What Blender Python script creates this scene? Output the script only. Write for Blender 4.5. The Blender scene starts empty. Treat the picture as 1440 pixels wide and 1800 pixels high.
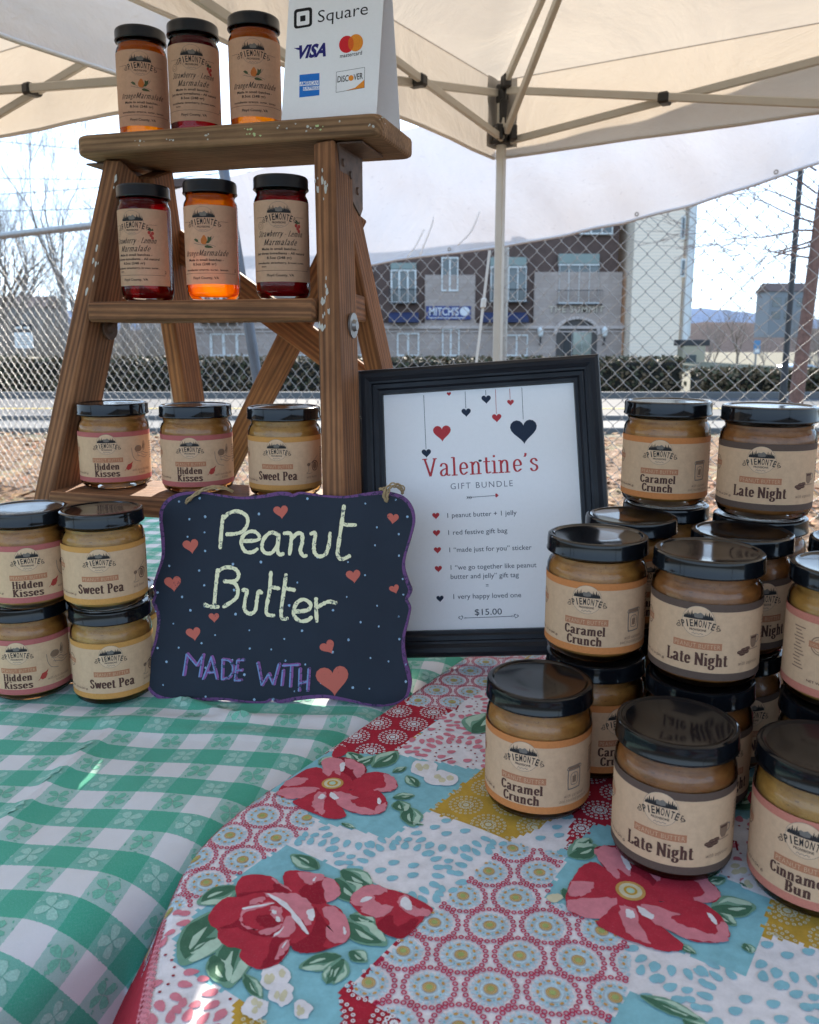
import bpy, math, random
import numpy as np
from mathutils import Vector, Matrix
rnd = random.Random(7)
scene = bpy.context.scene
R = math.radians

# ---------------------------------------------------------------- camera, sky, sun
CAMZ = 1.062                       # lens height above the ground; the table tops are at 0.740
F, CY, PITCH = 1440.0, 850.0, R(10.0)
cp, sp = math.cos(PITCH), math.sin(PITCH)
cam = bpy.data.cameras.new('camera'); camo = bpy.data.objects.new('camera', cam)
scene.collection.objects.link(camo); scene.camera = camo
camo.location = (0, 0, CAMZ); camo.rotation_euler = (R(90) - PITCH, 0, 0)
cam.sensor_fit = 'HORIZONTAL'; cam.sensor_width = 36; cam.lens = 36 * F / 1440
cam.shift_y = -50 / 1440; cam.clip_start = 0.02; cam.clip_end = 4000
cam.dof.use_dof = True; cam.dof.focus_distance = 0.72; cam.dof.aperture_fstop = 20
SUN_A, SUN_E = R(2), R(25)
world = bpy.data.worlds.new('World'); scene.world = world; world.use_nodes = True
wn = world.node_tree.nodes; wl = world.node_tree.links
bg = wn['Background']; sky = wn.new('ShaderNodeTexSky'); sky.sky_type = 'NISHITA'; sky.sun_disc = False
sky.sun_elevation = SUN_E; sky.sun_rotation = SUN_A; sky.air_density = 1.0; sky.dust_density = 0.5; sky.ozone_density = 3.0
tint = wn.new('ShaderNodeMix'); tint.data_type = 'RGBA'; tint.blend_type = 'MULTIPLY'; tint.inputs[0].default_value = 1; tint.inputs[7].default_value = (1.86, 2.30, 2.86, 1)
gam = wn.new('ShaderNodeGamma'); gam.inputs['Gamma'].default_value = .25; wl.new(sky.outputs['Color'], gam.inputs['Color']); wl.new(gam.outputs[0], tint.inputs[6]); wl.new(tint.outputs[2], bg.inputs['Color']); bg.inputs['Strength'].default_value = 0.115
sun = bpy.data.lights.new('sun', 'SUN'); suno = bpy.data.objects.new('sun', sun); scene.collection.objects.link(suno)
SDIR = Vector((math.sin(SUN_A) * math.cos(SUN_E), math.cos(SUN_A) * math.cos(SUN_E), math.sin(SUN_E)))
suno.rotation_euler = SDIR.to_track_quat('Z', 'Y').to_euler(); suno.location = (3, 12, 8)
sun.energy = 2.5; sun.angle = R(0.5); sun.color = (1, 0.9, 0.76)
scene.view_settings.view_transform = 'Standard'; scene.view_settings.look = 'None'
scene.view_settings.gamma = 1; scene.view_settings.use_curve_mapping = False; scene.view_settings.exposure = 2.27
scene.render.engine = 'CYCLES'
scene.cycles.max_bounces = 12; scene.cycles.transparent_max_bounces = 24; scene.cycles.diffuse_bounces = 5
scene.cycles.glossy_bounces = 5; scene.cycles.sample_clamp_indirect = 6; scene.cycles.use_denoising = True

# ---------------------------------------------------------------- helpers
def on_z(px, py, z):               # point of height z seen at photo pixel (px, py)
    v = (CY - py) / F; zr = z - CAMZ; zc = zr / (v * cp - sp)
    return Vector(((px - 720) / F * zc, zc * (cp + v * sp), z))
def at_y(px, py, Y):               # point at distance Y seen at photo pixel
    v = (CY - py) / F; zr = Y * (v * cp - sp) / (cp + v * sp); zc = Y * cp - zr * sp
    return Vector(((px - 720) / F * zc, Y, zr + CAMZ))
def proj(X, Y, Z):
    zr = Z - CAMZ; zc = Y * cp - zr * sp
    return 720 + F * X / zc, CY - F * (zr * cp + Y * sp) / zc
def on_plane(px, py, o, n):
    v = (CY - py) / F; d = Vector(((px - 720) / F, cp + v * sp, v * cp - sp)); c = Vector((0, 0, CAMZ))
    return c + d * ((o - c).dot(n) / d.dot(n))
def lin(r, g, b):
    f = lambda c: (c / 255 / 12.92) if c / 255 <= .04045 else ((c / 255 + .055) / 1.055) ** 2.4
    return (f(r), f(g), f(b))

class MB:
    def __init__(s): s.v = []; s.f = []; s.m = []; s.g = []
    def add(s, verts, faces, mi=0, grain=None):
        o = len(s.v); s.v += [tuple(p) for p in verts]
        s.g += [tuple(p) for p in (grain if grain is not None else verts)]
        for f in faces: s.f.append([o + i for i in f]); s.m.append(mi)
    def box(s, c, ax, dims, ch=0.0015, mi=0):
        """chamfered box; ax = three unit vectors, dims full sizes; grain runs along the first axis"""
        c = Vector(c); ax = [Vector(a).normalized() for a in ax]; h = [d / 2 for d in dims]; ch = min(ch, min(h) * .45)
        vs = []; gr = []; idx = {}
        for sx in (-1, 1):
            for sy in (-1, 1):
                for sz in (-1, 1):
                    for k in range(3):
                        l = [sx * h[0], sy * h[1], sz * h[2]]
                        for j in range(3):
                            if j != k: l[j] -= (sx, sy, sz)[j] * ch
                        idx[(sx, sy, sz, k)] = len(vs); vs.append(c + ax[0] * l[0] + ax[1] * l[1] + ax[2] * l[2]); gr.append(l)
        off = (c.x * 7.3 + c.z * 3.1 + c.y) % 5
        gr = [(g[0] + off, g[1] + off * .7, g[2] + off * .3) for g in gr]
        fs = []
        for k in range(3):
            a, b = [j for j in range(3) if j != k]
            for sg in (-1, 1):
                q = []
                for (p, r) in ((-1, -1), (1, -1), (1, 1), (-1, 1)):
                    t = [0, 0, 0]; t[k] = sg; t[a] = p; t[b] = r; q.append(idx[(*t, k)])
                if (sg > 0) == (k == 1): q.reverse()
                fs.append(q)
        for k in range(3):      # edges parallel to axis k
            a, b = [j for j in range(3) if j != k]
            for sa in (-1, 1):
                for sb in (-1, 1):
                    def V(sk, fk):
                        t = [0, 0, 0]; t[k] = sk; t[a] = sa; t[b] = sb; return idx[(*t, fk)]
                    fs.append([V(-1, a), V(1, a), V(1, b), V(-1, b)])
        for sx in (-1, 1):
            for sy in (-1, 1):
                for sz in (-1, 1): fs.append([idx[(sx, sy, sz, k)] for k in range(3)])
        s.add(vs, fs, mi, gr)
    def beam(s, a, b, up, w, t, ch=0.0015, mi=0, ext=0):
        a = Vector(a); b = Vector(b); d = (b - a); L = d.length + 2 * ext; d.normalize()
        sd = d.cross(Vector(up)).normalized(); u = sd.cross(d).normalized()
        s.box((a + b) / 2, (d, sd, u), (L, w, t), ch, mi)
    def tube(s, path, rad, n=8, mi=0, cap=True):
        path = [Vector(p) for p in path]
        if not hasattr(rad, '__len__'): rad = [rad] * len(path)
        vs = []; fs = []; gr = []; ref = Vector((.13, .31, .94)); L = 0
        for i, p in enumerate(path):
            d = (path[min(i + 1, len(path) - 1)] - path[max(i - 1, 0)]).normalized()
            if abs(d.dot(ref)) > .97: ref = Vector((1, .1, .05))
            a = d.cross(ref).normalized(); b = d.cross(a)
            if i: L += (p - path[i - 1]).length
            for k in range(n):
                t = 2 * math.pi * k / n; vs.append(p + (a * math.cos(t) + b * math.sin(t)) * rad[i]); gr.append((L, math.cos(t) * rad[i], math.sin(t) * rad[i]))
        for i in range(len(path) - 1):
            for k in range(n):
                k2 = (k + 1) % n; fs.append([i * n + k, i * n + k2, (i + 1) * n + k2, (i + 1) * n + k])
        if cap: fs.append(list(range(n))[::-1]); fs.append([(len(path) - 1) * n + k for k in range(n)])
        s.add(vs, fs, mi, gr)
    def lathe(s, prof, n=56, mi=0, c=(0, 0, 0), wob=0):
        vs = []; fs = []
        for (r, z) in prof:
            for k in range(n):
                t = 2 * math.pi * k / n; vs.append((c[0] + r * math.cos(t), c[1] + r * math.sin(t), c[2] + z + wob * math.sin(3 * t)))
        for i in range(len(prof) - 1):
            for k in range(n):
                k2 = (k + 1) % n; fs.append([i * n + k, i * n + k2, (i + 1) * n + k2, (i + 1) * n + k])
        s.add(vs, fs, mi)
    def grid(s, fn, us, vs_, mi=0, matf=None):
        o = len(s.v); nu, nv = len(us), len(vs_)
        for u in us:
            for v in vs_: p = fn(u, v); s.v.append(tuple(p)); s.g.append((u, v, 0))
        for i in range(nu - 1):
            for j in range(nv - 1):
                s.f.append([o + i * nv + j, o + (i + 1) * nv + j, o + (i + 1) * nv + j + 1, o + i * nv + j + 1])
                s.m.append(matf((us[i] + us[i + 1]) / 2, (vs_[j] + vs_[j + 1]) / 2) if matf else mi)
    def poly(s, pts, mi=0): s.add(pts, [list(range(len(pts)))], mi)
    def art(s, items, mp):
        for (vs, fs, mi, lay) in items: s.add([mp(x, y, lay) for x, y in vs], fs, mi)
    def build(s, name, mats, parent=None, smooth=False, origin=None):
        o = Vector(origin) if origin is not None else (parent.location if parent is not None and parent.get('_w') else Vector((0, 0, 0)))
        me = bpy.data.meshes.new(name); me.from_pydata([(x - o.x, y - o.y, z - o.z) for x, y, z in s.v], [], s.f)
        for m in (mats if isinstance(mats, (list, tuple)) else [mats]): me.materials.append(m)
        me.polygons.foreach_set('material_index', s.m)
        if smooth: me.polygons.foreach_set('use_smooth', [True] * len(s.f))
        at = me.attributes.new('grain', 'FLOAT_VECTOR', 'POINT'); at.data.foreach_set('vector', np.array(s.g, dtype=np.float32).ravel())
        me.update()
        ob = bpy.data.objects.new(name, me); scene.collection.objects.link(ob)
        if parent is not None: ob.parent = parent
        else: ob.location = o
        if smooth == 'auto':
            try:
                me.set_sharp_from_angle(angle=R(38))
            except Exception: pass
        return ob

def tag(o, label=None, cat=None, group=None, kind=None):
    if label: o['label'] = label
    if cat: o['category'] = cat
    if group: o['group'] = group
    if kind: o['kind'] = kind
    return o
ROOTS = []
def thing(name, label, cat, loc=(0, 0, 0), group=None):
    o = bpy.data.objects.new(name, None); scene.collection.objects.link(o); o.location = loc; o.empty_display_size = .02
    o['_w'] = 1; ROOTS.append(o)
    return tag(o, label, cat, group)
_cr = random.Random(77)
def copy_thing(src, loc, rz, label=None, group=None):
    r = src.copy(); scene.collection.objects.link(r); r.location = loc; r.rotation_euler = (0, 0, rz); ROOTS.append(r)
    if label: r['label'] = label
    if group: r['group'] = group
    for ch in list(src.children):
        c = ch.copy(); scene.collection.objects.link(c); c.parent = r
        if ch.name.startswith('label'): c.location.z += _cr.uniform(-.0007, .0009)
        if ch.name.startswith('filling'): c.scale.z = _cr.uniform(.955, 1.0)
        for g in list(ch.children):
            d = g.copy(); scene.collection.objects.link(d); d.parent = c
    return r

# ---------------------------------------------------------------- materials
def mat(name):
    m = bpy.data.materials.new(name); m.use_nodes = True; nt = m.node_tree
    return m, nt.nodes, nt.links, nt.nodes['Principled BSDF']
def ramp(n, l, fac, stops):
    r = n.new('ShaderNodeValToRGB'); e = r.color_ramp.elements
    while len(e) < len(stops): e.new(.5)
    for k, (p, c) in enumerate(stops): e[k].position = p; e[k].color = (*c, 1)
    l.new(fac, r.inputs[0]); return r.outputs[0]
def noise(n, l, vec, scale, detail=4, rough=.6, dist=0):
    t = n.new('ShaderNodeTexNoise'); t.inputs['Scale'].default_value = scale; t.inputs['Detail'].default_value = detail
    t.inputs['Roughness'].default_value = rough; t.inputs['Distortion'].default_value = dist
    if vec is not None: l.new(vec, t.inputs['Vector'])
    return t.outputs['Fac']
def coord(n, l, kind='Object', scale=(1, 1, 1)):
    if kind == 'grain': a = n.new('ShaderNodeAttribute'); a.attribute_name = 'grain'; o = a.outputs['Vector']
    else: o = n.new('ShaderNodeTexCoord').outputs[kind]
    mp = n.new('ShaderNodeMapping'); mp.inputs['Scale'].default_value = scale; l.new(o, mp.inputs['Vector']); return mp.outputs[0]
def bump(n, l, h, p, strength=.3, dist=.001):
    b = n.new('ShaderNodeBump'); b.inputs['Strength'].default_value = strength; b.inputs['Distance'].default_value = dist
    l.new(h, b.inputs['Height']); l.new(b.outputs[0], p.inputs['Normal'])
def mixc(n, l, fac, a, b, mode='MIX'):
    m = n.new('ShaderNodeMix'); m.data_type = 'RGBA'; m.blend_type = mode
    if isinstance(fac, (int, float)): m.inputs[0].default_value = fac
    else: l.new(fac, m.inputs[0])
    for i, c in ((6, a), (7, b)):
        if isinstance(c, tuple): m.inputs[i].default_value = (*c, 1)
        else: l.new(c, m.inputs[i])
    return m.outputs[2]
def mth(n, l, op, a, b=None):
    m = n.new('ShaderNodeMath'); m.operation = op
    for i, c in ((0, a), (1, b)):
        if c is None: continue
        if isinstance(c, (int, float)): m.inputs[i].default_value = c
        else: l.new(c, m.inputs[i])
    return m.outputs[0]

def simple(name, col, rough=.6, var=.12, scale=60, metal=0, bmp=0, coat=0, spec=.5, kind='Object'):
    m, n, l, p = mat(name); v = coord(n, l, kind)
    f = noise(n, l, v, scale, 5)
    c = ramp(n, l, f, [(.25, tuple(max(0, x * (1 - var)) for x in col)), (.75, tuple(min(1, x * (1 + var)) for x in col))])
    l.new(c, p.inputs['Base Color']); p.inputs['Roughness'].default_value = rough; p.inputs['Metallic'].default_value = metal
    p.inputs['Coat Weight'].default_value = coat; p.inputs['Specular IOR Level'].default_value = spec
    if bmp: bump(n, l, f, p, bmp, .0008)
    return m

def wood(name, light, dark, s=1.0, rough=.72):
    m, n, l, p = mat(name)
    g = coord(n, l, 'grain', (2.6 * s, 125 * s, 125 * s)); g2 = coord(n, l, 'grain', (4 * s, 190 * s, 190 * s)); g3 = coord(n, l, 'grain', (7, 16, 16)); gk = coord(n, l, 'grain', (9, 26, 26))
    w = n.new('ShaderNodeTexWave'); w.wave_type = 'BANDS'; w.bands_direction = 'DIAGONAL'; l.new(g, w.inputs['Vector'])
    w.inputs['Scale'].default_value = .8; w.inputs['Distortion'].default_value = 5.5; w.inputs['Detail'].default_value = 4; w.inputs['Detail Scale'].default_value = .7; w.inputs['Detail Roughness'].default_value = .6
    f = noise(n, l, g2, 1.4, 7, .75); big = noise(n, l, g3, 1.4, 5, .65); kn = n.new('ShaderNodeTexVoronoi'); l.new(gk, kn.inputs['Vector']); kn.inputs['Scale'].default_value = .55
    mid = tuple(a * .62 + b * .38 for a, b in zip(light, dark))
    c1 = ramp(n, l, w.outputs['Fac'], [(.0, tuple(a * .45 + b * .55 for a, b in zip(light, dark))), (.35, mid), (.8, light)])
    c2 = mixc(n, l, .8, c1, ramp(n, l, f, [(.30, (.36, .33, .31)), (.52, (.9, .9, .9)), (.7, (1.08, 1.06, 1.04))]), 'MULTIPLY')
    c3 = mixc(n, l, ramp(n, l, big, [(.40, (.75, .75, .75)), (.62, (0, 0, 0))]), c2, mixc(n, l, .6, c2, (.30, .25, .22), 'MULTIPLY'))
    c4 = mixc(n, l, ramp(n, l, kn.outputs['Distance'], [(.05, (.9, .9, .9)), (.16, (0, 0, 0))]), c3, tuple(x * .45 for x in dark))
    l.new(c4, p.inputs['Base Color']); p.inputs['Roughness'].default_value = rough; p.inputs['Specular IOR Level'].default_value = .3
    bump(n, l, mth(n, l, 'ADD', mth(n, l, 'MULTIPLY', w.outputs['Fac'], .4), f), p, .55, .0012)
    return m

M_wood = wood('weathered_pine', (.35, .155, .066), (.062, .024, .010))
M_woodcap = wood('grey_board', (.345, .195, .097), (.13, .068, .032))
M_woodred = wood('red_brown_pine', (.36, .145, .052), (.11, .038, .014))
M_paint = simple('old_white_paint', (.48, .46, .41), .7, .2, 300, bmp=.4)
M_paintg = simple('old_green_paint', (.45, .55, .25), .7, .2, 300)
M_iron = simple('rusty_plate', (.10, .055, .035), .6, .5, 90, metal=.3, bmp=.3)
M_steel = simple('zinc_washer', (.28, .27, .26), .4, .2, 90, metal=.8)
M_lid = simple('black_lid', (.004, .0045, .006), .10, .3, 40, spec=.34)
M_lidm = simple('satin_black_lid', (.006, .007, .010), .3, .3, 40, spec=.35)

def glass():
    m, n, l, p = mat('jar_glass'); n.remove(p); o = n['Material Output']
    t = n.new('ShaderNodeBsdfTransparent'); t.inputs[0].default_value = (.975, .985, .97, 1)
    g = n.new('ShaderNodeBsdfGlossy'); g.inputs['Roughness'].default_value = .025
    v = coord(n, l, 'Object', (1, 1, 1)); b = n.new('ShaderNodeBump'); b.inputs['Strength'].default_value = .12; b.inputs['Distance'].default_value = .002
    l.new(noise(n, l, v, 45, 2), b.inputs['Height']); l.new(b.outputs[0], g.inputs['Normal'])
    fr = n.new('ShaderNodeFresnel'); fr.inputs['IOR'].default_value = 1.36; l.new(b.outputs[0], fr.inputs['Normal'])
    mx = n.new('ShaderNodeMixShader'); l.new(fr.outputs[0], mx.inputs[0]); l.new(t.outputs[0], mx.inputs[1]); l.new(g.outputs[0], mx.inputs[2])
    l.new(mx.outputs[0], o.inputs['Surface']); return m
M_glass = glass()
def pb(name, c1, c2):
    m, n, l, p = mat(name); v = coord(n, l, 'Object', (1, 1, 1.6)); f = noise(n, l, v, 70, 6, .62, .4); s = noise(n, l, v, 420, 3)
    c = ramp(n, l, f, [(.22, tuple(x * .72 for x in c2)), (.42, c2), (.66, c1)])
    c = mixc(n, l, ramp(n, l, s, [(.62, (0, 0, 0)), (.72, (.75, .75, .75))]), c, tuple(x * .4 for x in c2))
    l.new(c, p.inputs['Base Color']); p.inputs['Roughness'].default_value = .42; bump(n, l, f, p, .25, .002)
    return m
M_pb = {'tan': pb('tan_peanut_butter', (.47, .215, .05), (.36, .145, .03)), 'dark': pb('brown_peanut_butter', (.34, .13, .034), (.23, .08, .018)),
        'gold': pb('golden_peanut_butter', (.50, .26, .06), (.38, .18, .038))}
def jelly(name, col, tr):
    m, n, l, p = mat(name); n.remove(p); o = n['Material Output']; v = coord(n, l); f = noise(n, l, v, 55, 5)
    c = ramp(n, l, f, [(.3, tuple(x * .8 for x in col)), (.7, col)])
    a = n.new('ShaderNodeBsdfTranslucent'); b = n.new('ShaderNodeBsdfDiffuse'); t = n.new('ShaderNodeBsdfTransparent'); t.inputs[0].default_value = (*tr, 1)
    l.new(c, a.inputs[0]); l.new(c, b.inputs[0])
    m1 = n.new('ShaderNodeMixShader'); m1.inputs[0].default_value = .22; l.new(a.outputs[0], m1.inputs[1]); l.new(b.outputs[0], m1.inputs[2])
    m2 = n.new('ShaderNodeMixShader'); m2.inputs[0].default_value = .5; l.new(m1.outputs[0], m2.inputs[1]); l.new(t.outputs[0], m2.inputs[2])
    l.new(m2.outputs[0], o.inputs['Surface']); return m
M_orange = jelly('orange_marmalade', (.98, .38, .02), (.98, .48, .04)); M_straw = jelly('strawberry_marmalade', (.36, .008, .024), (.50, .03, .05))

def paper(name, col, trans=.12, var=.08):
    m, n, l, p = mat(name); o = n['Material Output']; v = coord(n, l); f = noise(n, l, v, 260, 6, .7); sp_ = noise(n, l, v, 1400, 2)
    c = ramp(n, l, f, [(.3, tuple(x * (1 - var) for x in col)), (.7, tuple(min(1, x * (1 + var)) for x in col))])
    c = mixc(n, l, ramp(n, l, sp_, [(.66, (0, 0, 0)), (.74, (.35, .35, .35))]), c, tuple(x * .6 for x in col))
    l.new(c, p.inputs['Base Color']); p.inputs['Roughness'].default_value = .75; p.inputs['Specular IOR Level'].default_value = .2
    t = n.new('ShaderNodeBsdfTranslucent'); l.new(c, t.inputs[0]); mx = n.new('ShaderNodeMixShader'); mx.inputs[0].default_value = trans
    l.new(p.outputs[0], mx.inputs[1]); l.new(t.outputs[0], mx.inputs[2]); l.new(mx.outputs[0], o.inputs['Surface']); return m
M_kraft = paper('pale_kraft', (.58, .375, .23), .06); M_kraftd = paper('kraft', (.54, .335, .215), .16); M_kraftw = paper('logo_disc', (.62, .415, .265), .05)
def ink(name, c, r=.75): return simple(name, c, r, .12, 900, spec=.2)
M_ink = ink('dark_ink', (.025, .022, .022)); M_inkg = ink('grey_ink', (.16, .135, .115)); M_inkb = ink('brown_ink', (.085, .038, .028)); M_inkl = ink('light_brown_ink', (.23, .14, .09))
M_tag = ink('tag_brown', (.40, .165, .085)); M_bo = ink('band_orange', (.52, .19, .06)); M_bb = ink('band_brown', (.10, .065, .05)); M_bp = ink('band_pink', (.40, .115, .105))
M_by = ink('band_amber', (.52, .25, .07)); M_bs = ink('band_salmon', (.48, .17, .12)); M_lf = ink('leaf_green_ink', (.06, .075, .035)); M_or = ink('orange_ink', (.45, .13, .03)); M_rd = ink('berry_red_ink', (.36, .045, .035))

# ---------------------------------------------------------------- flat artwork: items are (verts2d, faces, material index, layer)
_tc = {}
def text2d(body, size=1.0, align='C', sx=1.0, shear=0.0, bold=0.0, space=1.0):
    key = (body, bold, space)
    if key not in _tc:
        cu = bpy.data.curves.new('t', 'FONT'); cu.body = body; cu.size = 1; cu.resolution_u = 3; cu.offset = bold; cu.space_character = space
        ob = bpy.data.objects.new('t', cu); scene.collection.objects.link(ob); bpy.context.view_layer.update()
        me = ob.evaluated_get(bpy.context.evaluated_depsgraph_get()).to_mesh()
        _tc[key] = ([(v.co.x, v.co.y) for v in me.vertices], [list(p.vertices) for p in me.polygons])
        bpy.data.objects.remove(ob); bpy.data.curves.remove(cu)
    vs, fs = _tc[key]
    if not vs: return [], []
    x0 = min(v[0] for v in vs); x1 = max(v[0] for v in vs); off = {'C': (x0 + x1) / 2, 'L': x0, 'R': x1}[align]
    return [((x - off) * size * sx + shear * y * size, y * size) for x, y in vs], fs
CAP = .72        # cap height of the built-in face at size 1
def T(body, x, y, cap, mi, lay=2, align='C', width=None, **k):
    vs, fs = text2d(body, cap / CAP, align, **k)
    if width:
        w = max(v[0] for v in vs) - min(v[0] for v in vs); q = width / w; vs = [(a * q, b) for a, b in vs]
    return ([(a + x, b + y) for a, b in vs], fs, mi, lay)
def arc_text(body, x, y, cap, rad, width, mi, lay=2, bold=.0):
    out = []; n = len(body)
    for i, ch in enumerate(body):
        vs, fs = text2d(ch, cap / CAP, 'C', bold=bold); w = max(a for a, b in vs) - min(a for a, b in vs); tgt = width / n * (.30 if ch == 'I' else .80)
        t = ((i + .5) / n - .5) * width / rad; sx = tgt / w
        out.append(([(x + (rad + b) * math.sin(t) + a * sx * math.cos(t), y - rad + (rad + b) * math.cos(t) - a * sx * math.sin(t)) for a, b in vs], fs, mi, lay))
    return out
def disc(x, y, rx, ry, mi, lay=1, n=24): return ([(x + rx * math.cos(2 * math.pi * k / n), y + ry * math.sin(2 * math.pi * k / n)) for k in range(n)], [list(range(n))], mi, lay)
def ring(x, y, r0, r1, mi, lay=1, n=24, asp=1.0):
    vs = []; fs = []
    for k in range(n):
        t = 2 * math.pi * k / n; vs += [(x + r0 * math.cos(t), y + r0 * asp * math.sin(t)), (x + r1 * math.cos(t), y + r1 * asp * math.sin(t))]
    for k in range(n): a = 2 * k; b = (2 * k + 2) % (2 * n); fs.append([a, a + 1, b + 1, b])
    return (vs, fs, mi, lay)
def P(pts, mi, lay=1): return (list(pts), [list(range(len(pts)))], mi, lay)
def smooth_path(pts, sub=5, closed=False):
    out = []; n = len(pts)
    for i in range(n if closed else n - 1):
        p0, p1, p2, p3 = [pts[(i + k) % n] if closed else pts[min(max(i + k, 0), n - 1)] for k in (-1, 0, 1, 2)]
        for s in range(sub):
            t = s / sub
            out.append(tuple(.5 * (2 * b + (c - a) * t + (2 * a - 5 * b + 4 * c - d) * t * t + (3 * b - a - 3 * c + d) * t ** 3) for a, b, c, d in zip(p0, p1, p2, p3)))
    if not closed: out.append(tuple(pts[-1]))
    return out
def nib(pts, a, b, mi, lay=2, sm=True, ang=0.0, sub=4):
    """ribbon left by an elliptical nib with half axes a (across) and b (along y)"""
    if sm and len(pts) > 2: pts = smooth_path(pts, sub)
    vs = []; fs = []; n = len(pts); ca, sa = math.cos(ang), math.sin(ang)
    for i in range(n):
        p = pts[i]; q0 = pts[max(i - 1, 0)]; q1 = pts[min(i + 1, n - 1)]; dx, dy = q1[0] - q0[0], q1[1] - q0[1]; L = math.hypot(dx, dy) or 1
        nx, ny = -dy / L, dx / L; rx, ry = nx * ca + ny * sa, -nx * sa + ny * ca; h = math.sqrt((a * rx) ** 2 + (b * ry) ** 2) or 1
        ox, oy = a * a * rx / h, b * b * ry / h; ox, oy = ox * ca - oy * sa, ox * sa + oy * ca
        vs += [(p[0] + ox, p[1] + oy), (p[0] - ox, p[1] - oy)]
    for i in range(n - 1): fs.append([2 * i, 2 * i + 1, 2 * i + 3, 2 * i + 2])
    return (vs, fs, mi, lay)
def stroke(pts, w, mi, lay=2, sm=True): return nib(pts, w / 2, w / 2, mi, lay, sm)
def heart(x, y, s, mi, lay=1, rot=0, wob=0):
    pts = []
    for k in range(28):
        t = 2 * math.pi * k / 28; a = 16 * math.sin(t) ** 3 / 32; b = (13 * math.cos(t) - 5 * math.cos(2 * t) - 2 * math.cos(3 * t) - math.cos(4 * t)) / 32
        q = 1 + wob * math.sin(3 * t + x * 9); a, b = a * q * s, b * q * s
        pts.append((x + a * math.cos(rot) - b * math.sin(rot), y + a * math.sin(rot) + b * math.cos(rot)))
    return P(pts, mi, lay)
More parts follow.
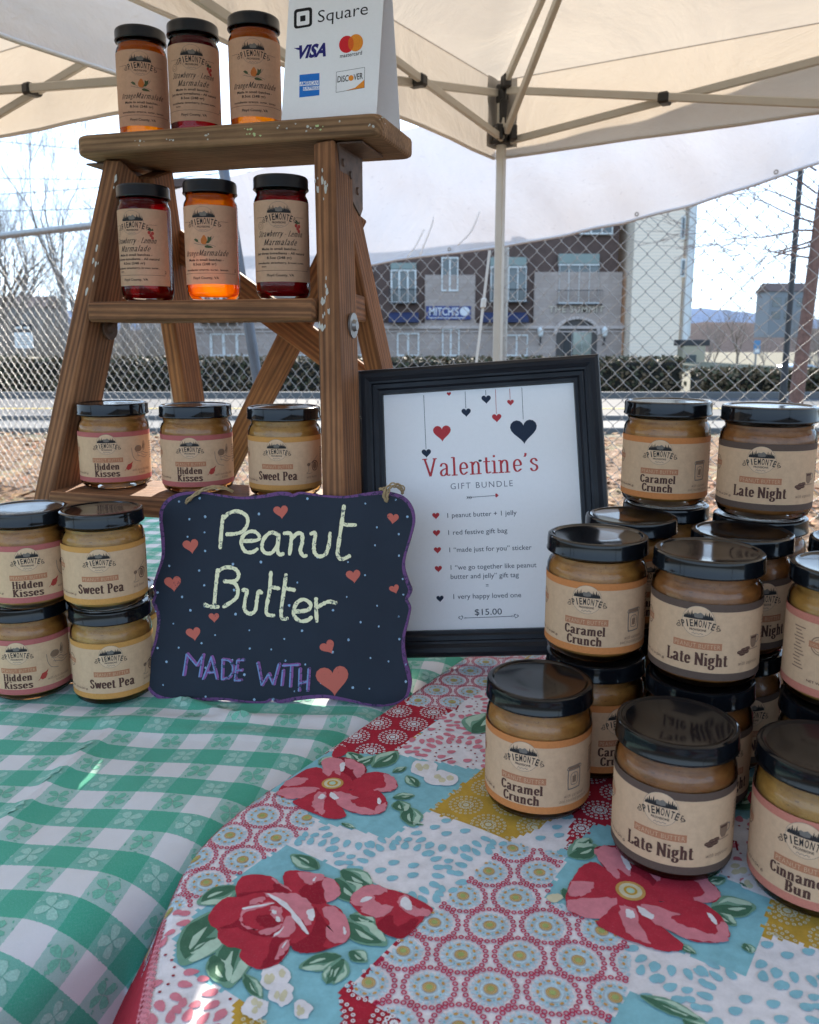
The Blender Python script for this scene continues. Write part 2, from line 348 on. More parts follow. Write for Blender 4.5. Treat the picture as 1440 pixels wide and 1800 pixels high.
# a bold condensed book face drawn with a broad nib: (advance, strokes)
sf = lambda x0, x1, y: [(x0, y), (x1, y)]
GL = {
 'a': (5.1, [[(1, 3.7), (1.5, 4.7), (2.5, 4.75), (3.3, 3.9), (3.3, .9), (3.9, .25), (4.6, .5)], [(3.2, 2.9), (1.7, 2.4), (1, 1.4), (1.4, .3), (2.4, .3), (3.2, 1.2)]]),
 'c': (4.4, [[(3.4, 3.6), (2.9, 4.6), (2, 4.75), (1.1, 3.8), (.95, 2.4), (1.2, 1), (2.1, .25), (3, .5), (3.7, 1.4)]]),
 'd': (5.0, [[(3.2, 4.1), (2.2, 4.75), (1.15, 3.8), (.95, 2.4), (1.2, 1), (2.1, .25), (3.2, 1)], [(3.3, 7), (3.3, .1)], sf(2.2, 3.4, 6.9), sf(3.3, 4.6, .2)]),
 'e': (4.5, [[(1, 2.6), (3.4, 2.6), (3.25, 4), (2.3, 4.75), (1.2, 4), (.95, 2.4), (1.25, 1), (2.2, .25), (3.6, 1.2)]]),
 'g': (5.0, [[(2.2, 4.75), (1.1, 4), (1.1, 2.7), (2.2, 1.9), (3.2, 2.7), (3.2, 4), (2.2, 4.75)], sf(3.2, 4.6, 4.6), [(1.4, 2.1), (1, 1.3), (1.8, .7), (3.3, .4), (3.8, -.6), (3, -1.7), (1.6, -1.7), (.9, -.9), (1.4, .2)]]),
 'h': (5.1, [[(1.1, 7), (1.1, 0)], [(1.2, 3.5), (2.2, 4.75), (3.4, 4), (3.4, 0)], sf(0, 2.2, .2), sf(2.4, 4.5, .2), sf(0, 1.2, 6.9)]),
 'i': (2.5, [[(1.1, 4.7), (1.1, 0)], sf(0, 2.3, .2), sf(.1, 1.2, 4.7), [(1.1, 6.9), (1.1, 6.1)]]),
 'l': (2.5, [[(1.1, 7), (1.1, 0)], sf(0, 2.3, .2), sf(0, 1.2, 6.9)]),
 'm': (7.6, [[(1.1, 4.7), (1.1, 0)], [(1.2, 3.5), (2.2, 4.75), (3.5, 4), (3.5, 0)], [(3.6, 3.5), (4.7, 4.75), (5.9, 4), (5.9, 0)], sf(0, 2.1, .2), sf(2.6, 4.4, .2), sf(5, 7, .2), sf(.1, 1.2, 4.7)]),
 'n': (5.1, [[(1.1, 4.7), (1.1, 0)], [(1.2, 3.5), (2.2, 4.75), (3.4, 4), (3.4, 0)], sf(0, 2.2, .2), sf(2.4, 4.5, .2), sf(.1, 1.2, 4.7)]),
 'o': (4.7, [[(2.2, 4.75), (1.1, 3.8), (.95, 2.5), (1.1, 1.1), (2.2, .25), (3.3, 1.1), (3.45, 2.5), (3.3, 3.8), (2.2, 4.75)]]),
 'r': (3.9, [[(1.1, 4.7), (1.1, 0)], [(1.2, 3.3), (2.1, 4.6), (3.1, 4.5), (3.2, 4)], sf(0, 2.3, .2), sf(.1, 1.2, 4.7)]),
 's': (4.1, [[(3.2, 3.7), (2.6, 4.7), (1.5, 4.6), (1, 3.7), (1.8, 2.8), (2.9, 2.2), (3.2, 1.2), (2.5, .3), (1.4, .3), (.8, 1.3)]]),
 't': (3.3, [[(1.4, 6.2), (1.4, 1), (2, .3), (3, .7)], sf(.2, 2.8, 4.6)]),
 'u': (5.2, [[(1.1, 4.7), (1.1, 1.2), (1.9, .3), (3.3, 1.2)], [(3.4, 4.7), (3.4, .1)], sf(3.4, 4.7, .2), sf(.1, 1.2, 4.6), sf(2.4, 3.5, 4.6)]),
 'w': (6.2, [[(.7, 4.7), (1.9, .3)], [(1.9, .3), (3.1, 4.6)], [(3.1, 4.6), (4.3, .3)], [(4.3, .3), (5.4, 4.7)], sf(-.2, 1.6, 4.7), sf(4.6, 6, 4.7)]),
 'v': (4.6, [[(.8, 4.7), (2.2, .2)], [(2.2, .2), (3.6, 4.7)], sf(0, 1.6, 4.7), sf(3, 4.3, 4.7)]),
 'b': (4.9, [[(1.1, 7), (1.1, .3)], [(1.2, 3.8), (2.2, 4.75), (3.3, 3.8), (3.4, 2.4), (3.2, 1), (2.1, .25), (1.2, .9)], sf(0, 1.2, 6.9)]),
 'y': (4.6, [[(.8, 4.7), (2.3, .5)], [(3.7, 4.7), (2, -1), (1.2, -1.7), (.5, -1.4)], sf(0, 1.6, 4.7), sf(3, 4.4, 4.7)]),
 'p': (4.9, [[(1.1, 4.7), (1.1, -1.9)], [(1.2, 3.8), (2.2, 4.75), (3.3, 3.8), (3.4, 2.4), (3.2, 1), (2.1, .25), (1.2, .9)], sf(0, 2.2, -1.9)]),
 'k': (4.8, [[(1.1, 7), (1.1, 0)], [(3.4, 4.6), (1.5, 2.5)], [(1.9, 2.8), (3.7, .1)], sf(0, 2.1, .2), sf(0, 1.2, 6.9)]),
 'C': (5.3, [[(4.2, 5.3), (3.6, 6.6), (2.6, 6.75), (1.4, 5.6), (1.1, 3.5), (1.4, 1.4), (2.6, .25), (3.8, .7), (4.4, 2)]]),
 'L': (4.9, [[(1.3, 7), (1.3, 0)], sf(.1, 4, .2), [(3.9, .2), (4.2, 1.7)], sf(.1, 2.5, 6.85)]),
 'N': (6.2, [[(1, 0), (1, 6.8)], [(1.1, 6.6), (4.6, .3)], [(4.7, 0), (4.7, 7)], sf(0, 2, .2), sf(0, 1.6, 6.85), sf(3.8, 5.7, 6.85)]),
 'S': (4.9, [[(3.8, 5.3), (3, 6.7), (1.8, 6.6), (1.1, 5.3), (1.9, 4), (3.3, 3), (3.8, 1.7), (2.9, .3), (1.6, .4), (.8, 1.9)]]),
 'P': (5.1, [[(1.3, 7), (1.3, 0)], [(1.3, 6.8), (3.2, 6.8), (4, 5.2), (3.2, 3.5), (1.4, 3.4)], sf(.1, 2.6, .2), sf(.1, 1.4, 6.85)]),
 'H': (6.0, [[(1.3, 7), (1.3, 0)], [(4.5, 7), (4.5, 0)], sf(1.3, 4.5, 3.6), sf(.1, 2.4, .2), sf(.1, 2.4, 6.85), sf(3.4, 5.7, .2), sf(3.4, 5.7, 6.85)]),
 'K': (5.8, [[(1.3, 7), (1.3, 0)], [(4.3, 6.8), (1.6, 3.5)], [(2.1, 3.9), (4.5, .2)], sf(.1, 2.4, .2), sf(.1, 2.4, 6.85), sf(3.4, 5.3, 6.85), sf(3.6, 5.6, .2)]),
 'B': (5.2, [[(1.3, 7), (1.3, 0)], [(1.3, 6.8), (3.1, 6.75), (3.7, 5.4), (3, 3.9), (1.5, 3.7)], [(1.5, 3.7), (3.3, 3.5), (4, 2), (3.2, .3), (1.3, .25)], sf(.1, 1.4, .2), sf(.1, 1.4, 6.85)]),
 'V': (6.0, [[(.9, 6.8), (2.9, .2)], [(2.9, .2), (4.8, 6.8)], sf(-.1, 1.9, 6.85), sf(4, 5.6, 6.85)]),
 'O': (5.6, [[(2.6, 6.75), (1.3, 5.4), (1.1, 3.5), (1.3, 1.6), (2.6, .25), (3.9, 1.6), (4.1, 3.5), (3.9, 5.4), (2.6, 6.75)]]),
 'M': (7.4, [[(1, 0), (1.2, 6.8)], [(1.3, 6.7), (3.5, .6)], [(3.5, .6), (5.7, 6.7)], [(5.8, 7), (6, 0)], sf(0, 2, .2), sf(5, 7, .2)]),
 "'": (1.9, [[(1, 7), (.9, 6.2), (.5, 5.6)]]), ' ': (2.6, []), '-': (3.4, [sf(.4, 2.8, 2.6)])}
def book(body, x, y, cap, width, mi, lay=2, na=.8, nb=.26, shear=0, serif=True, track=0.0):
    items = []; cx = 0
    for ch in body:
        adv, st = GL[ch]
        for s_ in st:
            if not serif and len(s_) == 2 and s_[0][1] == s_[1][1] and ch not in "te-H": continue
            items.append(nib([(px + cx, py) for px, py in s_], na, nb, mi, 0, sub=5))
        cx += adv + track
    k = cap / 7; w = (cx - track) * k; kx = k * (width / w if width else 1); out = []
    for i, (vs, fs, m, _) in enumerate(items):
        out.append(([(x + (a - (cx - track) / 2) * kx + shear * b * k, y + b * k) for a, b in vs], fs, m, lay + i * .012))
    return out

# ---------------------------------------------------------------- ground, road, hedges, far ground
def smst(a, b, x): t = min(1, max(0, (x - a) / (b - a))); return t * t * (3 - 2 * t)
def gz(x, y): return -2.7 * smst(24, 62, y) * smst(10, 24, x - 0.08 * y)
def ground_mat():
    m, n, l, p = mat('leaf_littered_ground'); v = coord(n, l)
    f = noise(n, l, v, 26, 8, .75); g = noise(n, l, v, 3.2, 4)
    c = ramp(n, l, f, [(.3, (.025, .013, .006)), (.46, (.14, .06, .02)), (.56, (.22, .10, .033)), (.7, (.30, .165, .064))])
    gr = ramp(n, l, f, [(.3, (.09, .08, .03)), (.6, (.3, .24, .11))])
    l.new(mixc(n, l, ramp(n, l, g, [(.5, (0, 0, 0)), (.62, (.8, .8, .8))]), c, gr), p.inputs['Base Color'])
    p.inputs['Roughness'].default_value = .9; bump(n, l, f, p, .8, .03); return m
def dirt_mat():
    m, n, l, p = mat('winter_grass'); v = coord(n, l); f = noise(n, l, v, 5, 8, .7)
    l.new(ramp(n, l, f, [(.35, (.035, .036, .016)), (.52, (.085, .075, .035)), (.68, (.15, .115, .055))]), p.inputs['Base Color']); p.inputs['Roughness'].default_value = .95; return m
g = MB(); xs = [-600, -200, -80, -40, -25, -15, -8, -4, 0, 4, 8, 12, 16, 20, 24, 28, 34, 40, 50, 70, 100, 200, 600]; ys = [-60, -10, 0, 5, 9.4, 12, 16, 20, 24, 28, 32, 36, 40, 45, 50, 55, 60, 66, 75, 100, 160, 300, 900]
g.grid(lambda x, y: (x, y, gz(x, y) - .012), xs, ys)
tag(g.build('ground', dirt_mat(), None, True), 'winter grass and dirt lot beyond the road', 'ground', kind='structure')
g = MB(); g.grid(lambda x, y: (x, y, .012 * math.sin(x * 2.1) * math.sin(y * 1.7)), [-14 + .5 * i for i in range(57)], [-6 + .5 * i for i in range(31)])
tag(g.build('leafy_ground', ground_mat(), None, True), 'ground strewn with dry leaves around the stall', 'ground', kind='structure')
M_asph = simple('asphalt', (.036, .04, .048), .85, .25, 9, bmp=.3); M_conc = simple('concrete', (.11, .108, .105), .85, .12, 12, bmp=.2)
def slab(name, y0, y1, z0, z1, m, lab, cat, skew=.0):
    b = MB(); b.box((0, (y0 + y1) / 2, (z0 + z1) / 2), ((1, 0, 0), (0, 1, 0), (0, 0, 1)), (160, y1 - y0, z1 - z0), .01); return tag(b.build(name, m), lab, cat, kind='structure')
slab('sidewalk', 9.4, 10.35, -.05, .055, M_conc, 'concrete sidewalk along the near side of the road', 'sidewalk')
slab('road', 10.5, 15.0, -.3, .0, M_asph, 'grey asphalt road behind the fence', 'road')
slab('kerb', 10.35, 10.5, -.2, .11, M_conc, 'near concrete kerb of the road', 'kerb'); slab('far_kerb', 15.0, 15.15, -.2, .11, M_conc, 'far concrete kerb of the road', 'kerb')
b = MB(); b.box((0, 12.7, .004), ((1, 0, 0), (0, 1, 0), (0, 0, 1)), (150, .1, .006), .001)
tag(b.build('road_line', simple('yellow_line', (.55, .38, .06), .8)), 'painted yellow line along the road', 'road marking', kind='structure')
# scattered leaves
lf = MB(); r2 = random.Random(3)
for i in range(9000):
    y = 2.2 + 7 * r2.random() ** .8; x = r2.uniform(-1, 1) * (1.2 + y * .62); a = r2.random() * 6.28; s_ = r2.uniform(.022, .055); t = r2.uniform(-.5, .5); z = .02 + r2.random() * .02
    e = Vector((math.cos(a), math.sin(a), t * .5)) * s_; q = Vector((-math.sin(a), math.cos(a), r2.uniform(-.5, .5))) * s_ * .6; c = Vector((x, y, z))
    lf.add([c - e, c - q * .8 + Vector((0, 0, .004)), c + e, c + q * .8], [[0, 1, 2], [0, 2, 3]], r2.randrange(3))
tag(lf.build('fallen_leaves', [simple('leaf_tan', (.36, .17, .055), .8, .3, 30), simple('leaf_russet', (.30, .095, .024), .8, .3, 30), simple('leaf_brown', (.17, .08, .034), .8, .3, 30)]), 'dry tan and russet leaves lying on the ground by the fence', 'leaves', kind='stuff')

def leafy(mb, x0, x1, y0, y1, z0, z1, n, s, r, nm=2):
    for i in range(n):
        x = r.uniform(x0, x1); y = r.uniform(y0, y1); z = r.uniform(z0, z1)
        k = r.randrange(3)          # push onto the surface
        if k == 0: z = z1 + r.gauss(0, .025)
        elif k == 1: y = y0 + r.gauss(0, .03)
        a = Vector((r.gauss(0, 1), r.gauss(0, 1), r.gauss(0, 1))).normalized() * s * r.uniform(.6, 1.4); b_ = a.cross(Vector((r.gauss(0, 1), r.gauss(0, 1), r.gauss(0, 1)))).normalized() * s * .6; c = Vector((x, y, z))
        mb.add([c - a, c + b_, c + a, c - b_], [[0, 1, 2, 3]], r.randrange(nm))
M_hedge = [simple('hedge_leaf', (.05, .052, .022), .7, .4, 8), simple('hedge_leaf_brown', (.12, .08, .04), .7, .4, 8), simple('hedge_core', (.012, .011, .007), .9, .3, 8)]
def hedge(lab, x0, x1, y0, dy, z1, n, seed):
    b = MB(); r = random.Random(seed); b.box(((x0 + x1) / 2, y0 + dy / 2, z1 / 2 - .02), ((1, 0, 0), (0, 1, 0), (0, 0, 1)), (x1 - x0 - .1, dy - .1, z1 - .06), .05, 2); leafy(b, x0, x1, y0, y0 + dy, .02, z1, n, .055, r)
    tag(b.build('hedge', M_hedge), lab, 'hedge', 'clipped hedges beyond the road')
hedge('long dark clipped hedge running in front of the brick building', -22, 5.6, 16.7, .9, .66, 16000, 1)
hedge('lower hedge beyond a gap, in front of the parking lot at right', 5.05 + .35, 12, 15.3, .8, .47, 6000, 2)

# ---------------------------------------------------------------- brick and stone building across the road
BY = 50.0
def bp(px, py, dy=0): return at_y(px, py, BY + dy)
def stone_mat():
    m, n, l, p = mat('pink_stone_blocks'); v = coord(n, l, 'Object', (1, 1, 1)); t = n.new('ShaderNodeTexBrick')
    mp = n.new('ShaderNodeMapping'); mp.inputs['Rotation'].default_value = (R(90), 0, 0); l.new(v, mp.inputs[0]); l.new(mp.outputs[0], t.inputs['Vector'])
    t.inputs['Scale'].default_value = 1.1; t.inputs['Color1'].default_value = (.42, .34, .295, 1); t.inputs['Color2'].default_value = (.36, .285, .245, 1); t.inputs['Mortar'].default_value = (.32, .26, .24, 1); t.inputs['Mortar Size'].default_value = .014
    f = noise(n, l, v, .7, 5); l.new(mixc(n, l, .5, t.outputs['Color'], ramp(n, l, f, [(.3, (.7, .7, .7)), (.7, (1, 1, 1))]), 'MULTIPLY'), p.inputs['Base Color']); p.inputs['Roughness'].default_value = .85; return m
def siding_mat():
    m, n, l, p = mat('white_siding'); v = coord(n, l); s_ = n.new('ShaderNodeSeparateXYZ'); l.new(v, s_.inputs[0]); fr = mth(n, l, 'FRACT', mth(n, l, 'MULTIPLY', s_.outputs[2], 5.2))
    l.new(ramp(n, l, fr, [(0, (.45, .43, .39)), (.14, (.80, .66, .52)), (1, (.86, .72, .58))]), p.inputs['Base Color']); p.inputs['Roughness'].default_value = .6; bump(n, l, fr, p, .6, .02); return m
M_stone, M_side = stone_mat(), siding_mat()
M_brown = simple('brown_cladding', (.085, .05, .04), .75, .25, 3); M_trimw = simple('white_trim', (.62, .62, .6), .5, .06, 5); M_navy = simple('navy_awning', (.018, .026, .075), .7, .2, 3)
M_pane = simple('window_glass', (.06, .075, .08), .06, .5, .6, coat=.5); M_teal = simple('green_panel', (.20, .25, .23), .5, .1, 2); M_dark = simple('dark_metal', (.02, .02, .022), .5, .2, 10)
M_shopwin = simple('shop_window', (.24, .26, .22), .1, .7, .9)
XA, YA, ZA = (1, 0, 0), (0, 1, 0), (0, 0, 1)
def prect(mb, x0, x1, y0, y1, dy0, dy1, mi=0, ch=.01):
    a = bp(x0, y1, 0); c = bp(x1, y0, 0)
    mb.box(((a.x + c.x) / 2, BY + (dy0 + dy1) / 2, (a.z + c.z) / 2), (XA, YA, ZA), (c.x - a.x, abs(dy1 - dy0), c.z - a.z), ch, mi)
bld = thing('stone_building', 'three storey pinkish stone and brown clad building with arched entrance across the road', 'building', (5, BY, 0))
b = MB(); prect(b, 250, 1094, 330, 632, .25, 9); b.build('wall', M_brown, bld)
b = MB(); prect(b, 250, 1095, 568, 634, 0, .25); prect(b, 747, 836, 483, 568, .0, .25); prect(b, 938, 1095, 478, 568, 0, .25); prect(b, 440, 600, 483, 568, 0, .25); prect(b, 250, 330, 483, 568, 0, .25); b.build('stone_facing', M_stone, bld)
b = MB(); prect(b, 250, 1096, 573, 578, -.14, .02); prect(b, 250, 1096, 582, 584, -.08, .02); b.build('cornice', simple('stone_cornice', (.46, .385, .35), .8, .1, 2), bld)
b = MB(); a0 = bp(240, 330); a1 = bp(1098, 300); b.box(((a0.x + a1.x) / 2, BY + 4.6, a0.z + .25), (XA, YA, ZA), (a1.x - a0.x, 9.6, .5), .05); b.build('roof', M_brown, bld)
def window(x0, x1, y0, y1, bars, top=None, mp=M_pane, dy=-.06):
    w = MB(); t = 2.6
    for q in ((x0, x1, y0, y0 + t), (x0, x1, y1 - t, y1), (x0, x0 + t, y0 + t, y1 - t), (x1 - t, x1, y0 + t, y1 - t)): prect(w, *q, dy, .3, 0, .005)
    for k in range(1, bars): xc = x0 + (x1 - x0) * k / bars; prect(w, xc - 1.6, xc + 1.6, y0 + t, y1 - t, dy + .02, .3, 0, .005)
    f = w.build('window', M_trimw, bld)
    w = MB(); prect(w, x0 + 1, x1 - 1, y0 + 1, y1 - 1, dy + .1, dy + .14, 0, .002); w.build('pane', mp, f, origin=bld.location)
    return f
for (x0, x1, y0, y1, k) in ((687, 732, 474, 533, 3), (776, 806, 452, 512, 2), (862, 926, 468, 531, 4), (982, 1054, 464, 534, 4), (355, 420, 474, 533, 4), (505, 540, 455, 512, 2), (610, 655, 474, 533, 3), (1020, 1078, 392, 412, 3), (870, 930, 385, 405, 3)): window(x0, x1, y0, y1, k)
for (x0, x1, y0, y1, k) in ((698, 737, 585, 626, 2), (777, 808, 577, 626, 2), (868, 928, 588, 626, 3), (600, 650, 586, 626, 2), (370, 440, 586, 626, 3), (490, 540, 580, 626, 2)): window(x0, x1, y0, y1, k, mp=M_shopwin, dy=-.08)
for q_ in ((862, 926, 452, 467), (982, 1054, 446, 463), (687, 732, 462, 473)): b = MB(); prect(b, *q_, -.05, .3); b.build('transom_panel', M_teal, bld)
for (x0, x1) in ((684, 736), (846, 926), (600, 660), (352, 425)):
    b = MB(); p0, p1 = bp(x0, 549), bp(x1, 567)
    b.add([(p0.x, BY, p0.z), (p1.x, BY, p0.z), (p1.x, BY - .9, p1.z + .15), (p0.x, BY - .9, p1.z + .15), (p0.x, BY, p1.z), (p1.x, BY, p1.z), (p1.x, BY - .9, p1.z), (p0.x, BY - .9, p1.z)], [[0, 3, 2, 1], [3, 7, 6, 2], [0, 4, 7, 3], [1, 2, 6, 5], [4, 5, 6, 7]]); b.build('awning', M_navy, bld)
for (x0, x1, y0, y1) in ((858, 930, 508, 532), (978, 1058, 510, 536), (684, 735, 508, 534)):      # balcony railings
    b = MB(); prect(b, x0, x1, y1 - 2, y1, -.32, -.02, 0, .004); prect(b, x0, x1, y0, y0 + 1.2, -.32, -.28, 0, .004)
    n_ = int((x1 - x0) / 3.5)
    for k in range(n_ + 1): xx = x0 + (x1 - x0 - .8) * k / n_; prect(b, xx, xx + .8, y0, y1 - 2, -.32, -.29, 0, .002)
    b.build('railing', M_dark, bld)
# arched entrance
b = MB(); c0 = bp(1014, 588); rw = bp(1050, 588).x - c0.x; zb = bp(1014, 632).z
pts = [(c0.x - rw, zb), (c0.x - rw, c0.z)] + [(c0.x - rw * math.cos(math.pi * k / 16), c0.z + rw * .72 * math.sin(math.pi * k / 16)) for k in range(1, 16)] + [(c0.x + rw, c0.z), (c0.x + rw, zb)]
b.add([(x, BY - .03, z) for x, z in pts], [list(range(len(pts)))]); b.build('entrance_shade_panel', simple('recess_shade', (.07, .06, .055), .8), bld)  # flat dark sheet, the shade of the doorway is put into its colour
b = MB()
for k in range(17):
    t0, t1 = math.pi * k / 17, math.pi * (k + 1) / 17; q = []
    for rr in (1.0, 1.16):
        for t in (t0 + .01, t1 - .01): q.append((c0.x - rw * rr * math.cos(t), c0.z + rw * rr * .74 * math.sin(t)))
    f_ = [(x, BY - .16, z) for x, z in q]; k_ = [(x, BY + .02, z) for x, z in q]
    b.add(f_ + k_, [[0, 1, 3, 2], [4, 6, 7, 5], [0, 2, 6, 4], [1, 5, 7, 3], [2, 3, 7, 6], [0, 4, 5, 1]])
b.build('arch', simple('arch_stone', (.5, .42, .38), .8, .1, 2), bld)
b = MB(); prect(b, 990, 1002, 586, 630, -.07, -.04); prect(b, 1006, 1040, 583, 630, -.07, -.045, 1); prect(b, 1022, 1024, 583, 630, -.1, -.04, 2); prect(b, 1004, 1006, 583, 630, -.1, -.04, 2); b.build('door', [M_dark, M_shopwin, M_trimw], bld)
for x in (949, 1061):
    b = MB(); c = bp(x, 590); b.tube([(c.x, BY - .02, c.z - .5), (c.x, BY - .25, c.z - .5), (c.x, BY - .28, c.z)], .05, 6); b.lathe([(.02, -.2), (.14, -.1), (.2, .25), (.06, .42), (0.01, .46)], 8, 1, (c.x, BY - .28, c.z + .1)); b.build('wall_lamp', [M_dark, M_trimw], bld)
b = MB(); mp_ = lambda x, y, l: (bp(x, 0).x, BY - .03 - l * .004, 0)
c = bp(1013, 549); s_ = BY / F
vs, fs = text2d('THE SUMMIT', .37 / CAP, 'C', bold=.02, space=1.15); b.add([(c.x + x * 1.0, BY - .06, c.z + y) for x, y in vs], fs); b.add([(c.x + x * 1.0 + .03, BY - .03, c.z + y - .03) for x, y in vs], fs, 1)  # dark offset copy stands in for the shadow of the letters
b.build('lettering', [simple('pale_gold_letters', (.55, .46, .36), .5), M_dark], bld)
# lettered shop sign
sg = thing('shop_sign', 'navy blue shop sign with white lettering and round emblem on the stone building', 'sign', tuple(bp(788, 562)))
b = MB(); prect(b, 749, 828, 538, 562, -.12, -.01); b.build('sign_board', simple('sign_navy', (.025, .04, .16), .5, .1, 2), sg)
b = MB(); c = bp(784, 555); vs, fs = text2d("MITCH'S", .46 / CAP, 'C', bold=.015); k = 1.75 / (max(v[0] for v in vs) - min(v[0] for v in vs)); b.add([(c.x + x * k - .12, BY - .125, c.z + y + .03) for x, y in vs], fs)
q = bp(817, 547.5); b.art([disc(0, 0, .3, .27, 0, 0, 20)], lambda x, y, l: (q.x + x, BY - .125, q.z + y)); b.add([(c.x - 1.05, BY - .125, c.z - .14), (c.x + 1.15, BY - .125, c.z - .14), (c.x + 1.15, BY - .125, c.z - .1), (c.x - 1.05, BY - .125, c.z - .1)], [[0, 1, 2, 3]]); b.build('lettering', simple('sign_white', (.6, .6, .62), .5), sg)
# white clapboard block
wb = thing('clapboard_building', 'tall white clapboard building end standing right of the stone building', 'building', (15, BY - 1, 0))
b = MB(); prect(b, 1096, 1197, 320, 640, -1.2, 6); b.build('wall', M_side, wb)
b = MB(); prect(b, 1197.2, 1203, 320, 640, -1.25, -.6); b.build('corner_board', M_trimw, wb)
for (y0, y1) in ((385, 425), (458, 490)):
    b = MB(); prect(b, 1184, 1194, y0, y1, -1.26, -1.19); w = b.build('window', M_trimw, wb); b = MB(); prect(b, 1186, 1192, y0 + 3, y1 - 3, -1.29, -1.25); b.build('pane', M_pane, w, origin=wb.location)
b = MB(); prect(b, 1092, 1206, 308, 320, -1.6, 6.4); b.build('roof', M_brown, wb)
# small far buildings at right
def small_building(lab, px0, px1, py0, py1, Y, m, wins, pitch=True):
    a = at_y(px0, py1, Y); c = at_y(px1, py0, Y); t = thing('far_building', lab, 'building', ((a.x + c.x) / 2, Y, a.z))
    w = c.x - a.x; h = c.z - a.z; b = MB(); b.box(((a.x + c.x) / 2, Y + w * .4, a.z + h / 2 - 1), (XA, YA, ZA), (w, w * .8, h + 2), .02); b.build('wall', m, t)
    b = MB()
    if pitch: b.add([(a.x - .2, Y - .2, c.z), (c.x + .2, Y - .2, c.z), (c.x + .2, Y + w * .85, c.z), (a.x - .2, Y + w * .85, c.z), (a.x - .2, Y + w * .4, c.z + h * .3), (c.x + .2, Y + w * .4, c.z + h * .3)], [[0, 1, 5, 4], [2, 3, 4, 5], [0, 4, 3], [1, 2, 5], [3, 2, 1, 0]])
    else: b.box(((a.x + c.x) / 2, Y + w * .4, c.z + .1), (XA, YA, ZA), (w + .4, w * .85, .3), .02)
    b.build('roof', M_brown if pitch else M_dark, t)
    for (fx0, fx1, fy0, fy1) in wins:
        b = MB(); b.box((a.x + w * (fx0 + fx1) / 2, Y - .01, a.z + h * (fy0 + fy1) / 2), (XA, YA, ZA), (w * (fx1 - fx0), .06, h * (fy1 - fy0)), .01); b.build('window', M_pane, t)
small_building('small beige block building right of the clapboard wall', 1199, 1241, 606, 652, 42, simple('beige_block', (.36, .31, .22), .8), [(.15, .6, .25, .62)], False)
small_building('blue grey modern building on the far slope behind the bare trees', 1350, 1424, 512, 566, 110, simple('blue_grey_panel', (.17, .185, .20), .6), [(.08, .3, .5, .8), (.4, .6, .5, .8), (.7, .92, .5, .8), (.08, .3, .1, .35), (.4, .6, .1, .35)])
small_building('low grey house behind the trees at far left', -40, 75, 540, 612, 60, simple('grey_house', (.22, .21, .2), .8), [(.2, .35, .3, .65), (.6, .8, .3, .65)])

# hills
def ridge(name, lab, Y, x0, x1, z0, z1, col, seed):
    r = random.Random(seed); ph = [(r.uniform(.002, .03) * 300 / Y * 2, r.uniform(0, 6), r.uniform(.2, 1)) for _ in range(9)]; b = MB(); n = 160
    def h(x): return z0 + (z1 - z0) * (.55 + .45 * sum(a * math.sin(x * f + p) for f, p, a in ph) / 3.2)
    b.grid(lambda u, v: (u, Y + v * Y * .35, -6 + (h(u) + 6) * math.sin(v * 1.57) + (0.015 * Y * .1) * math.sin(u * 1.9 * 100 / Y + v * 30) * v), [x0 + (x1 - x0) * i / n for i in range(n + 1)], [i / 8 for i in range(9)])
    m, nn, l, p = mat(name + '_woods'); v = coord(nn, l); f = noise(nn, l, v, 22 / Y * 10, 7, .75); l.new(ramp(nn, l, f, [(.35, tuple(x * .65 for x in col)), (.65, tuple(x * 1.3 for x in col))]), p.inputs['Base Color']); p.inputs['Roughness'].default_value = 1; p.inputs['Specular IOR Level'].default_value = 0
    tag(b.build(name, m, None, True), lab, 'hill', kind='structure')
ridge('near_hill', 'brown wooded slope beyond the parking lot', 230, -420, 420, 3.0, 8.5, (.12, .095, .085), 4)
ridge('far_hill', 'mountain ridge on the horizon with blue haze put into its colour', 1100, -1500, 1500, 30, 62, (.17, .21, .29), 9)  # no haze volume: the distance haze is painted into the blue

# ---------------------------------------------------------------- bare trees
M_bark = simple('grey_bark', (.19, .16, .135), .9, .3, 20); M_barkr = simple('red_brown_bark', (.15, .085, .065), .9, .35, 25, bmp=.4)
def grow(mb, p, d, L, rad, depth, r, spread=.55, up=.12, rmin=.004):
    n = 3; pts = [p]; rs = [rad]
    for i in range(n):
        d = (d + Vector((r.gauss(0, .12), r.gauss(0, .12), r.gauss(0, .09) + up * .5))).normalized(); p = p + d * (L / n); pts.append(p); rs.append(max(rmin, rad * (1 - .42 * (i + 1) / n)))
    mb.tube(pts, rs, 7 if depth > 4 else (4 if depth > 2 else 3), cap=False)
    if depth <= 0: return
    for i in range(r.choice((2, 3, 3))):
        k = r.choice((1, 2, 3, 3)); a = Vector((r.gauss(0, 1), r.gauss(0, 1), r.gauss(0, .6))).normalized(); nd = (d + a * spread * r.uniform(.7, 1.5) + Vector((0, 0, up))).normalized()
        grow(mb, pts[k], nd, L * r.uniform(.6, .86), rs[k] * r.uniform(.5, .72), depth - 1, r, spread, up, rmin)
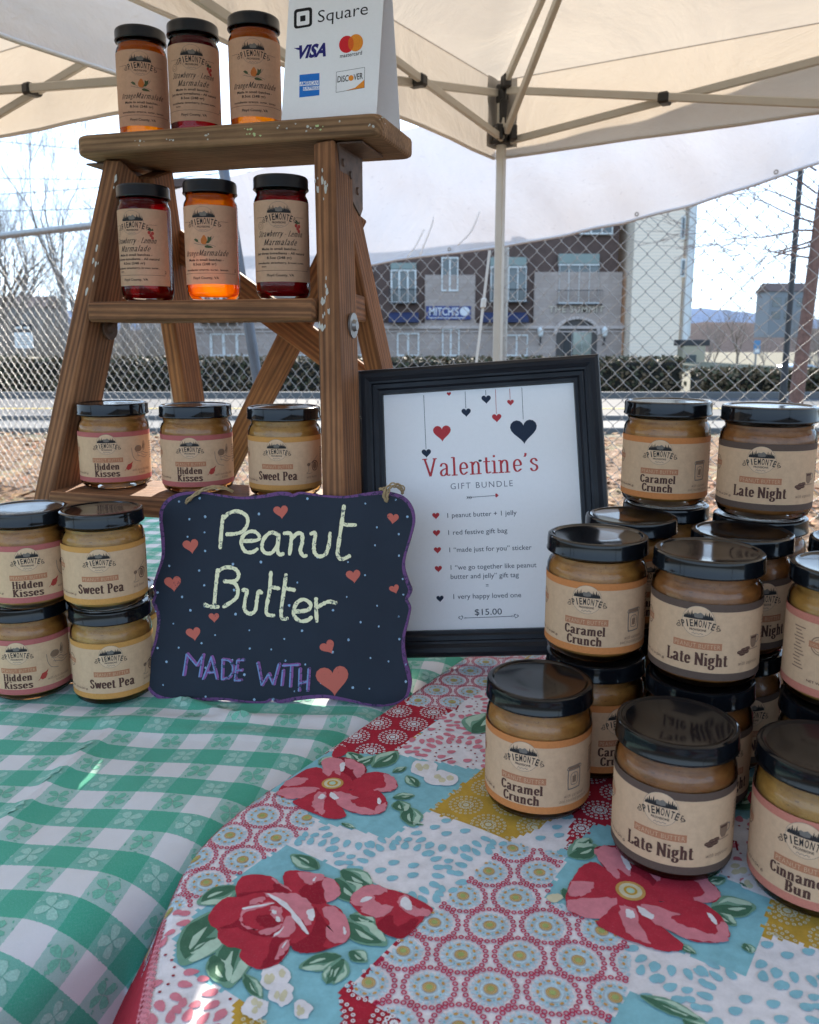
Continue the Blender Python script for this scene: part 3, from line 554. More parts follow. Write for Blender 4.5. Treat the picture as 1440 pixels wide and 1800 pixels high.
def bare_tree(lab, base, H, lean, depth, rad, seed, m=None, fork=.28, up=.12, group=None, spread=.55):
    t = thing('bare_tree', lab, 'tree', base, group); r = random.Random(seed); d = Vector((lean[0], lean[1], 1)).normalized(); B = Vector(base)
    b = MB(); top = B + d * H * fork; b.tube([B - Vector((0, 0, .2)), B + d * H * fork * .5, top], [rad * 1.15, rad, rad * .9], 9); b.build('trunk', m or M_bark, t)
    b = MB()
    for i in range(4):
        a = Vector((r.gauss(0, 1), r.gauss(0, 1), .2)).normalized(); grow(b, top - d * H * fork * r.uniform(0, .25), (d * 1.1 + a * .6).normalized(), H * .27, rad * r.uniform(.5, .75), depth, r, spread, up, (.0022 + .00006 * B.y))
    b.build('crown', m or M_bark, t); return t
def gnd(px, Y): x = at_y(px, 600, Y).x; return (x, Y, gz(x, Y))
bare_tree('forked bare tree rising behind the fence left of the step ladder', gnd(118, 18), 6.0, (-.01, 0), 5, .055, 12, fork=.4, up=.2, spread=.42)
bare_tree('slim grey bare tree behind the fence at the far left edge', gnd(24, 22), 5.0, (.03, 0), 4, .045, 5, fork=.3, up=.15)
tr = thing('bare_tree', 'leaning red brown tree trunk with low bare branches reaching left, by the road', 'tree', (4.55, 9.2, 0))
a0, a1 = at_y(1392, 760, 9.2), at_y(1442, 380, 9.3); b = MB(); b.tube([(a0.x, a0.y, -.1), tuple(a0), tuple((a0 + a1) / 2), tuple(a1), tuple(a1 + (a1 - a0) * .7)], [.1, .085, .07, .062, .04], 10); b.build('trunk', M_barkr, tr)
b = MB(); r = random.Random(21)
for (py, dx, dz, L) in ((405, -1, .04, 1.15), (392, -1, .25, 1.05), (430, -1, -.12, .85), (370, -1, .5, .9), (340, -.8, .7, .9), (420, -.9, -.3, .7), (300, -.6, .9, .9), (455, -1, .1, .8)):
    q = at_y(1436, py, 9.3); grow(b, q, Vector((dx, r.uniform(-.3, .3), dz)).normalized(), L * .62, .014, 4, r, .5, -.02, .0026)
b.build('crown', M_barkr, tr)
proto = bare_tree('bare grey brown tree in the thicket beyond the road', (-14, 30, 0), 7.5, (0, 0), 4, .1, 31, group='bare trees of the thicket beyond the road')
proto2 = bare_tree('bare grey brown tree in the thicket beyond the road', (-9, 33, 0), 6.5, (.05, 0), 4, .09, 37, group='bare trees of the thicket beyond the road')
r = random.Random(5)
for i in range(30):
    Y = r.uniform(26, 48) if i < 20 else r.uniform(58, 85); px = r.uniform(-60, 240) if i < 17 else r.uniform(1215, 1460)
    if i >= 17 and Y < 45: Y += 35
    o = copy_thing(proto if i % 2 else proto2, gnd(px, Y), r.uniform(0, 6.28)); k = r.uniform(.6, 1.05) if i < 17 else r.uniform(.6, .95); o.scale = (k, k, k)
br = MB(); r = random.Random(8)
for i in range(1500):
    Y = r.uniform(24, 40); px = r.uniform(-120, 300); x = at_y(px, 600, Y).x; h = r.uniform(.5, 2.3); br.tube([(x, Y, 0), (x + r.gauss(0, .15), Y, h * .6), (x + r.gauss(0, .4), Y + r.gauss(0, .2), h)], [.012, .009, .006], 3, r.randrange(2), False)
tag(br.build('brush', [M_bark, simple('dry_brush', (.26, .20, .15), .9, .3, 5)]), 'dense grey brush under the bare trees at left', 'brush', kind='stuff')

# poles, sign, car, wires
lp = thing('lamp_post', 'slim black lamp post beyond the fence at right', 'lamp post', gnd(1380, 12))
x = gnd(1384, 12)[0]; b = MB(); b.tube([(x, 12, 0), (x, 12, .9), (x, 12, 4.4)], [.06, .042, .036], 12); b.build('post', M_dark, lp); b = MB(); b.lathe([(.06, 0), (.09, .03), (.09, .12), (.05, .16)], 12, 0, (x, 12, 0)); b.build('base', M_dark, lp); b = MB(); b.lathe([(.04, 0), (.16, .1), (.18, .4), (.05, .55), (.01, .6)], 12, 0, (x, 12, 4.4)); b.build('lantern', M_trimw, lp)
sp_ = thing('lot_sign', 'small white and black notice sign beyond the fence at left', 'sign', gnd(42, 19))
c = at_y(40, 586, 19); b = MB(); b.tube([(c.x, 19.03, 0), (c.x, 19.03, c.z + .3)], .025, 8); b.build('post', M_steel, sp_)
b = MB(); q0, q1 = at_y(26, 583, 19), at_y(55, 569, 19); b.box(((q0.x + q1.x) / 2, 19, (q0.z + q1.z) / 2), (XA, YA, ZA), (q1.x - q0.x, .02, q1.z - q0.z), .002)
for sx in (-1, 1): cx = (q0.x + q1.x) / 2 + sx * .09; cz = (q0.z + q1.z) / 2; b.add([(cx - .07, 18.985, cz - .02), (cx + .02, 18.985, cz - .02), (cx + .02, 18.985, cz - .05), (cx + .07, 18.985, cz), (cx + .02, 18.985, cz + .05), (cx + .02, 18.985, cz + .02), (cx - .07, 18.985, cz + .02)], [[0, 1, 5, 6], [2, 3, 4]], 1)
b.build('panel', [M_dark, M_trimw], sp_)
b = MB(); q0, q1 = at_y(27, 612, 19), at_y(57, 584.5, 19); b.box(((q0.x + q1.x) / 2, 19, (q0.z + q1.z) / 2), (XA, YA, ZA), (q1.x - q0.x, .02, q1.z - q0.z), .002)
for k in range(4): z = q0.z + (q1.z - q0.z) * (.25 + .17 * k); b.box(((q0.x + q1.x) / 2, 18.985, z), (XA, YA, ZA), ((q1.x - q0.x) * (.7 - .1 * (k % 2)), .004, .012), .0005, 1)
b.build('panel', [M_trimw, M_inkg], sp_)
rs = thing('road_sign', 'small blue and white sign on a thin post in the lot at right', 'sign', gnd(1328, 44))
gx = gnd(1328, 44); c = at_y(1330, 610, 44); b = MB(); b.tube([(c.x, 44, gx[2]), (c.x, 44, c.z + .3)], .05, 6); b.build('post', M_steel, rs); b = MB(); b.box((c.x, 43.93, c.z), (XA, YA, ZA), (.34, .03, .7), .01); b.box((c.x, 43.9, c.z - .2), (XA, YA, ZA), (.26, .02, .2), .01, 1); b.build('panel', [simple('sign_blue', (.08, .2, .35), .5), M_trimw], rs)
# parked car
cx, cyy = at_y(1398, 660, 46).x, 46.0; cz = -1.76
car = thing('parked_car', 'pale silver blue parked car beyond the right hedge', 'car', (cx, cyy, cz))
M_car = simple('silver_blue_paint', (.42, .5, .6), .25, .05, 3, metal=.3, coat=.8)
side = [(-2.1, .35), (-2.1, .75), (-1.95, .9), (-1.25, .98), (-.7, 1.38), (-.2, 1.46), (.6, 1.44), (1.25, 1.1), (1.9, .98), (2.1, .8), (2.12, .35)]
b = MB(); n_ = len(side); wv = lambda z: .86 if z < 1 else .66
b.add([(cx + x, cyy - wv(z), cz + z) for x, z in side] + [(cx + x, cyy + wv(z), cz + z) for x, z in side], [list(range(n_))[::-1], list(range(n_, 2 * n_))] + [[i, (i + 1) % n_, n_ + (i + 1) % n_, n_ + i] for i in range(n_)]); b.build('body', M_car, car)
b = MB(); ws = [[(-1.05, 1.0), (-.68, 1.32), (-.05, 1.38), (-.05, 1.0)], [(.05, 1.0), (.05, 1.38), (.58, 1.36), (1.05, 1.04)]]
for w in ws: b.add([(cx + x, cyy - wv(1.1) - .2 * (1.4 - z) - .03, cz + z) for x, z in w], [[0, 3, 2, 1]])
b.build('window', M_pane, car)
for sx in (-1.3, 1.3):
    w = MB(); w.tube([(cx + sx, cyy - .9, cz + .33), (cx + sx, cyy - .68, cz + .33)], .33, 20); tw = w.build('wheel', M_dark, car); w = MB(); w.tube([(cx + sx, cyy - .915, cz + .33), (cx + sx, cyy - .9, cz + .33)], .19, 14); w.build('rim', M_steel, tw, origin=car.location)
for i, (pa, pb_) in enumerate((((-60, 242), (700, 262)), ((-60, 312), (700, 268)), ((-60, 372), (700, 300)), ((-60, 345), (700, 240)))):
    q0, q1 = at_y(*pa, 21), at_y(*pb_, 23); b = MB(); b.tube([q0 + (q1 - q0) * t - Vector((0, 0, .28 * math.sin(math.pi * t))) for t in [k / 14 for k in range(15)]], .009, 5)
    tag(b.build('overhead_wire', M_dark), ['highest overhead wire, just under the neighbouring canopy edge', 'overhead wire sloping up to the right through the forked tree', 'lowest overhead wire crossing the forked tree', 'overhead wire between the highest and the lowest wires'][i], 'wire', 'overhead wires behind the ladder')

# ---------------------------------------------------------------- chain link fence, tarp, tents
DA = Vector((-.530, -.848, 0)); DB = Vector((.848, -.530, 0)); DN = Vector((.530, .848, 0))
M_zinc = simple('galvanised_wire', (.30, .29, .27), .42, .2, 60, metal=.5)
fo = DN * 3.32
fence = thing('chain_link_fence', 'galvanised chain link fence with a top rail behind the stall', 'fence', tuple(fo + DB * -1))
FZ = .674 + CAMZ; Dm = .072; b = MB()
for i in range(-215, 66):
    pts = []; x0 = i * Dm / 2
    for k in range(int(FZ / (Dm / 2))):
        z = FZ - .02 - k * Dm / 2; side_ = (k + i) % 2; pts.append(fo + DB * (x0 + (Dm / 2) * side_ + (.002 if side_ else -.002)) + DN * (.003 if side_ else -.003) + Vector((0, 0, z)))
    b.tube(pts, .0022, 5, cap=False)
b.build('chain_mesh', M_zinc, fence)
b = MB(); b.tube([fo + DB * -8 + DN * .02 + Vector((0, 0, FZ)), fo + DB * 2.5 + DN * .02 + Vector((0, 0, FZ))], .022, 14); b.build('top_rail', M_zinc, fence)
for s_ in (-7.7, -5.67, -3.65, -1.626, .40, 2.42): b = MB(); b.tube([fo + DB * s_ + DN * .05 + Vector((0, 0, -.1)), fo + DB * s_ + DN * .05 + Vector((0, 0, FZ + .04))], .03, 14); b.build('post', M_zinc, fence)

def cloth_tr(name, col, tcol, tr, rough=.8, blot=None, wr=None):
    m, n, l, p = mat(name); o = n['Material Output']; v = coord(n, l); f = noise(n, l, v, 3.0, 6, .62, .6); f2 = noise(n, l, v, 28, 4, .6)
    c = ramp(n, l, f2, [(.3, tuple(x * .95 for x in col)), (.7, col)])
    if blot:
        sm = noise(n, l, coord(n, l, 'Object', (1, 1, 2.2)), 34, 5, .7, .3); c = mixc(n, l, ramp(n, l, sm, [(.60, (0, 0, 0)), (.74, (.5, .5, .5))]), c, blot)
    l.new(c, p.inputs['Base Color']); p.inputs['Roughness'].default_value = rough; p.inputs['Specular IOR Level'].default_value = .25
    t = n.new('ShaderNodeBsdfTranslucent'); t.inputs[0].default_value = (*tcol, 1); l.new(mixc(n, l, 1, ramp(n, l, f, [(.25, (.78, .78, .8)), (.75, (1, 1, 1))]), tcol, 'MULTIPLY'), t.inputs[0])
    bb = n.new('ShaderNodeBump'); bb.inputs['Strength'].default_value = .5; bb.inputs['Distance'].default_value = .03; l.new(f, bb.inputs['Height']); l.new(bb.outputs[0], p.inputs['Normal']); l.new(bb.outputs[0], t.inputs['Normal'])
    mx = n.new('ShaderNodeMixShader'); mx.inputs[0].default_value = tr; l.new(p.outputs[0], mx.inputs[1]); l.new(t.outputs[0], mx.inputs[2]); l.new(mx.outputs[0], o.inputs['Surface']); return m
M_canopy = cloth_tr('canopy_cloth', (.74, .71, .67), (.60, .52, .42), .33)
M_tarp = cloth_tr('white_tarp', (.66, .66, .68), (.55, .55, .6), .22, .35, (.34, .34, .38))
# tarp hanging on the fence side
tp = thing('tarp', 'white plastic tarp hung behind the tent leg in front of the fence', 'tarp', tuple(DN * 2.65 + Vector((0, 0, 1.3))))
def tarp_pt(s, t):
    bot = on_plane(*[(p[0], p[1]) for p in [tarp_edge(s)]][0], DN * 2.65, DN); top = bot.z + .46 - .02 * s
    z = bot.z + (top - bot.z) * t; w = .018 * math.sin(s * 19 + t * 2) * (1 - t) + .03 * math.sin(s * 7 + 1) * math.sin(t * 3.1) + .006 * math.sin(s * 55 + t * 9)
    return Vector((bot.x, bot.y, z)) + DN * w
ED = [(300, 524), (440, 503), (565, 484), (702, 457), (880, 432), (1000, 412), (1100, 392), (1200, 363), (1290, 335), (1440, 289), (1560, 246)]
def tarp_edge(s):
    f = s * (len(ED) - 1); i = min(int(f), len(ED) - 2); k = f - i; return (ED[i][0] + (ED[i + 1][0] - ED[i][0]) * k, ED[i][1] + (ED[i + 1][1] - ED[i][1]) * k)
b = MB(); b.grid(tarp_pt, [i / 90 for i in range(91)], [j / 26 for j in range(27)]); b.build('sheet', M_tarp, tp, True)
b = MB()
for i in range(90):
    q0, q1 = tarp_pt(i / 90, 0), tarp_pt((i + 1) / 90, 0); b.tube([q0 - DN * .001, q1 - DN * .001], .005, 6, cap=False)
b.build('hem', M_tarp, tp, True)
for i in (6, 31.4, 56, 76.5):
    b = MB(); q = tarp_pt(i / 90, .03) - DN * .006; b.art([ring(0, 0, .003, .007, 0, 0, 16)], lambda x, y, l: q + DB * x + Vector((0, 0, y))); b.build('grommet', M_steel, tp)
r = random.Random(4); M_glint = cloth_tr('glint_strip', (.9, .9, .9), (.95, .93, .9), .8, .2)            # pale translucent strips standing in for glints along the tarp's creases
for (pts) in (((716, 452), (731, 432), (742, 410), (746, 404)), ((738, 450), (748, 425), (759, 397), (762, 381)), ((804, 432), (826, 410), (838, 386), (843, 372))):
    b = MB(); w = [on_plane(x, y, DN * 2.62, DN) for x, y in pts]; w = [Vector(q) for q in smooth_path([tuple(q) for q in w], 4)]; b.tube(w, [.0015 + .003 * abs(math.sin(i * 1.7)) for i in range(len(w))], 5); b.build('crease_glint', M_glint, tp)

M_tube = simple('cream_frame_tube', (.50, .48, .43), .4, .06, 20); M_blk = simple('black_plastic', (.012, .012, .013), .45, .2, 30); M_valp = simple('grey_corner_patch', (.46, .445, .43), .7, .15, 20)
TL_ = 2.6; ZB, ZE, ZP = .50 + CAMZ, .70 + CAMZ, 1.56 + CAMZ
def tent(lab, corner):
    c = Vector((*corner, 0)); t = thing('canopy_tent', lab, 'tent', tuple(c), 'pop-up canopy tents of the market stalls')
    ctr = c + DB * TL_ / 2 + DA * TL_ / 2; pk = Vector((ctr.x, ctr.y, ZP)); cs = [c, c + DB * TL_, c + DB * TL_ + DA * TL_, c + DA * TL_]
    b = MB()
    for i in range(4):
        p0, p1 = cs[i], cs[(i + 1) % 4]; outw = ((p0 + p1) / 2 - ctr).normalized()
        def roof(s, q):
            e = p0 + (p1 - p0) * s; e = Vector((e.x, e.y, ZE)); p = e.lerp(pk, q); k = math.sin(math.pi * s)
            fold = .02 * math.sin(38 * math.atan2(q + .02, s + .02)) * math.exp(-4 * (s + q)) + .02 * math.sin(38 * math.atan2(q + .02, 1.02 - s)) * math.exp(-4 * (1 - s + q)); fold *= min(1, q * 9)
            p.z -= .07 * math.sin(math.pi * min(1, q * 1.05)) * k - fold - .004 * math.sin(s * 60 + q * 20) * (1 - q) * k * min(1, q * 9); return p
        b.grid(roof, [k / 44 for k in range(45)], [k / 20 for k in range(21)])
        def val(s, q):
            e = p0 + (p1 - p0) * s; d = min(s, 1 - s) * TL_; bl = min(1, d / .25)
            return Vector((e.x, e.y, ZE + .003 - (ZE + .003 - ZB) * q + .012 * math.sin(math.pi * s) * q)) + outw * (.006 * q * math.sin(s * 34) * bl + .002 * min(1, q * 4) - .0015)
        b.grid(val, [k / 60 for k in range(61)], [k / 6 for k in range(7)])
    b.build('canopy', M_canopy, t, True)
    b = MB()
    for i in range(4):
        p0, p1 = cs[i], cs[(i + 1) % 4]; outw = ((p0 + p1) / 2 - ctr).normalized()
        b.tube([p0 + (p1 - p0) * (k / 20) + Vector((0, 0, ZB + .012 * math.sin(math.pi * k / 20))) + outw * (.004 + .006 * math.sin(k / 20 * 34) * min(1, min(k, 20 - k) / 2)) for k in range(21)], .0045, 6, cap=False)
    b.build('hem', M_canopy, t, True)
    for i in range(4):
        inw = (ctr - cs[i]); inw.z = 0; inw.normalize(); p = cs[i] + inw * .05; d1 = DB; d2 = DA
        b = MB(); b.box((p.x, p.y, (.66 + CAMZ) / 2), (ZA, d1, d2), (.66 + CAMZ, .0225, .0225), .003); b.box((p.x, p.y, .01), (ZA, d1, d2), (.02, .09, .09), .003); b.build('leg', M_tube, t)
        b = MB(); b.box((p.x, p.y, .545 + CAMZ), (ZA, d1, d2), (.042, .034, .034), .004); b.box(Vector((p.x, p.y, .53 + CAMZ)), (ZA, d1, d2), (.010, .048, .048), .004)
        for dd in (1, -1): b.box(Vector((p.x, p.y, .55 + CAMZ)) + inw * .03 + Vector((-inw.y, inw.x, 0)) * .02 * dd, (ZA, inw, Vector((-inw.y, inw.x, 0))), (.04, .03, .02), .003)
        b.build('slider', M_blk, t)
        b = MB(); b.box((p.x, p.y, .655 + CAMZ), (ZA, d1, d2), (.05, .028, .028), .004)
        b.beam(Vector((p.x, p.y, .58 + CAMZ)), Vector((p.x, p.y, .64 + CAMZ)) + inw * .012, inw, .02, .022, .003); b.box(Vector((p.x, p.y, .68 + CAMZ)) + inw * .03, (inw, ZA, Vector((-inw.y, inw.x, 0))), (.035, .035, .022), .004); b.build('corner_bracket', M_blk, t)
        # fabric reinforcement hugging the corner
        b = MB(); e1 = (cs[(i + 1) % 4] - cs[i]).normalized(); e2 = (cs[(i + 3) % 4] - cs[i]).normalized(); q = cs[i] + inw * .012
        b.grid(lambda u, v: q + (e1 * max(0, u) + e2 * max(0, -u)) + Vector((0, 0, ZB + .02 + (ZE - ZB - .02) * v)) + inw * (.006 * math.sin(v * 9 + u * 40)), [-.060 + .012 * k for k in range(11)], [k / 10 for k in range(11)]); b.build('corner_patch', M_valp, t, True)
        top = Vector((p.x, p.y, .68 + CAMZ)); hip = Vector((pk.x, pk.y, ZP - .06))
        b = MB(); b.beam(top + inw * .03, hip, ZA, .014, .020, .002); b.build('roof_bar', M_tube, t)
        b = MB(); b.beam(Vector((p.x, p.y, .55 + CAMZ)) + inw * .04, top.lerp(hip, .42) - Vector((0, 0, .03)), ZA, .014, .020, .002); b.build('roof_strut', M_tube, t)
        # three scissor pairs along this side
        p1 = cs[(i + 1) % 4]; inw1 = (ctr - p1); inw1.z = 0; inw1.normalize(); q1 = p1 + inw1 * .05; L = (q1 - p).length; ax = (q1 - p).normalized(); sidev = ax.cross(ZA if False else Vector((0, 0, 1)))
        for k in range(3):
            xa, xb = L * k / 3, L * (k + 1) / 3; flip = k % 2
            hA = (.66, .508) if not flip else (.622, .535); hB = (.535, .622) if not flip else (.508, .66)
            if k == 1: hA = (.508, .622); hB = (.622, .508)
            if k == 2: hA = (.622, .535); hB = (.508, .66)
            for (h, o_) in ((hA, .011), (hB, -.011)):
                b = MB(); b.beam(p + ax * (xa + .02) + sidev * o_ + Vector((0, 0, h[0] + CAMZ)), p + ax * (xb - .0) + sidev * o_ + Vector((0, 0, h[1] + CAMZ)), Vector((0, 0, 1)), .011, .019, .002); b.build('truss_bar', M_tube, t)
            f = (hA[0] - hB[0]) / ((hA[0] - hB[0]) - (hA[1] - hB[1])); xm = xa + (xb - xa) * f; zm = hA[0] + (hA[1] - hA[0]) * f
            b = MB(); b.box(p + ax * xm + Vector((0, 0, zm + CAMZ)), (ax, sidev, ZA), (.028, .042, .027), .005); b.build('truss_joint', M_blk, t)
            if k < 2:
                for z in (.508, .622): b = MB(); b.box(p + ax * xb + Vector((0, 0, z + CAMZ)), (ax, sidev, ZA), (.025, .042, .027), .005); b.build('truss_joint', M_blk, t)
    return t
TC = Vector((.241, 2.424)); tent('white canopy tent whose corner and leg stand behind the picture frame', (TC.x, TC.y))
nb_ = Vector((-.470, 1.847, 0)) - DB * TL_; tent('neighbouring white canopy tent at upper left, beyond the jars on the top of the ladder', (nb_.x, nb_.y))
# strap and leaning pole
st = thing('strap', 'thin white tie-down strap with a buckle hanging beside the tent leg', 'strap', tuple(at_y(836, 645, 2.5)))
b = MB(); q0, q1 = at_y(861, 440, 2.55), at_y(836, 650, 2.5); q2 = q1 + (q1 - q0) * 1.2; b.beam(q0, q2, YA, .008, .003, .0008); b.build('webbing', M_trimw, st)
b = MB(); q = q0.lerp(q1, .44); b.box(q, ((q1 - q0).normalized(), XA, YA), (.03, .016, .014), .003); b.build('buckle', M_trimw, st)
b = MB(); q0, q1 = at_y(392, 290, 2.72), at_y(458, 700, 2.6); b.tube([q0 + (q0 - q1) * .15, q1 + (q1 - q0) * .95], .017, 14)
tag(b.build('leaning_pole', simple('blue_grey_metal', (.10, .115, .14), .35, .15, 20, metal=.4)), 'grey metal pole leaning behind the ladder', 'pole')

# ---------------------------------------------------------------- tables and cloths
TZ = .733
EA = Vector((.545, .838, 0)); EN = Vector((.838, -.545, 0))      # along the shared table edge, and across it to the right
def folding_table(lab, o, along, across, L, W, outline=None):
    t = thing('folding_table', lab, 'table', tuple(o), 'folding tables under the cloths'); o = Vector(o); c = o + along * L / 2 + across * W / 2
    b = MB(); b.box(c + Vector((0, 0, TZ - .022)), (along, across, ZA), (L, W, .036), .008) if not outline else b.add([Vector((*q[:2], z)) for z in (TZ - .04, TZ - .004) for q in outline], [list(range(len(outline)))[::-1], list(range(len(outline), 2 * len(outline)))] + [[i, (i + 1) % len(outline), len(outline) + (i + 1) % len(outline), len(outline) + i] for i in range(len(outline))]); b.build('table_top', simple('table_plastic', (.5, .5, .48), .6), t)
    for u in (.08, .92):
        for w in (.08, .92): b = MB(); q = o + along * L * u + across * W * w; b.tube([q, q + Vector((0, 0, TZ - .04))], .014, 10); b.build('leg', M_steel, t)
    return t
G0 = Vector((-.166, .45, 0)); SMAX = .74
folding_table('folding table under the green checked cloth, carrying the step ladder', G0 + EA * -.5 - EN * .80, EA, EN, 1.2, .735)
# green and white checked cloth
def fold_lines(x, y):
    h = 0
    for (x0, y0, x1, y1, w, a) in GF:
        dx, dy = x1 - x0, y1 - y0; L = math.hypot(dx, dy); t = ((x - x0) * dx + (y - y0) * dy) / L / L; d = ((x - x0) * dy - (y - y0) * dx) / L
        h += a * math.exp(-(d / w) ** 2) * math.exp(-max(0, abs(t - .5) - .5) ** 2 * 18)
    return h
_l = lambda a, b_: (*on_z(*a, TZ)[:2], *on_z(*b_, TZ)[:2])
GF = [(*_l((172, 1306), (20, 1442)), .006, .0042), (*_l((130, 1350), (10, 1470)), .012, .002), (*_l((190, 1270), (640, 1262)), .008, .0032), (*_l((215, 1278), (560, 1300)), .010, .0024), (*_l((330, 1236), (420, 1262)), .006, .005), (*_l((0, 1252), (230, 1258)), .012, .002)]
def s_green(X, Y, h=0.0):
    P_ = Vector((X, Y, 0)); rel = P_ - G0; d = rel.dot(EN); s = rel.dot(EA); Rr = .034; z = TZ + h + .0012 * math.sin(X * 47 + Y * 13) * math.sin(Y * 39 - X * 11) + fold_lines(X, Y)
    d0 = -.034
    if d > d0:
        a = d - d0; th = min(a / Rr, R(84)); base = P_ - EN * a; run = Rr * math.sin(th); drop = Rr * (1 - math.cos(th)); rest = max(0, a - Rr * R(84))
        run += rest * (.10 + .05 * math.sin(s * 21) * min(1, rest * 8)); drop += rest * .99
        nrm = EN * math.sin(th) + Vector((0, 0, math.cos(th))); q = base + EN * run; return Vector((q.x, q.y, z - h - drop)) + nrm * h
    e = s - SMAX
    if e > 0: return Vector((*(P_ - EA * e * .9)[:2], z - e))
    return Vector((X, Y, z))
ga = R(-5.5); GU = Vector((math.cos(ga), math.sin(ga), 0)); gb = R(80.5); GV = Vector((math.cos(gb), math.sin(gb), 0)); SQ, SQV = .0215, .0225
gp0 = on_z(615 / 3.6, 1200 + 578 / 3.6, TZ)
det = GU.x * GV.y - GU.y * GV.x
def g_uv(X, Y): x, y = X - gp0.x, Y - gp0.y; return (x * GV.y - y * GV.x) / det / SQ, (GU.x * y - GU.y * x) / det / SQV
def g_xy(u, v): return gp0.x + GU.x * u * SQ + GV.x * v * SQV, gp0.y + GU.y * u * SQ + GV.y * v * SQV
def check_mat():
    m, n, l, p = mat('green_check_weave'); a = n.new('ShaderNodeAttribute'); a.attribute_name = 'grain'; s_ = n.new('ShaderNodeSeparateXYZ'); l.new(a.outputs['Vector'], s_.inputs[0])
    ns = noise(n, l, a.outputs['Vector'], 1.2, 3); nz = mth(n, l, 'MULTIPLY', mth(n, l, 'SUBTRACT', noise(n, l, a.outputs['Vector'], 9, 2), .5), .07)
    par = []
    for k in (0, 1):
        u = mth(n, l, 'ADD', s_.outputs[k], nz); par.append(mth(n, l, 'GREATER_THAN', mth(n, l, 'FRACT', mth(n, l, 'MULTIPLY', u, .5)), .5))
    mp = n.new('ShaderNodeMapping'); mp.inputs['Scale'].default_value = (5, 26, 1); l.new(a.outputs['Vector'], mp.inputs[0]); w1 = noise(n, l, mp.outputs[0], 3, 3, .7)
    mp2 = n.new('ShaderNodeMapping'); mp2.inputs['Scale'].default_value = (26, 5, 1); l.new(a.outputs['Vector'], mp2.inputs[0]); w2 = noise(n, l, mp2.outputs[0], 3, 3, .7)
    wv_ = mth(n, l, 'MULTIPLY', mth(n, l, 'SUBTRACT', mth(n, l, 'ADD', w1, w2), 1.0), 1.0)
    # share of green in each cell: both .93, column only .34, row only .60, neither .02
    g1 = mth(n, l, 'MULTIPLY', par[0], .30); g2 = mth(n, l, 'MULTIPLY', par[1], .56); gsum = mth(n, l, 'ADD', mth(n, l, 'ADD', g1, g2), .03); lvl = mth(n, l, 'ADD', gsum, mth(n, l, 'MULTIPLY', wv_, mth(n, l, 'ADD', gsum, .08)))
    c = ramp(n, l, lvl, [(0, (.78, .76, .80)), (.32, (.40, .60, .56)), (.6, (.18, .50, .41)), (.92, (.06, .40, .27))])
    l.new(mixc(n, l, .35, c, ramp(n, l, ns, [(.3, (.85, .85, .85)), (.7, (1, 1, 1))]), 'MULTIPLY'), p.inputs['Base Color']); p.inputs['Roughness'].default_value = .9; p.inputs['Specular IOR Level'].default_value = .15; p.inputs['Sheen Weight'].default_value = .15
    bump(n, l, mth(n, l, 'ADD', w1, w2), p, .5, .0007); return m
M_check = check_mat()
gc = MB(); us = [-.55 + .006 * i for i in range(222)]; ds = [-.92 + .02 * i for i in range(20)] + [-.52 + .006 * i for i in range(80)] + [-.04 + .004 * i for i in range(26)] + [.064 + .008 * i for i in range(33)]
def gpt(s, d): q = G0 + EA * s + EN * d; return s_green(q.x, q.y)
gc.grid(gpt, us, ds)
for i, (s, d, _) in enumerate(gc.g): q = G0 + EA * s + EN * d; gc.g[i] = (*g_uv(q.x, q.y), 0)
cl_leaf = [(0, .02), (.05, .17), (.17, .30), (.27, .29), (.30, .20), (.33, .12), (.24, .03), (.12, 0)]
r = random.Random(2)
for iu in range(-40, 46):
    for iv in range(-36, 40):
        if iu % 2 == iv % 2: continue
        X, Y = g_xy(iu + .5, iv + .5); px, py = proj(X, Y, TZ)
        if not (-60 < px < 900 and 900 < py < 2100) or Y < .2: continue
        mi = 1 if iu % 2 else 2; rot = r.uniform(-.25, .25) + (0 if iv % 2 else .4); k0 = r.uniform(.92, 1.05)
        for q in range(4):
            t = rot + q * math.pi / 2 + .785 - .785; ct, st_ = math.cos(t), math.sin(t)
            pts = [(X + ((x * ct - y * st_) * GU.x * SQ + (x * st_ + y * ct) * GV.x * SQV) * 1.08 * k0, Y + ((x * ct - y * st_) * GU.y * SQ + (x * st_ + y * ct) * GV.y * SQV) * 1.08 * k0) for x, y in cl_leaf]
            gc.add([s_green(x, y, .00028) for x, y in pts], [list(range(len(pts)))], mi, [(*g_uv(x, y), 0) for x, y in pts])
        for q in range(7):      # sprigs round the clover
            t = r.uniform(0, 6.28); d = r.uniform(.36, .5); du, dv = d * math.cos(t), d * math.sin(t); e = r.uniform(.03, .065); t2 = t + 1.2
            pts = [g_xy(iu + .5 + du + e * a, iv + .5 + dv + e * b_) for a, b_ in ((-1.4 * math.cos(t2), -1.4 * math.sin(t2)), (.6 * math.sin(t2), -.6 * math.cos(t2)), (1.4 * math.cos(t2), 1.4 * math.sin(t2)), (-.6 * math.sin(t2), .6 * math.cos(t2)))]
            gc.add([s_green(x, y, .00028) for x, y in pts], [[0, 1, 2, 3]], mi, [(*g_uv(x, y), 0) for x, y in pts])
o = gc.build('checked_tablecloth', [M_check, simple('clover_green', (.17, .47, .36), .9, .3, 900), simple('clover_pale', (.33, .58, .51), .9, .2, 900)], None, True)
tag(o, 'green and white checked tablecloth with woven clover leaves', 'tablecloth')

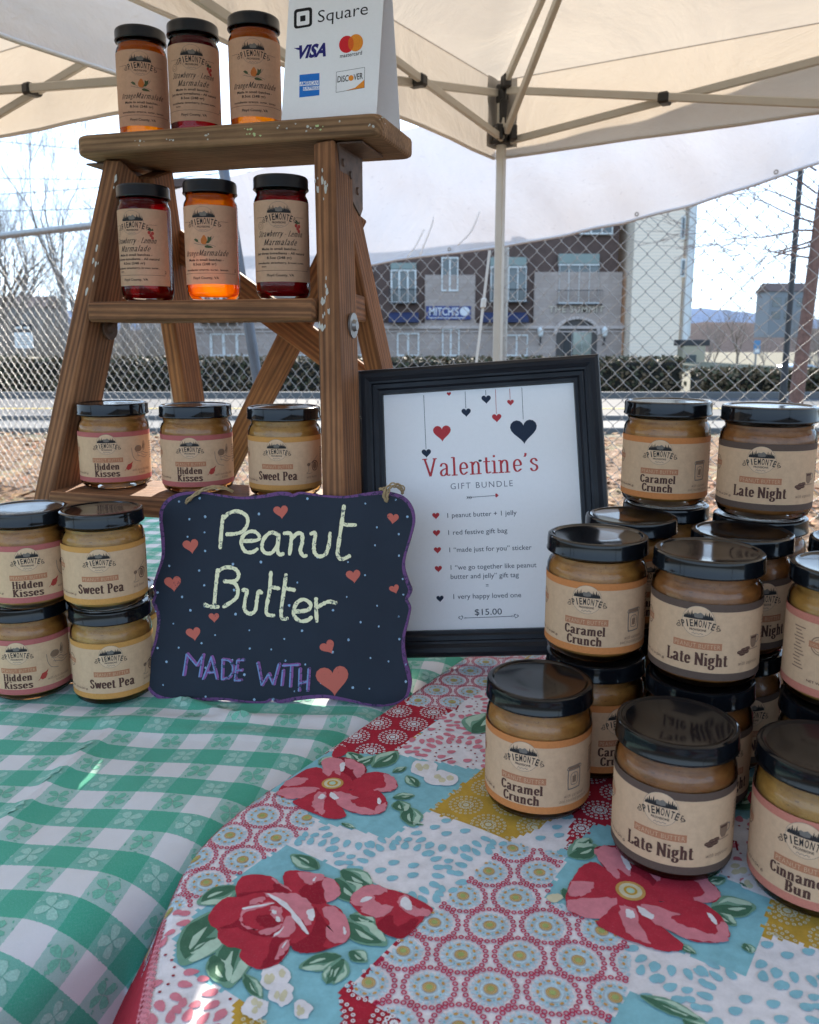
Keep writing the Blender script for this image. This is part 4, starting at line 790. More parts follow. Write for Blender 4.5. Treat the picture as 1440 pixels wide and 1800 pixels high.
# floral patchwork cloth -------------------------------------------------------
C0 = Vector((-.149, .476, 0)); FZT = .7435
N1 = Vector((-.838, .545, 0)); N2 = Vector((-.992, -.125, 0)); E2D = Vector((.125, -.992, 0))
folding_table('folding table under the flowered patchwork cloth, carrying the right-hand jars', C0 + EA * -.02 + EN * .06, EA, EN, .7, .6, [C0 + E2D * .42 + EN * .02, C0 + EN * .018 - EA * .012, C0 + EA * .68 + EN * .014, C0 + EA * .68 + EN * .74, C0 + E2D * .42 + EN * .80])
def s_flor(X, Y, h=0.0):
    P_ = Vector((X, Y, 0)); rel = P_ - C0; d1, d2 = rel.dot(N1), rel.dot(N2); k = .03; sq = math.sqrt((d1 - d2) ** 2 + k * k); d = (d1 + d2 + sq) / 2 - .004
    w1 = .5 * (1 + (d1 - d2) / sq); g = N1 * w1 + N2 * (1 - w1); gl = g.length; g /= gl; s = rel.dot(EA)
    z = FZT + .0006 * math.sin(X * 31 + Y * 17) * math.sin(Y * 27 - X * 23) +   .0007 * math.sin(X * 71 - Y * 43 + 1) * math.exp(-((X - .08) ** 2 + (Y - .45) ** 2) * 60)
    Rr = .011; d0 = -.011
    if d > d0:
        a = (d - d0) / gl; th = min(a / Rr, R(78)); run = Rr * math.sin(th); drop = Rr * (1 - math.cos(th)); rest = max(0, a - Rr * R(78)); fl = .50 * (1 - w1) + .02
        run += rest * (fl + .06 * (1 - w1) * math.sin(rel.dot(E2D) * 34 + 1.5)); drop += rest
        q = P_ - g * a + g * run; nr = g * math.sin(th) + Vector((0, 0, math.cos(th))); return Vector((q.x, q.y, z - drop)) + nr * h
    e = s - .70
    if e > 0: return Vector((*(P_ - EA * e * .9)[:2], z - e))
    return Vector((X, Y, z + h))
PX = {'circ_back': [(712, 1240), (797, 1247), (858, 1208), (960, 1130), (800, 1120)], 'red': [(712, 1216), (797, 1247), (683, 1328), (560, 1318)], 'pink': [(797, 1247), (690, 1326), (846, 1352), (985, 1275), (900, 1180)],
 'blue1': [(560, 1312), (683, 1328), (700, 1322), (846, 1352), (755, 1425), (683, 1475), (470, 1388)], 'yellow': [(846, 1350), (755, 1425), (895, 1478), (1010, 1425), (1040, 1340), (940, 1300)],
 'circ_left': [(490, 1392), (560, 1446), (502, 1486), (435, 1525), (365, 1585), (285, 1608), (180, 1640), (240, 1500)], 'dots1': [(560, 1446), (683, 1475), (755, 1425), (895, 1478), (763, 1597), (502, 1486)],
 'blue2': [(502, 1486), (763, 1597), (600, 1745), (590, 1960), (470, 1960), (470, 1800), (412, 1752), (302, 1690), (310, 1640), (365, 1585), (435, 1525)],
 'pink2': [(296, 1606), (365, 1583), (310, 1640), (302, 1690), (412, 1752), (412, 1900), (236, 1900), (262, 1700)], 'yellow3': [(412, 1752), (470, 1800), (470, 1960), (410, 1960)], 'red3': [(615, 1742), (700, 1786), (690, 1960), (586, 1960), (590, 1790)],
 'circ_mid': [(895, 1478), (1000, 1506), (955, 1583), (1105, 1640), (1104, 1742), (1068, 1800), (1030, 2000), (690, 1990), (700, 1786), (615, 1742), (763, 1597)],
 'blue3': [(1045, 1452), (1000, 1506), (955, 1583), (1105, 1640), (1312, 1715), (1357, 1583), (1265, 1540), (1150, 1450)], 'dots2': [(1105, 1640), (1312, 1715), (1340, 1643), (1445, 1668), (1520, 1700), (1500, 2000), (1330, 1850), (1251, 1800), (1104, 1742)],
 'blue4': [(1104, 1742), (1251, 1800), (1340, 1860), (1300, 2000), (1020, 2000), (1068, 1800)], 'yellow2': [(1357, 1583), (1340, 1643), (1520, 1690), (1560, 1600)], 'red2': [(1010, 1425), (995, 1498), (1045, 1455), (1090, 1470), (1110, 1350), (1040, 1340)],
 'pink3': [(1265, 1540), (1357, 1583), (1480, 1540), (1420, 1440), (1270, 1440)], 'blue5': [(1270, 1440), (1420, 1440), (1480, 1380), (1400, 1300), (1240, 1330)], 'red4': [(1380, 1290), (1480, 1380), (1560, 1300), (1440, 1200)], 'red_hem': [(180, 1640), (292, 1600), (270, 1700), (240, 1900), (100, 2000)]}
PW = {k: [tuple(on_z(x, y, FZT)[:2]) for x, y in v] for k, v in PX.items()}
U1 = Vector((math.cos(R(-35)), math.sin(R(-35)), 0)); U2 = Vector((math.cos(R(55)), math.sin(R(55)), 0))
def inside(poly, x, y):
    c = False; n = len(poly)
    for i in range(n):
        (x0, y0), (x1, y1) = poly[i], poly[i - 1]
        if (y0 > y) != (y1 > y) and x < (x1 - x0) * (y - y0) / (y1 - y0) + x0: c = not c
    return c
def patch_at(x, y):
    for k, pl_ in PW.items():
        if inside(pl_, x, y): return k
    if (Vector((x, y, 0)) - C0).dot(N2) > -.002 and (Vector((x, y, 0)) - C0).dot(E2D) > .036: return 'red_hem'
    i, j = math.floor((x * U1.x + y * U1.y) / .088), math.floor((x * U2.x + y * U2.y) / .084)      # the print goes on in plain squares under and past the jars
    return ('circ_x', 'blue_x', 'dots_x', 'pink_x', 'yellow_x', 'circ_y', 'red_x')[(i * 3 + j * 5) % 7]
# cells of the base cloth take the colour of their patch: ragged printed edges
FM = ['f_white', 'f_red', 'f_blue', 'f_yellow', 'f_pink', 'f_ring', 'f_pale', 'f_aqua', 'f_orange', 'f_lime', 'f_cream', 'f_dkgreen', 'f_green', 'f_mint', 'f_deepred', 'f_rose', 'f_midred']
FC = dict(f_white=(.78, .76, .80), f_red=(.42, .018, .04), f_blue=(.24, .52, .60), f_yellow=(.55, .34, .05), f_pink=(.66, .22, .28), f_ring=(.50, .035, .10), f_pale=(.50, .66, .76), f_aqua=(.25, .52, .62), f_orange=(.58, .33, .10), f_lime=(.36, .43, .15), f_cream=(.64, .60, .42), f_dkgreen=(.06, .16, .10), f_green=(.17, .34, .25), f_mint=(.45, .62, .50), f_deepred=(.30, .012, .03), f_rose=(.66, .23, .28), f_midred=(.46, .03, .055))
def print_mat(name, c):
    m, n, l, p = mat(name); v = coord(n, l); f = noise(n, l, v, 120, 5, .7); w = noise(n, l, v, 1500, 2)
    cc = ramp(n, l, f, [(.28, tuple(x * .80 for x in c)), (.72, tuple(min(1, x * 1.08) for x in c))]); cc = mixc(n, l, ramp(n, l, w, [(.58, (0, 0, 0)), (.75, (.3, .3, .3))]), cc, tuple(min(1, x * .7 + .2) for x in c))
    l.new(cc, p.inputs['Base Color']); p.inputs['Roughness'].default_value = .85; p.inputs['Specular IOR Level'].default_value = .2; bump(n, l, w, p, .2, .0005); return m
FMATS = [print_mat(k, FC[k]) for k in FM]; FI = {k: i for i, k in enumerate(FM)}
PCOL = lambda k: 0 if k is None else FI['f_red'] if k.startswith('red') else FI['f_blue'] if k.startswith('blue') else FI['f_yellow'] if k.startswith('yellow') else 0
fc = MB(); fine = .0025
def fpt(u, v): q = U1 * u + U2 * v; return s_flor(q.x, q.y)
def fmat(u, v):
    q = U1 * (u + rnd.uniform(-.0011, .0011)) + U2 * (v + rnd.uniform(-.0011, .0011)); px, py = proj(q.x, q.y, FZT)
    rl = q - C0
    if rl.dot(N2) > -.002 + rnd.uniform(-.001, .001) and rl.dot(E2D) > .036: return FI['f_red']
    return PCOL(patch_at(q.x, q.y))
ua = [-.62 + fine * i for i in range(424)]; va = [-.10 + fine * i for i in range(492)]
fc.grid(fpt, ua, va, 0, fmat)
def low(u, v): p = fpt(u, v); p.z -= .0012; return p
fc.grid(low, [ua[-1] - .004 + .012 * i for i in range(20)], [-.10 + .0155 * i for i in range(80)], 0, fmat)
LAY = .00022
def clip_slab(pts, ax, step):
    lo, hi = min(p[ax] for p in pts), max(p[ax] for p in pts)
    if hi - lo <= step * 1.2: return [pts]
    n = int((hi - lo) / step) + 1; out = []
    for k in range(n):
        q = pts
        for lim, sg in ((lo + (hi - lo) * k / n, 1), (lo + (hi - lo) * (k + 1) / n, -1)):
            r_ = []
            for i in range(len(q)):
                p, w = q[i - 1], q[i]; ip, iw = (p[ax] - lim) * sg >= 0, (w[ax] - lim) * sg >= 0
                if ip != iw:
                    t = (lim - p[ax]) / (w[ax] - p[ax]); r_.append((p[0] + (w[0] - p[0]) * t, p[1] + (w[1] - p[1]) * t))
                if iw: r_.append(w)
            q = r_
            if len(q) < 3: break
        if len(q) >= 3: out.append(q)
    return out
def fadd(pts, mname, lay):
    for a_ in clip_slab(pts, 0, .009):
        for q in clip_slab(a_, 1, .009): fc.add([s_flor(x, y, LAY * (1 + lay)) for x, y in q], [list(range(len(q)))], FI[mname])
def fring(x, y, r0, r1, mname, lay, n=10, asp=1, rot=0):
    vs = []; 
    for k in range(n):
        t = 2 * math.pi * k / n
        for rr in (r0, r1): a, b_ = rr * math.cos(t), rr * asp * math.sin(t); vs.append(s_flor(x + a * math.cos(rot) - b_ * math.sin(rot), y + a * math.sin(rot) + b_ * math.cos(rot), LAY * (1 + lay)))
    fc.add(vs, [[2 * k, 2 * k + 1, (2 * k + 3) % (2 * n), (2 * k + 2) % (2 * n)] for k in range(n)], FI[mname])
def fdisc(x, y, rx, ry, rot, mname, lay, n=10, tear=0):
    pts = []
    for k in range(n):
        t = 2 * math.pi * k / n; a, b_ = rx * math.cos(t), ry * math.sin(t) * (1 - tear * math.cos(t)); pts.append((x + a * math.cos(rot) - b_ * math.sin(rot), y + a * math.sin(rot) + b_ * math.cos(rot)))
    fadd(pts, mname, lay)
# lattice of round motifs read off the photograph
l0 = Vector(on_z(764, 1621, FZT)[:2]); lu = Vector(on_z(861, 1626, FZT)[:2]) - l0; lv = Vector(on_z(814, 1574, FZT)[:2]) - l0
lat = sorted(((l0 + lu * i + lv * j) for i in range(-26, 34) for j in range(-26, 34)), key=lambda q: q.y)
def ok(names, x, y): k = patch_at(x, y); return k is not None and k.split('_')[0].rstrip('0123456789') in names
r = random.Random(6); rad = lu.length * .43
def seen(q): return -.22 < q.x < .80 and .16 < q.y < 1.25 and -.12 < q.x * U2.x + q.y * U2.y < 1.08 and q.x * U1.x + q.y * U1.y < .42
for q in lat:
    if not seen(q): continue
    if any(ok(('circ',), q.x + rad * a, q.y + rad * b_) for a, b_ in ((0, 0), (1, 0), (-1, 0), (0, 1), (0, -1))):
        nn = 23
        for k in range(nn):
            t = 2 * math.pi * (k + .5) / nn; x, y = q.x + rad * math.cos(t), q.y + rad * math.sin(t)
            if ok(('circ',), x, y): fring(x, y, rad * .058, rad * .122, 'f_ring', 2, 9)
        for k in range(20):
            for (ra, rb_, c_) in ((.30, .44, 'f_pale'), (.66, .80, 'f_pale'), (.46, .64, 'f_pale')):
                t0, t1 = 2 * math.pi * k / 20, 2 * math.pi * (k + 1) / 20; tm = (t0 + t1) / 2
                if ok(('circ',), q.x + rad * rb_ * math.cos(tm), q.y + rad * rb_ * math.sin(tm)):
                    t0 += .05 if ra > .6 else .0; t1 -= .07 if ra > .6 else 0.0; j = r.uniform(.94, 1.06); rr = (ra * rad, rb_ * rad * j); pts = [(q.x + rr[1] * math.cos(t1), q.y + rr[1] * math.sin(t1)), (q.x + rr[0] * math.cos(t1), q.y + rr[0] * math.sin(t1)), (q.x + rr[0] * math.cos(t0), q.y + rr[0] * math.sin(t0)), (q.x + rr[1] * math.cos(t0), q.y + rr[1] * math.sin(t0))]
                    if ra == 0: pts = pts[:2] + pts[3:]
                    fadd(pts, c_, .5)
        for k in range(9):
            t = 2 * math.pi * k / 9 + .3; x, y = q.x + rad * .56 * math.cos(t), q.y + rad * .56 * math.sin(t)
            if ok(('circ',), x, y): fdisc(x, y, rad * .06, rad * .095, t, 'f_orange', 2)
            t += .35; x, y = q.x + rad * .55 * math.cos(t), q.y + rad * .55 * math.sin(t)
            if ok(('circ',), x, y): fdisc(x, y, rad * .05, rad * .045, t, 'f_aqua', 1.5)
        if ok(('circ',), q.x, q.y):
            fdisc(q.x, q.y, rad * .27, rad * .27, 0, 'f_cream', 1.4, 16); fring(q.x, q.y, rad * .22, rad * .26, 'f_orange', 2, 16); fring(q.x, q.y, rad * .15, rad * .19, 'f_yellow', 2.1, 14); fdisc(q.x, q.y, rad * .13, rad * .12, 0, 'f_lime', 2.2, 12)
lat2 = sorted(((l0 + lu * 2 * i + lv * 2 * j) for i in range(-13, 17) for j in range(-13, 17)), key=lambda q: q.y)
def burst(names, big, small, lines=None):
    rad = lu.length * .86
    for q in lat2:
        if not seen(q): continue
        q = Vector((q.x + .006, q.y - .004))
        for k in range(19):
            t = 2 * math.pi * k / 19 + .1; d = rad * (.95 + .03 * math.sin(k * 2.3)); x, y = q.x + d * math.cos(t), q.y + d * math.sin(t)
            if ok(names, x, y): fdisc(x, y, rad * .155, rad * r.uniform(.082, .098), t, big, 1, 11, .35)
            t += .17; d = rad * 1.22; x, y = q.x + d * math.cos(t), q.y + d * math.sin(t)
            if k % 2 == 0 and ok(names, x, y): fdisc(x, y, rad * .12, rad * .08, t, big, 1.1, 11, .3)
        for k in range(5):
            t = 2 * math.pi * k / 5 + .6; x, y = q.x + rad * .42 * math.cos(t), q.y + rad * .30 * math.sin(t)
            if ok(names, x, y) and (k or not lines): fdisc(x, y, rad * .14, rad * .095, .3, big, 1.2, 11, .3)
        if small:
            for k in range(18):
                t = 2 * math.pi * k / 18; x, y = q.x + rad * .62 * math.cos(t), q.y + rad * .62 * math.sin(t)
                if ok(names, x, y): fdisc(x, y, rad * .035, rad * .032, 0, small, 1.4, 6)
            for k in range(3):
                t = -2.6 + .38 * k; x, y = q.x + rad * .12 * math.cos(t), q.y + rad * .12 * math.sin(t); x1, y1 = x + rad * .4 * math.cos(t), y + rad * .4 * math.sin(t)
                if ok(names, x1, y1): nx, ny = -math.sin(t) * rad * .025, math.cos(t) * rad * .025; fadd([(x + nx, y + ny), (x - nx, y - ny), (x1 - nx, y1 - ny), (x1 + nx, y1 + ny)], small, 1.5)
burst(('dots',), 'f_aqua', None); burst(('pink',), 'f_pink', 'f_deepred', True)
for names, c_ in ((('red',), 'f_white'), (('yellow',), 'f_cream')):
    for q in lat:
        if not seen(q): continue
        for (nn, d, s_, asp) in ((1, 0, .17, 1), (1, 0.001, .07, 1), (9, .33, .10, 1.25), (14, .58, .088, .85), (20, .84, .085, 1)):
            for k in range(nn):
                t = 2 * math.pi * k / nn + d; x, y = q.x + rad * d * math.cos(t), q.y + rad * d * math.sin(t)
                if ok(names, x, y) and patch_at(x, y) != 'red_hem': fring(x, y, rad * s_ * .42, rad * s_, c_, 2, 9, asp, t)
for k in range(60):     # hem of the red border
    s_ = k / 60; q = on_z(278 - 30 * s_ + 7 * math.sin(k * 2.1), 1608 + 200 * s_, FZT); fring(q.x, q.y, .0011, .0021, 'f_rose', 2, 8)

# flowers and leaves (outlines traced, laid on the cloth)
W_ = lambda x, y: tuple(on_z(x, y, FZT)[:2])
def jag(pts, n, amp, seed):
    rr = random.Random(seed); p = smooth_path(pts, n, True); return [(x + rr.uniform(-amp, amp), y + rr.uniform(-amp, amp)) for x, y in p]
c2 = lambda x, y: (350 + x / 3.6, 1200 + y / 3.6); c4 = lambda x, y: (400 + x / 3.6, 1500 + y / 3.6)
FL1 = [('f_deepred', 3, [(790, 490), (870, 475), (960, 482), (1050, 530), (1055, 575), (1000, 620), (930, 655), (860, 640), (790, 580)]),
 ('f_midred', 3.1, [(930, 655), (1000, 610), (1070, 575), (1180, 580), (1250, 640), (1245, 685), (1180, 705), (1060, 695), (950, 685)]),
 ('f_midred', 3.2, [(860, 690), (950, 690), (1060, 685), (1150, 710), (1190, 770), (1170, 830), (1080, 852), (960, 832), (880, 770), (840, 720)]),
 ('f_midred', 3.3, [(740, 680), (860, 690), (880, 770), (930, 845), (900, 872), (830, 872), (760, 850), (600, 772), (640, 735)]),
 ('f_midred', 3.4, [(530, 655), (600, 600), (700, 545), (770, 545), (810, 600), (800, 650), (690, 690), (600, 742), (500, 722), (505, 690)]),
 ('f_midred', 3.5, [(760, 570), (870, 560), (960, 610), (950, 690), (870, 720), (760, 700), (730, 640)]),
 ('f_rose', 4, [(785, 560), (790, 492), (870, 478), (915, 500), (910, 545), (885, 590), (850, 560), (820, 600)]), ('f_rose', 4.1, [(925, 490), (970, 490), (1048, 532), (1048, 572), (1000, 615), (975, 560), (940, 540)]),
 ('f_rose', 4, [(1170, 590), (1220, 600), (1250, 640), (1245, 685), (1180, 703), (1110, 690), (1180, 665)]), ('f_rose', 4, [(835, 705), (900, 700), (1010, 742), (960, 752), (1000, 790), (1120, 830), (1080, 850), (960, 830), (870, 770)]),
 ('f_rose', 4, [(715, 765), (755, 700), (810, 715), (790, 780), (785, 845), (735, 822)]), ('f_rose', 4, [(515, 685), (600, 672), (760, 672), (700, 712), (600, 745), (498, 718)]), ('f_rose', 4, [(535, 655), (590, 608), (680, 612), (665, 640), (600, 662)]), ('f_rose', 4, [(1130, 800), (1185, 775), (1172, 828), (1100, 848)]),
 ('f_white', 4.5, [(898, 512), (925, 518), (910, 565), (892, 560)]), ('f_white', 4.5, [(775, 712), (800, 722), (785, 745), (752, 738)]), ('f_white', 4.5, [(838, 702), (885, 738), (858, 752), (828, 728)]), ('f_white', 4.5, [(1135, 742), (1152, 760), (1145, 788), (1128, 772)])]
F1C = W_(*c2(845, 645)); F3C = W_(1108.5, 1567)
def flower_open(dst, k, rot, seed):
    for i, (m_, lay, pts) in enumerate(FL1):
        w = [W_(*c2(x, y)) for x, y in pts]; w = jag(w, 5, .0010 if m_ == 'f_rose' else .0004, seed + i); q = []
        for x, y in w: dx, dy = (x - F1C[0]) * k, (y - F1C[1]) * k; q.append((dst[0] + dx * math.cos(rot) - dy * math.sin(rot), dst[1] + dx * math.sin(rot) + dy * math.cos(rot)))
        fadd(q, m_, lay)
    fdisc(*dst, .0080 * k, .0078 * k, 0, 'f_orange', 5, 18); fdisc(dst[0], dst[1], .0062 * k, .0060 * k, 0, 'f_cream', 5.4, 18); fring(dst[0], dst[1], .0026, .004, 'f_yellow', 5.8, 12); fdisc(dst[0], dst[1], .0024, .0022, 0, 'f_mint', 6, 10)
flower_open(F1C, 1, 0, 1); flower_open(F3C, 1.08, R(3), 40)
ROSE = [('f_midred', 3, [(-118, 400), (-60, 320), (0, 282), (60, 275), (50, 215), (95, 150), (200, 135), (290, 160), (360, 215), (350, 150), (380, 117), (460, 117), (540, 130), (600, 152), (680, 182), (715, 240), (690, 290), (625, 325), (700, 352), (752, 430), (775, 545), (700, 600), (560, 642), (460, 642), (400, 595), (375, 650), (320, 712), (210, 745), (120, 712), (80, 660), (80, 612), (0, 600), (-60, 545), (-62, 490), (-112, 455)]),
 ('f_deepred', 3.6, [(300, 190), (390, 250), (330, 262), (230, 255), (120, 270), (60, 280), (100, 250), (220, 240), (290, 235)]), ('f_deepred', 3.6, [(395, 600), (380, 550), (290, 545), (260, 640), (210, 740), (320, 710), (370, 650)]), ('f_deepred', 3.6, [(560, 350), (640, 480), (610, 600), (640, 620), (560, 640), (440, 640), (400, 590), (480, 560), (560, 450)]),
 ('f_deepred', 3.6, [(200, 400), (280, 400), (330, 450), (300, 480), (220, 470), (180, 440)]), ('f_deepred', 3.6, [(80, 420), (110, 470), (200, 510), (300, 530), (280, 545), (160, 520), (60, 480), (-60, 485), (0, 470)]), ('f_deepred', 3.6, [(500, 200), (600, 190), (640, 310), (540, 325), (450, 265)]),
 ('f_rose', 4, [(440, 130), (540, 130), (620, 158), (560, 190), (520, 205), (470, 180)]), ('f_rose', 4, [(610, 165), (685, 185), (715, 240), (688, 290), (630, 318), (610, 240)]), ('f_rose', 4.2, [(235, 258), (330, 262), (430, 262), (510, 310), (550, 370), (530, 450), (500, 470), (440, 400), (360, 330), (270, 290)]),
 ('f_rose', 4, [(605, 355), (690, 355), (752, 430), (770, 550), (690, 590), (635, 560), (625, 480), (640, 460)]), ('f_rose', 4, [(285, 540), (330, 490), (390, 400), (430, 470), (400, 530), (330, 540)]), ('f_rose', 4, [(200, 505), (290, 480), (350, 460), (300, 510), (230, 525)]), ('f_rose', 4, [(135, 330), (170, 290), (225, 285), (230, 310), (170, 330)]),
 ('f_rose', 4, [(100, 360), (190, 330), (300, 320), (220, 350), (120, 385), (90, 430), (110, 470), (200, 500), (110, 480), (75, 430)]), ('f_rose', 4, [(275, 160), (340, 190), (410, 248), (360, 225), (300, 185)]), ('f_rose', 4, [(300, 690), (330, 600), (390, 560), (380, 620), (330, 670)]), ('f_rose', 4.1, [(275, 350), (340, 350), (345, 390), (350, 440), (310, 430), (275, 390)]),
 ('f_white', 4.6, [(245, 262), (300, 280), (400, 350), (510, 510), (490, 515), (420, 430), (380, 370), (290, 300)]), ('f_white', 4.6, [(505, 370), (545, 365), (550, 420), (530, 440), (500, 395)]), ('f_white', 4.6, [(108, 352), (300, 322), (240, 340), (120, 365)]), ('f_white', 4.6, [(280, 370), (310, 375), (312, 395), (285, 390)]), ('f_white', 4.6, [(735, 480), (750, 500), (748, 535), (735, 520)]), ('f_white', 4.6, [(535, 180), (560, 158), (550, 185)]), ('f_white', 4.6, [(308, 410), (335, 420), (332, 445), (310, 440)]), ('f_white', 4.6, [(340, 610), (385, 560), (355, 610)]), ('f_white', 4.6, [(290, 535), (360, 475), (320, 525)]),
 ('f_midred', 3, [(775, 320), (800, 260), (860, 215), (930, 205), (1020, 235), (1110, 260), (1180, 290), (1300, 355), (1250, 410), (1200, 470), (1100, 550), (1000, 520), (940, 460), (930, 420), (850, 400)]),
 ('f_rose', 4, [(780, 320), (802, 262), (862, 217), (930, 207), (1010, 240), (985, 265), (930, 280), (960, 330), (1050, 350), (990, 410), (920, 415), (840, 370), (850, 350)]), ('f_rose', 4, [(1075, 320), (1110, 275), (1150, 290), (1180, 350), (1260, 360), (1280, 395), (1190, 410), (1110, 370)]), ('f_white', 4.6, [(1090, 320), (1125, 285), (1165, 330), (1160, 372), (1115, 360)]), ('f_white', 4.6, [(835, 320), (870, 285), (915, 290), (880, 315)]), ('f_deepred', 3.6, [(940, 465), (1030, 400), (1070, 470), (1190, 420), (1190, 475), (1100, 548), (1000, 518)])]
for i, (m_, lay, pts) in enumerate(ROSE): fadd(jag([W_(*c4(x, y)) for x, y in pts], 4, .0008 if m_ in ('f_rose', 'f_deepred') else .00035, 80 + i), m_, lay)
def leaf(px0, py0, px1, py1, wd, seed=0, pale=True):
    a, c = Vector(W_(px0, py0)), Vector(W_(px1, py1)); d = c - a; n_ = Vector((-d.y, d.x)) * wd; rr = random.Random(seed)
    o_ = [a, a + d * .25 + n_ * .8, a + d * .55 + n_, a + d * .85 + n_ * .5, c, a + d * .8 - n_ * .55, a + d * .5 - n_ * .9, a + d * .2 - n_ * .7]
    fadd(jag([tuple(q) for q in o_], 3, .0003, seed), 'f_green', 2.2)
    fadd(jag([tuple(q) for q in (a, a + d * .3 + n_ * .25, a + d * .6 + n_ * .1, a + d * .9, a + d * .7 - n_ * .6, a + d * .45 - n_ * .8, a + d * .2 - n_ * .55)], 3, .0004, seed + 1), 'f_dkgreen', 2.5)
    if pale: fadd(jag([tuple(q) for q in (a + d * .2 + n_ * .3, a + d * .5 + n_ * .85, a + d * .85 + n_ * .45, a + d * .9 + n_ * .1, a + d * .6 + n_ * .25, a + d * .45 + n_ * .5)], 3, .0004, seed + 2), 'f_mint', 2.7); fadd(jag([tuple(q) for q in (a + d * .35 - n_ * .1, a + d * .75 - n_ * .1, a + d * .55 - n_ * .35)], 3, .0004, seed + 3), 'f_mint', 2.8)
LV = [(395, 1600, 318, 1700, .34), (420, 1560, 345, 1590, .35), (380, 1650, 330, 1680, .3), (420, 1640, 400, 1740, .28), (375, 1680, 400, 1735, .3), (590, 1545, 640, 1590, .35), (600, 1530, 655, 1560, .32), (560, 1530, 512, 1503, .28), (600, 1620, 680, 1665, .3), (615, 1610, 660, 1625, .35), (600, 1685, 525, 1705, .3), (605, 1690, 585, 1735, .32), (615, 1675, 645, 1695, .4), (430, 1715, 460, 1760, .2), (575, 1735, 585, 1700, .3),
 (655, 1350, 700, 1322, .34), (640, 1345, 610, 1322, .3), (620, 1350, 660, 1330, .3), (560, 1345, 590, 1330, .35), (490, 1395, 520, 1382, .3), (690, 1405, 730, 1400, .3), (700, 1410, 710, 1430, .5), (720, 1420, 725, 1455, .35), (690, 1360, 715, 1350, .3), (735, 1385, 715, 1365, .3), (715, 1445, 745, 1452, .2), (600, 1450, 625, 1460, .2),
 (1250, 1600, 1330, 1595, .35), (1255, 1605, 1295, 1630, .4), (1240, 1580, 1262, 1565, .4), (1310, 1660, 1322, 1678, .5), (1275, 1548, 1240, 1556, .3), (1300, 1555, 1325, 1565, .25), (1190, 1660, 1225, 1680, .25), (1000, 1510, 1050, 1490, .4), (1010, 1498, 1040, 1478, .35), (990, 1565, 1010, 1590, .35), (1000, 1560, 1030, 1555, .3), (830, 1290, 860, 1255, .4), (845, 1275, 870, 1268, .35), (1125, 1752, 1240, 1800, .16), (1200, 1795, 1260, 1830, .3), (1280, 1420, 1330, 1400, .4), (1300, 1390, 1340, 1370, .4), (1330, 1440, 1370, 1420, .3)]
for i, a in enumerate(LV): leaf(*a, seed=300 + 5 * i)
for i, (x, y, rx, ry) in enumerate(((483, 1722, 26, 24), (495, 1750, 22, 22), (532, 1778, 16, 18), (450, 1775, 24, 20), (745, 1352, 26, 14), (775, 1368, 30, 13), (975, 1582, 14, 8), (1300, 1530, 36, 14), (1325, 1555, 26, 14))):
    rr = random.Random(i); pts = [W_(x + rx * math.cos(t / 12 * 6.283) * rr.uniform(.8, 1.15), y + ry * math.sin(t / 12 * 6.283) * rr.uniform(.8, 1.15)) for t in range(12)]; fadd(jag(pts, 3, .0003, i), 'f_white' if i != 6 else 'f_cream', 2 + .05 * i)
    for k in range(4): a, d = rr.uniform(0, 6.28), rr.uniform(.2, .6); cx_, cy_ = x + rx * d * math.cos(a), y + ry * d * math.sin(a); fadd(jag([W_(cx_ + rx * .22 * math.cos(t), cy_ + ry * .34 * math.sin(t)) for t in (0, 1.1, 2.3, 3.4, 4.6, 5.5)], 2, .0003, i * 7 + k), 'f_cream', 2.6 + .04 * k)
fadd(jag([W_(x, y) for x, y in ((588, 1318), (600, 1312), (612, 1318), (606, 1328), (585, 1332))], 3, .0003, 5), 'f_midred', 3)
for i, (x, y) in enumerate(((1345, 1345), (1352, 1375), (1330, 1405))): fadd(jag([W_(x + 16 * math.cos(t), y + 14 * math.sin(t)) for t in (0, 1, 2, 3, 4, 5)], 3, .0005, i), 'f_midred', 3)
keep = []
for f_ in fc.f:
    x0, y0, z0 = fc.v[f_[0]]; keep.append(z0 > TZ - .13)
fc.f, fc.m = [f_ for f_, k in zip(fc.f, keep) if k], [m_ for m_, k in zip(fc.m, keep) if k]
o = fc.build('patchwork_tablecloth', FMATS, None, True); tag(o, 'flowered patchwork tablecloth in red, turquoise and yellow under the right-hand jars', 'tablecloth')

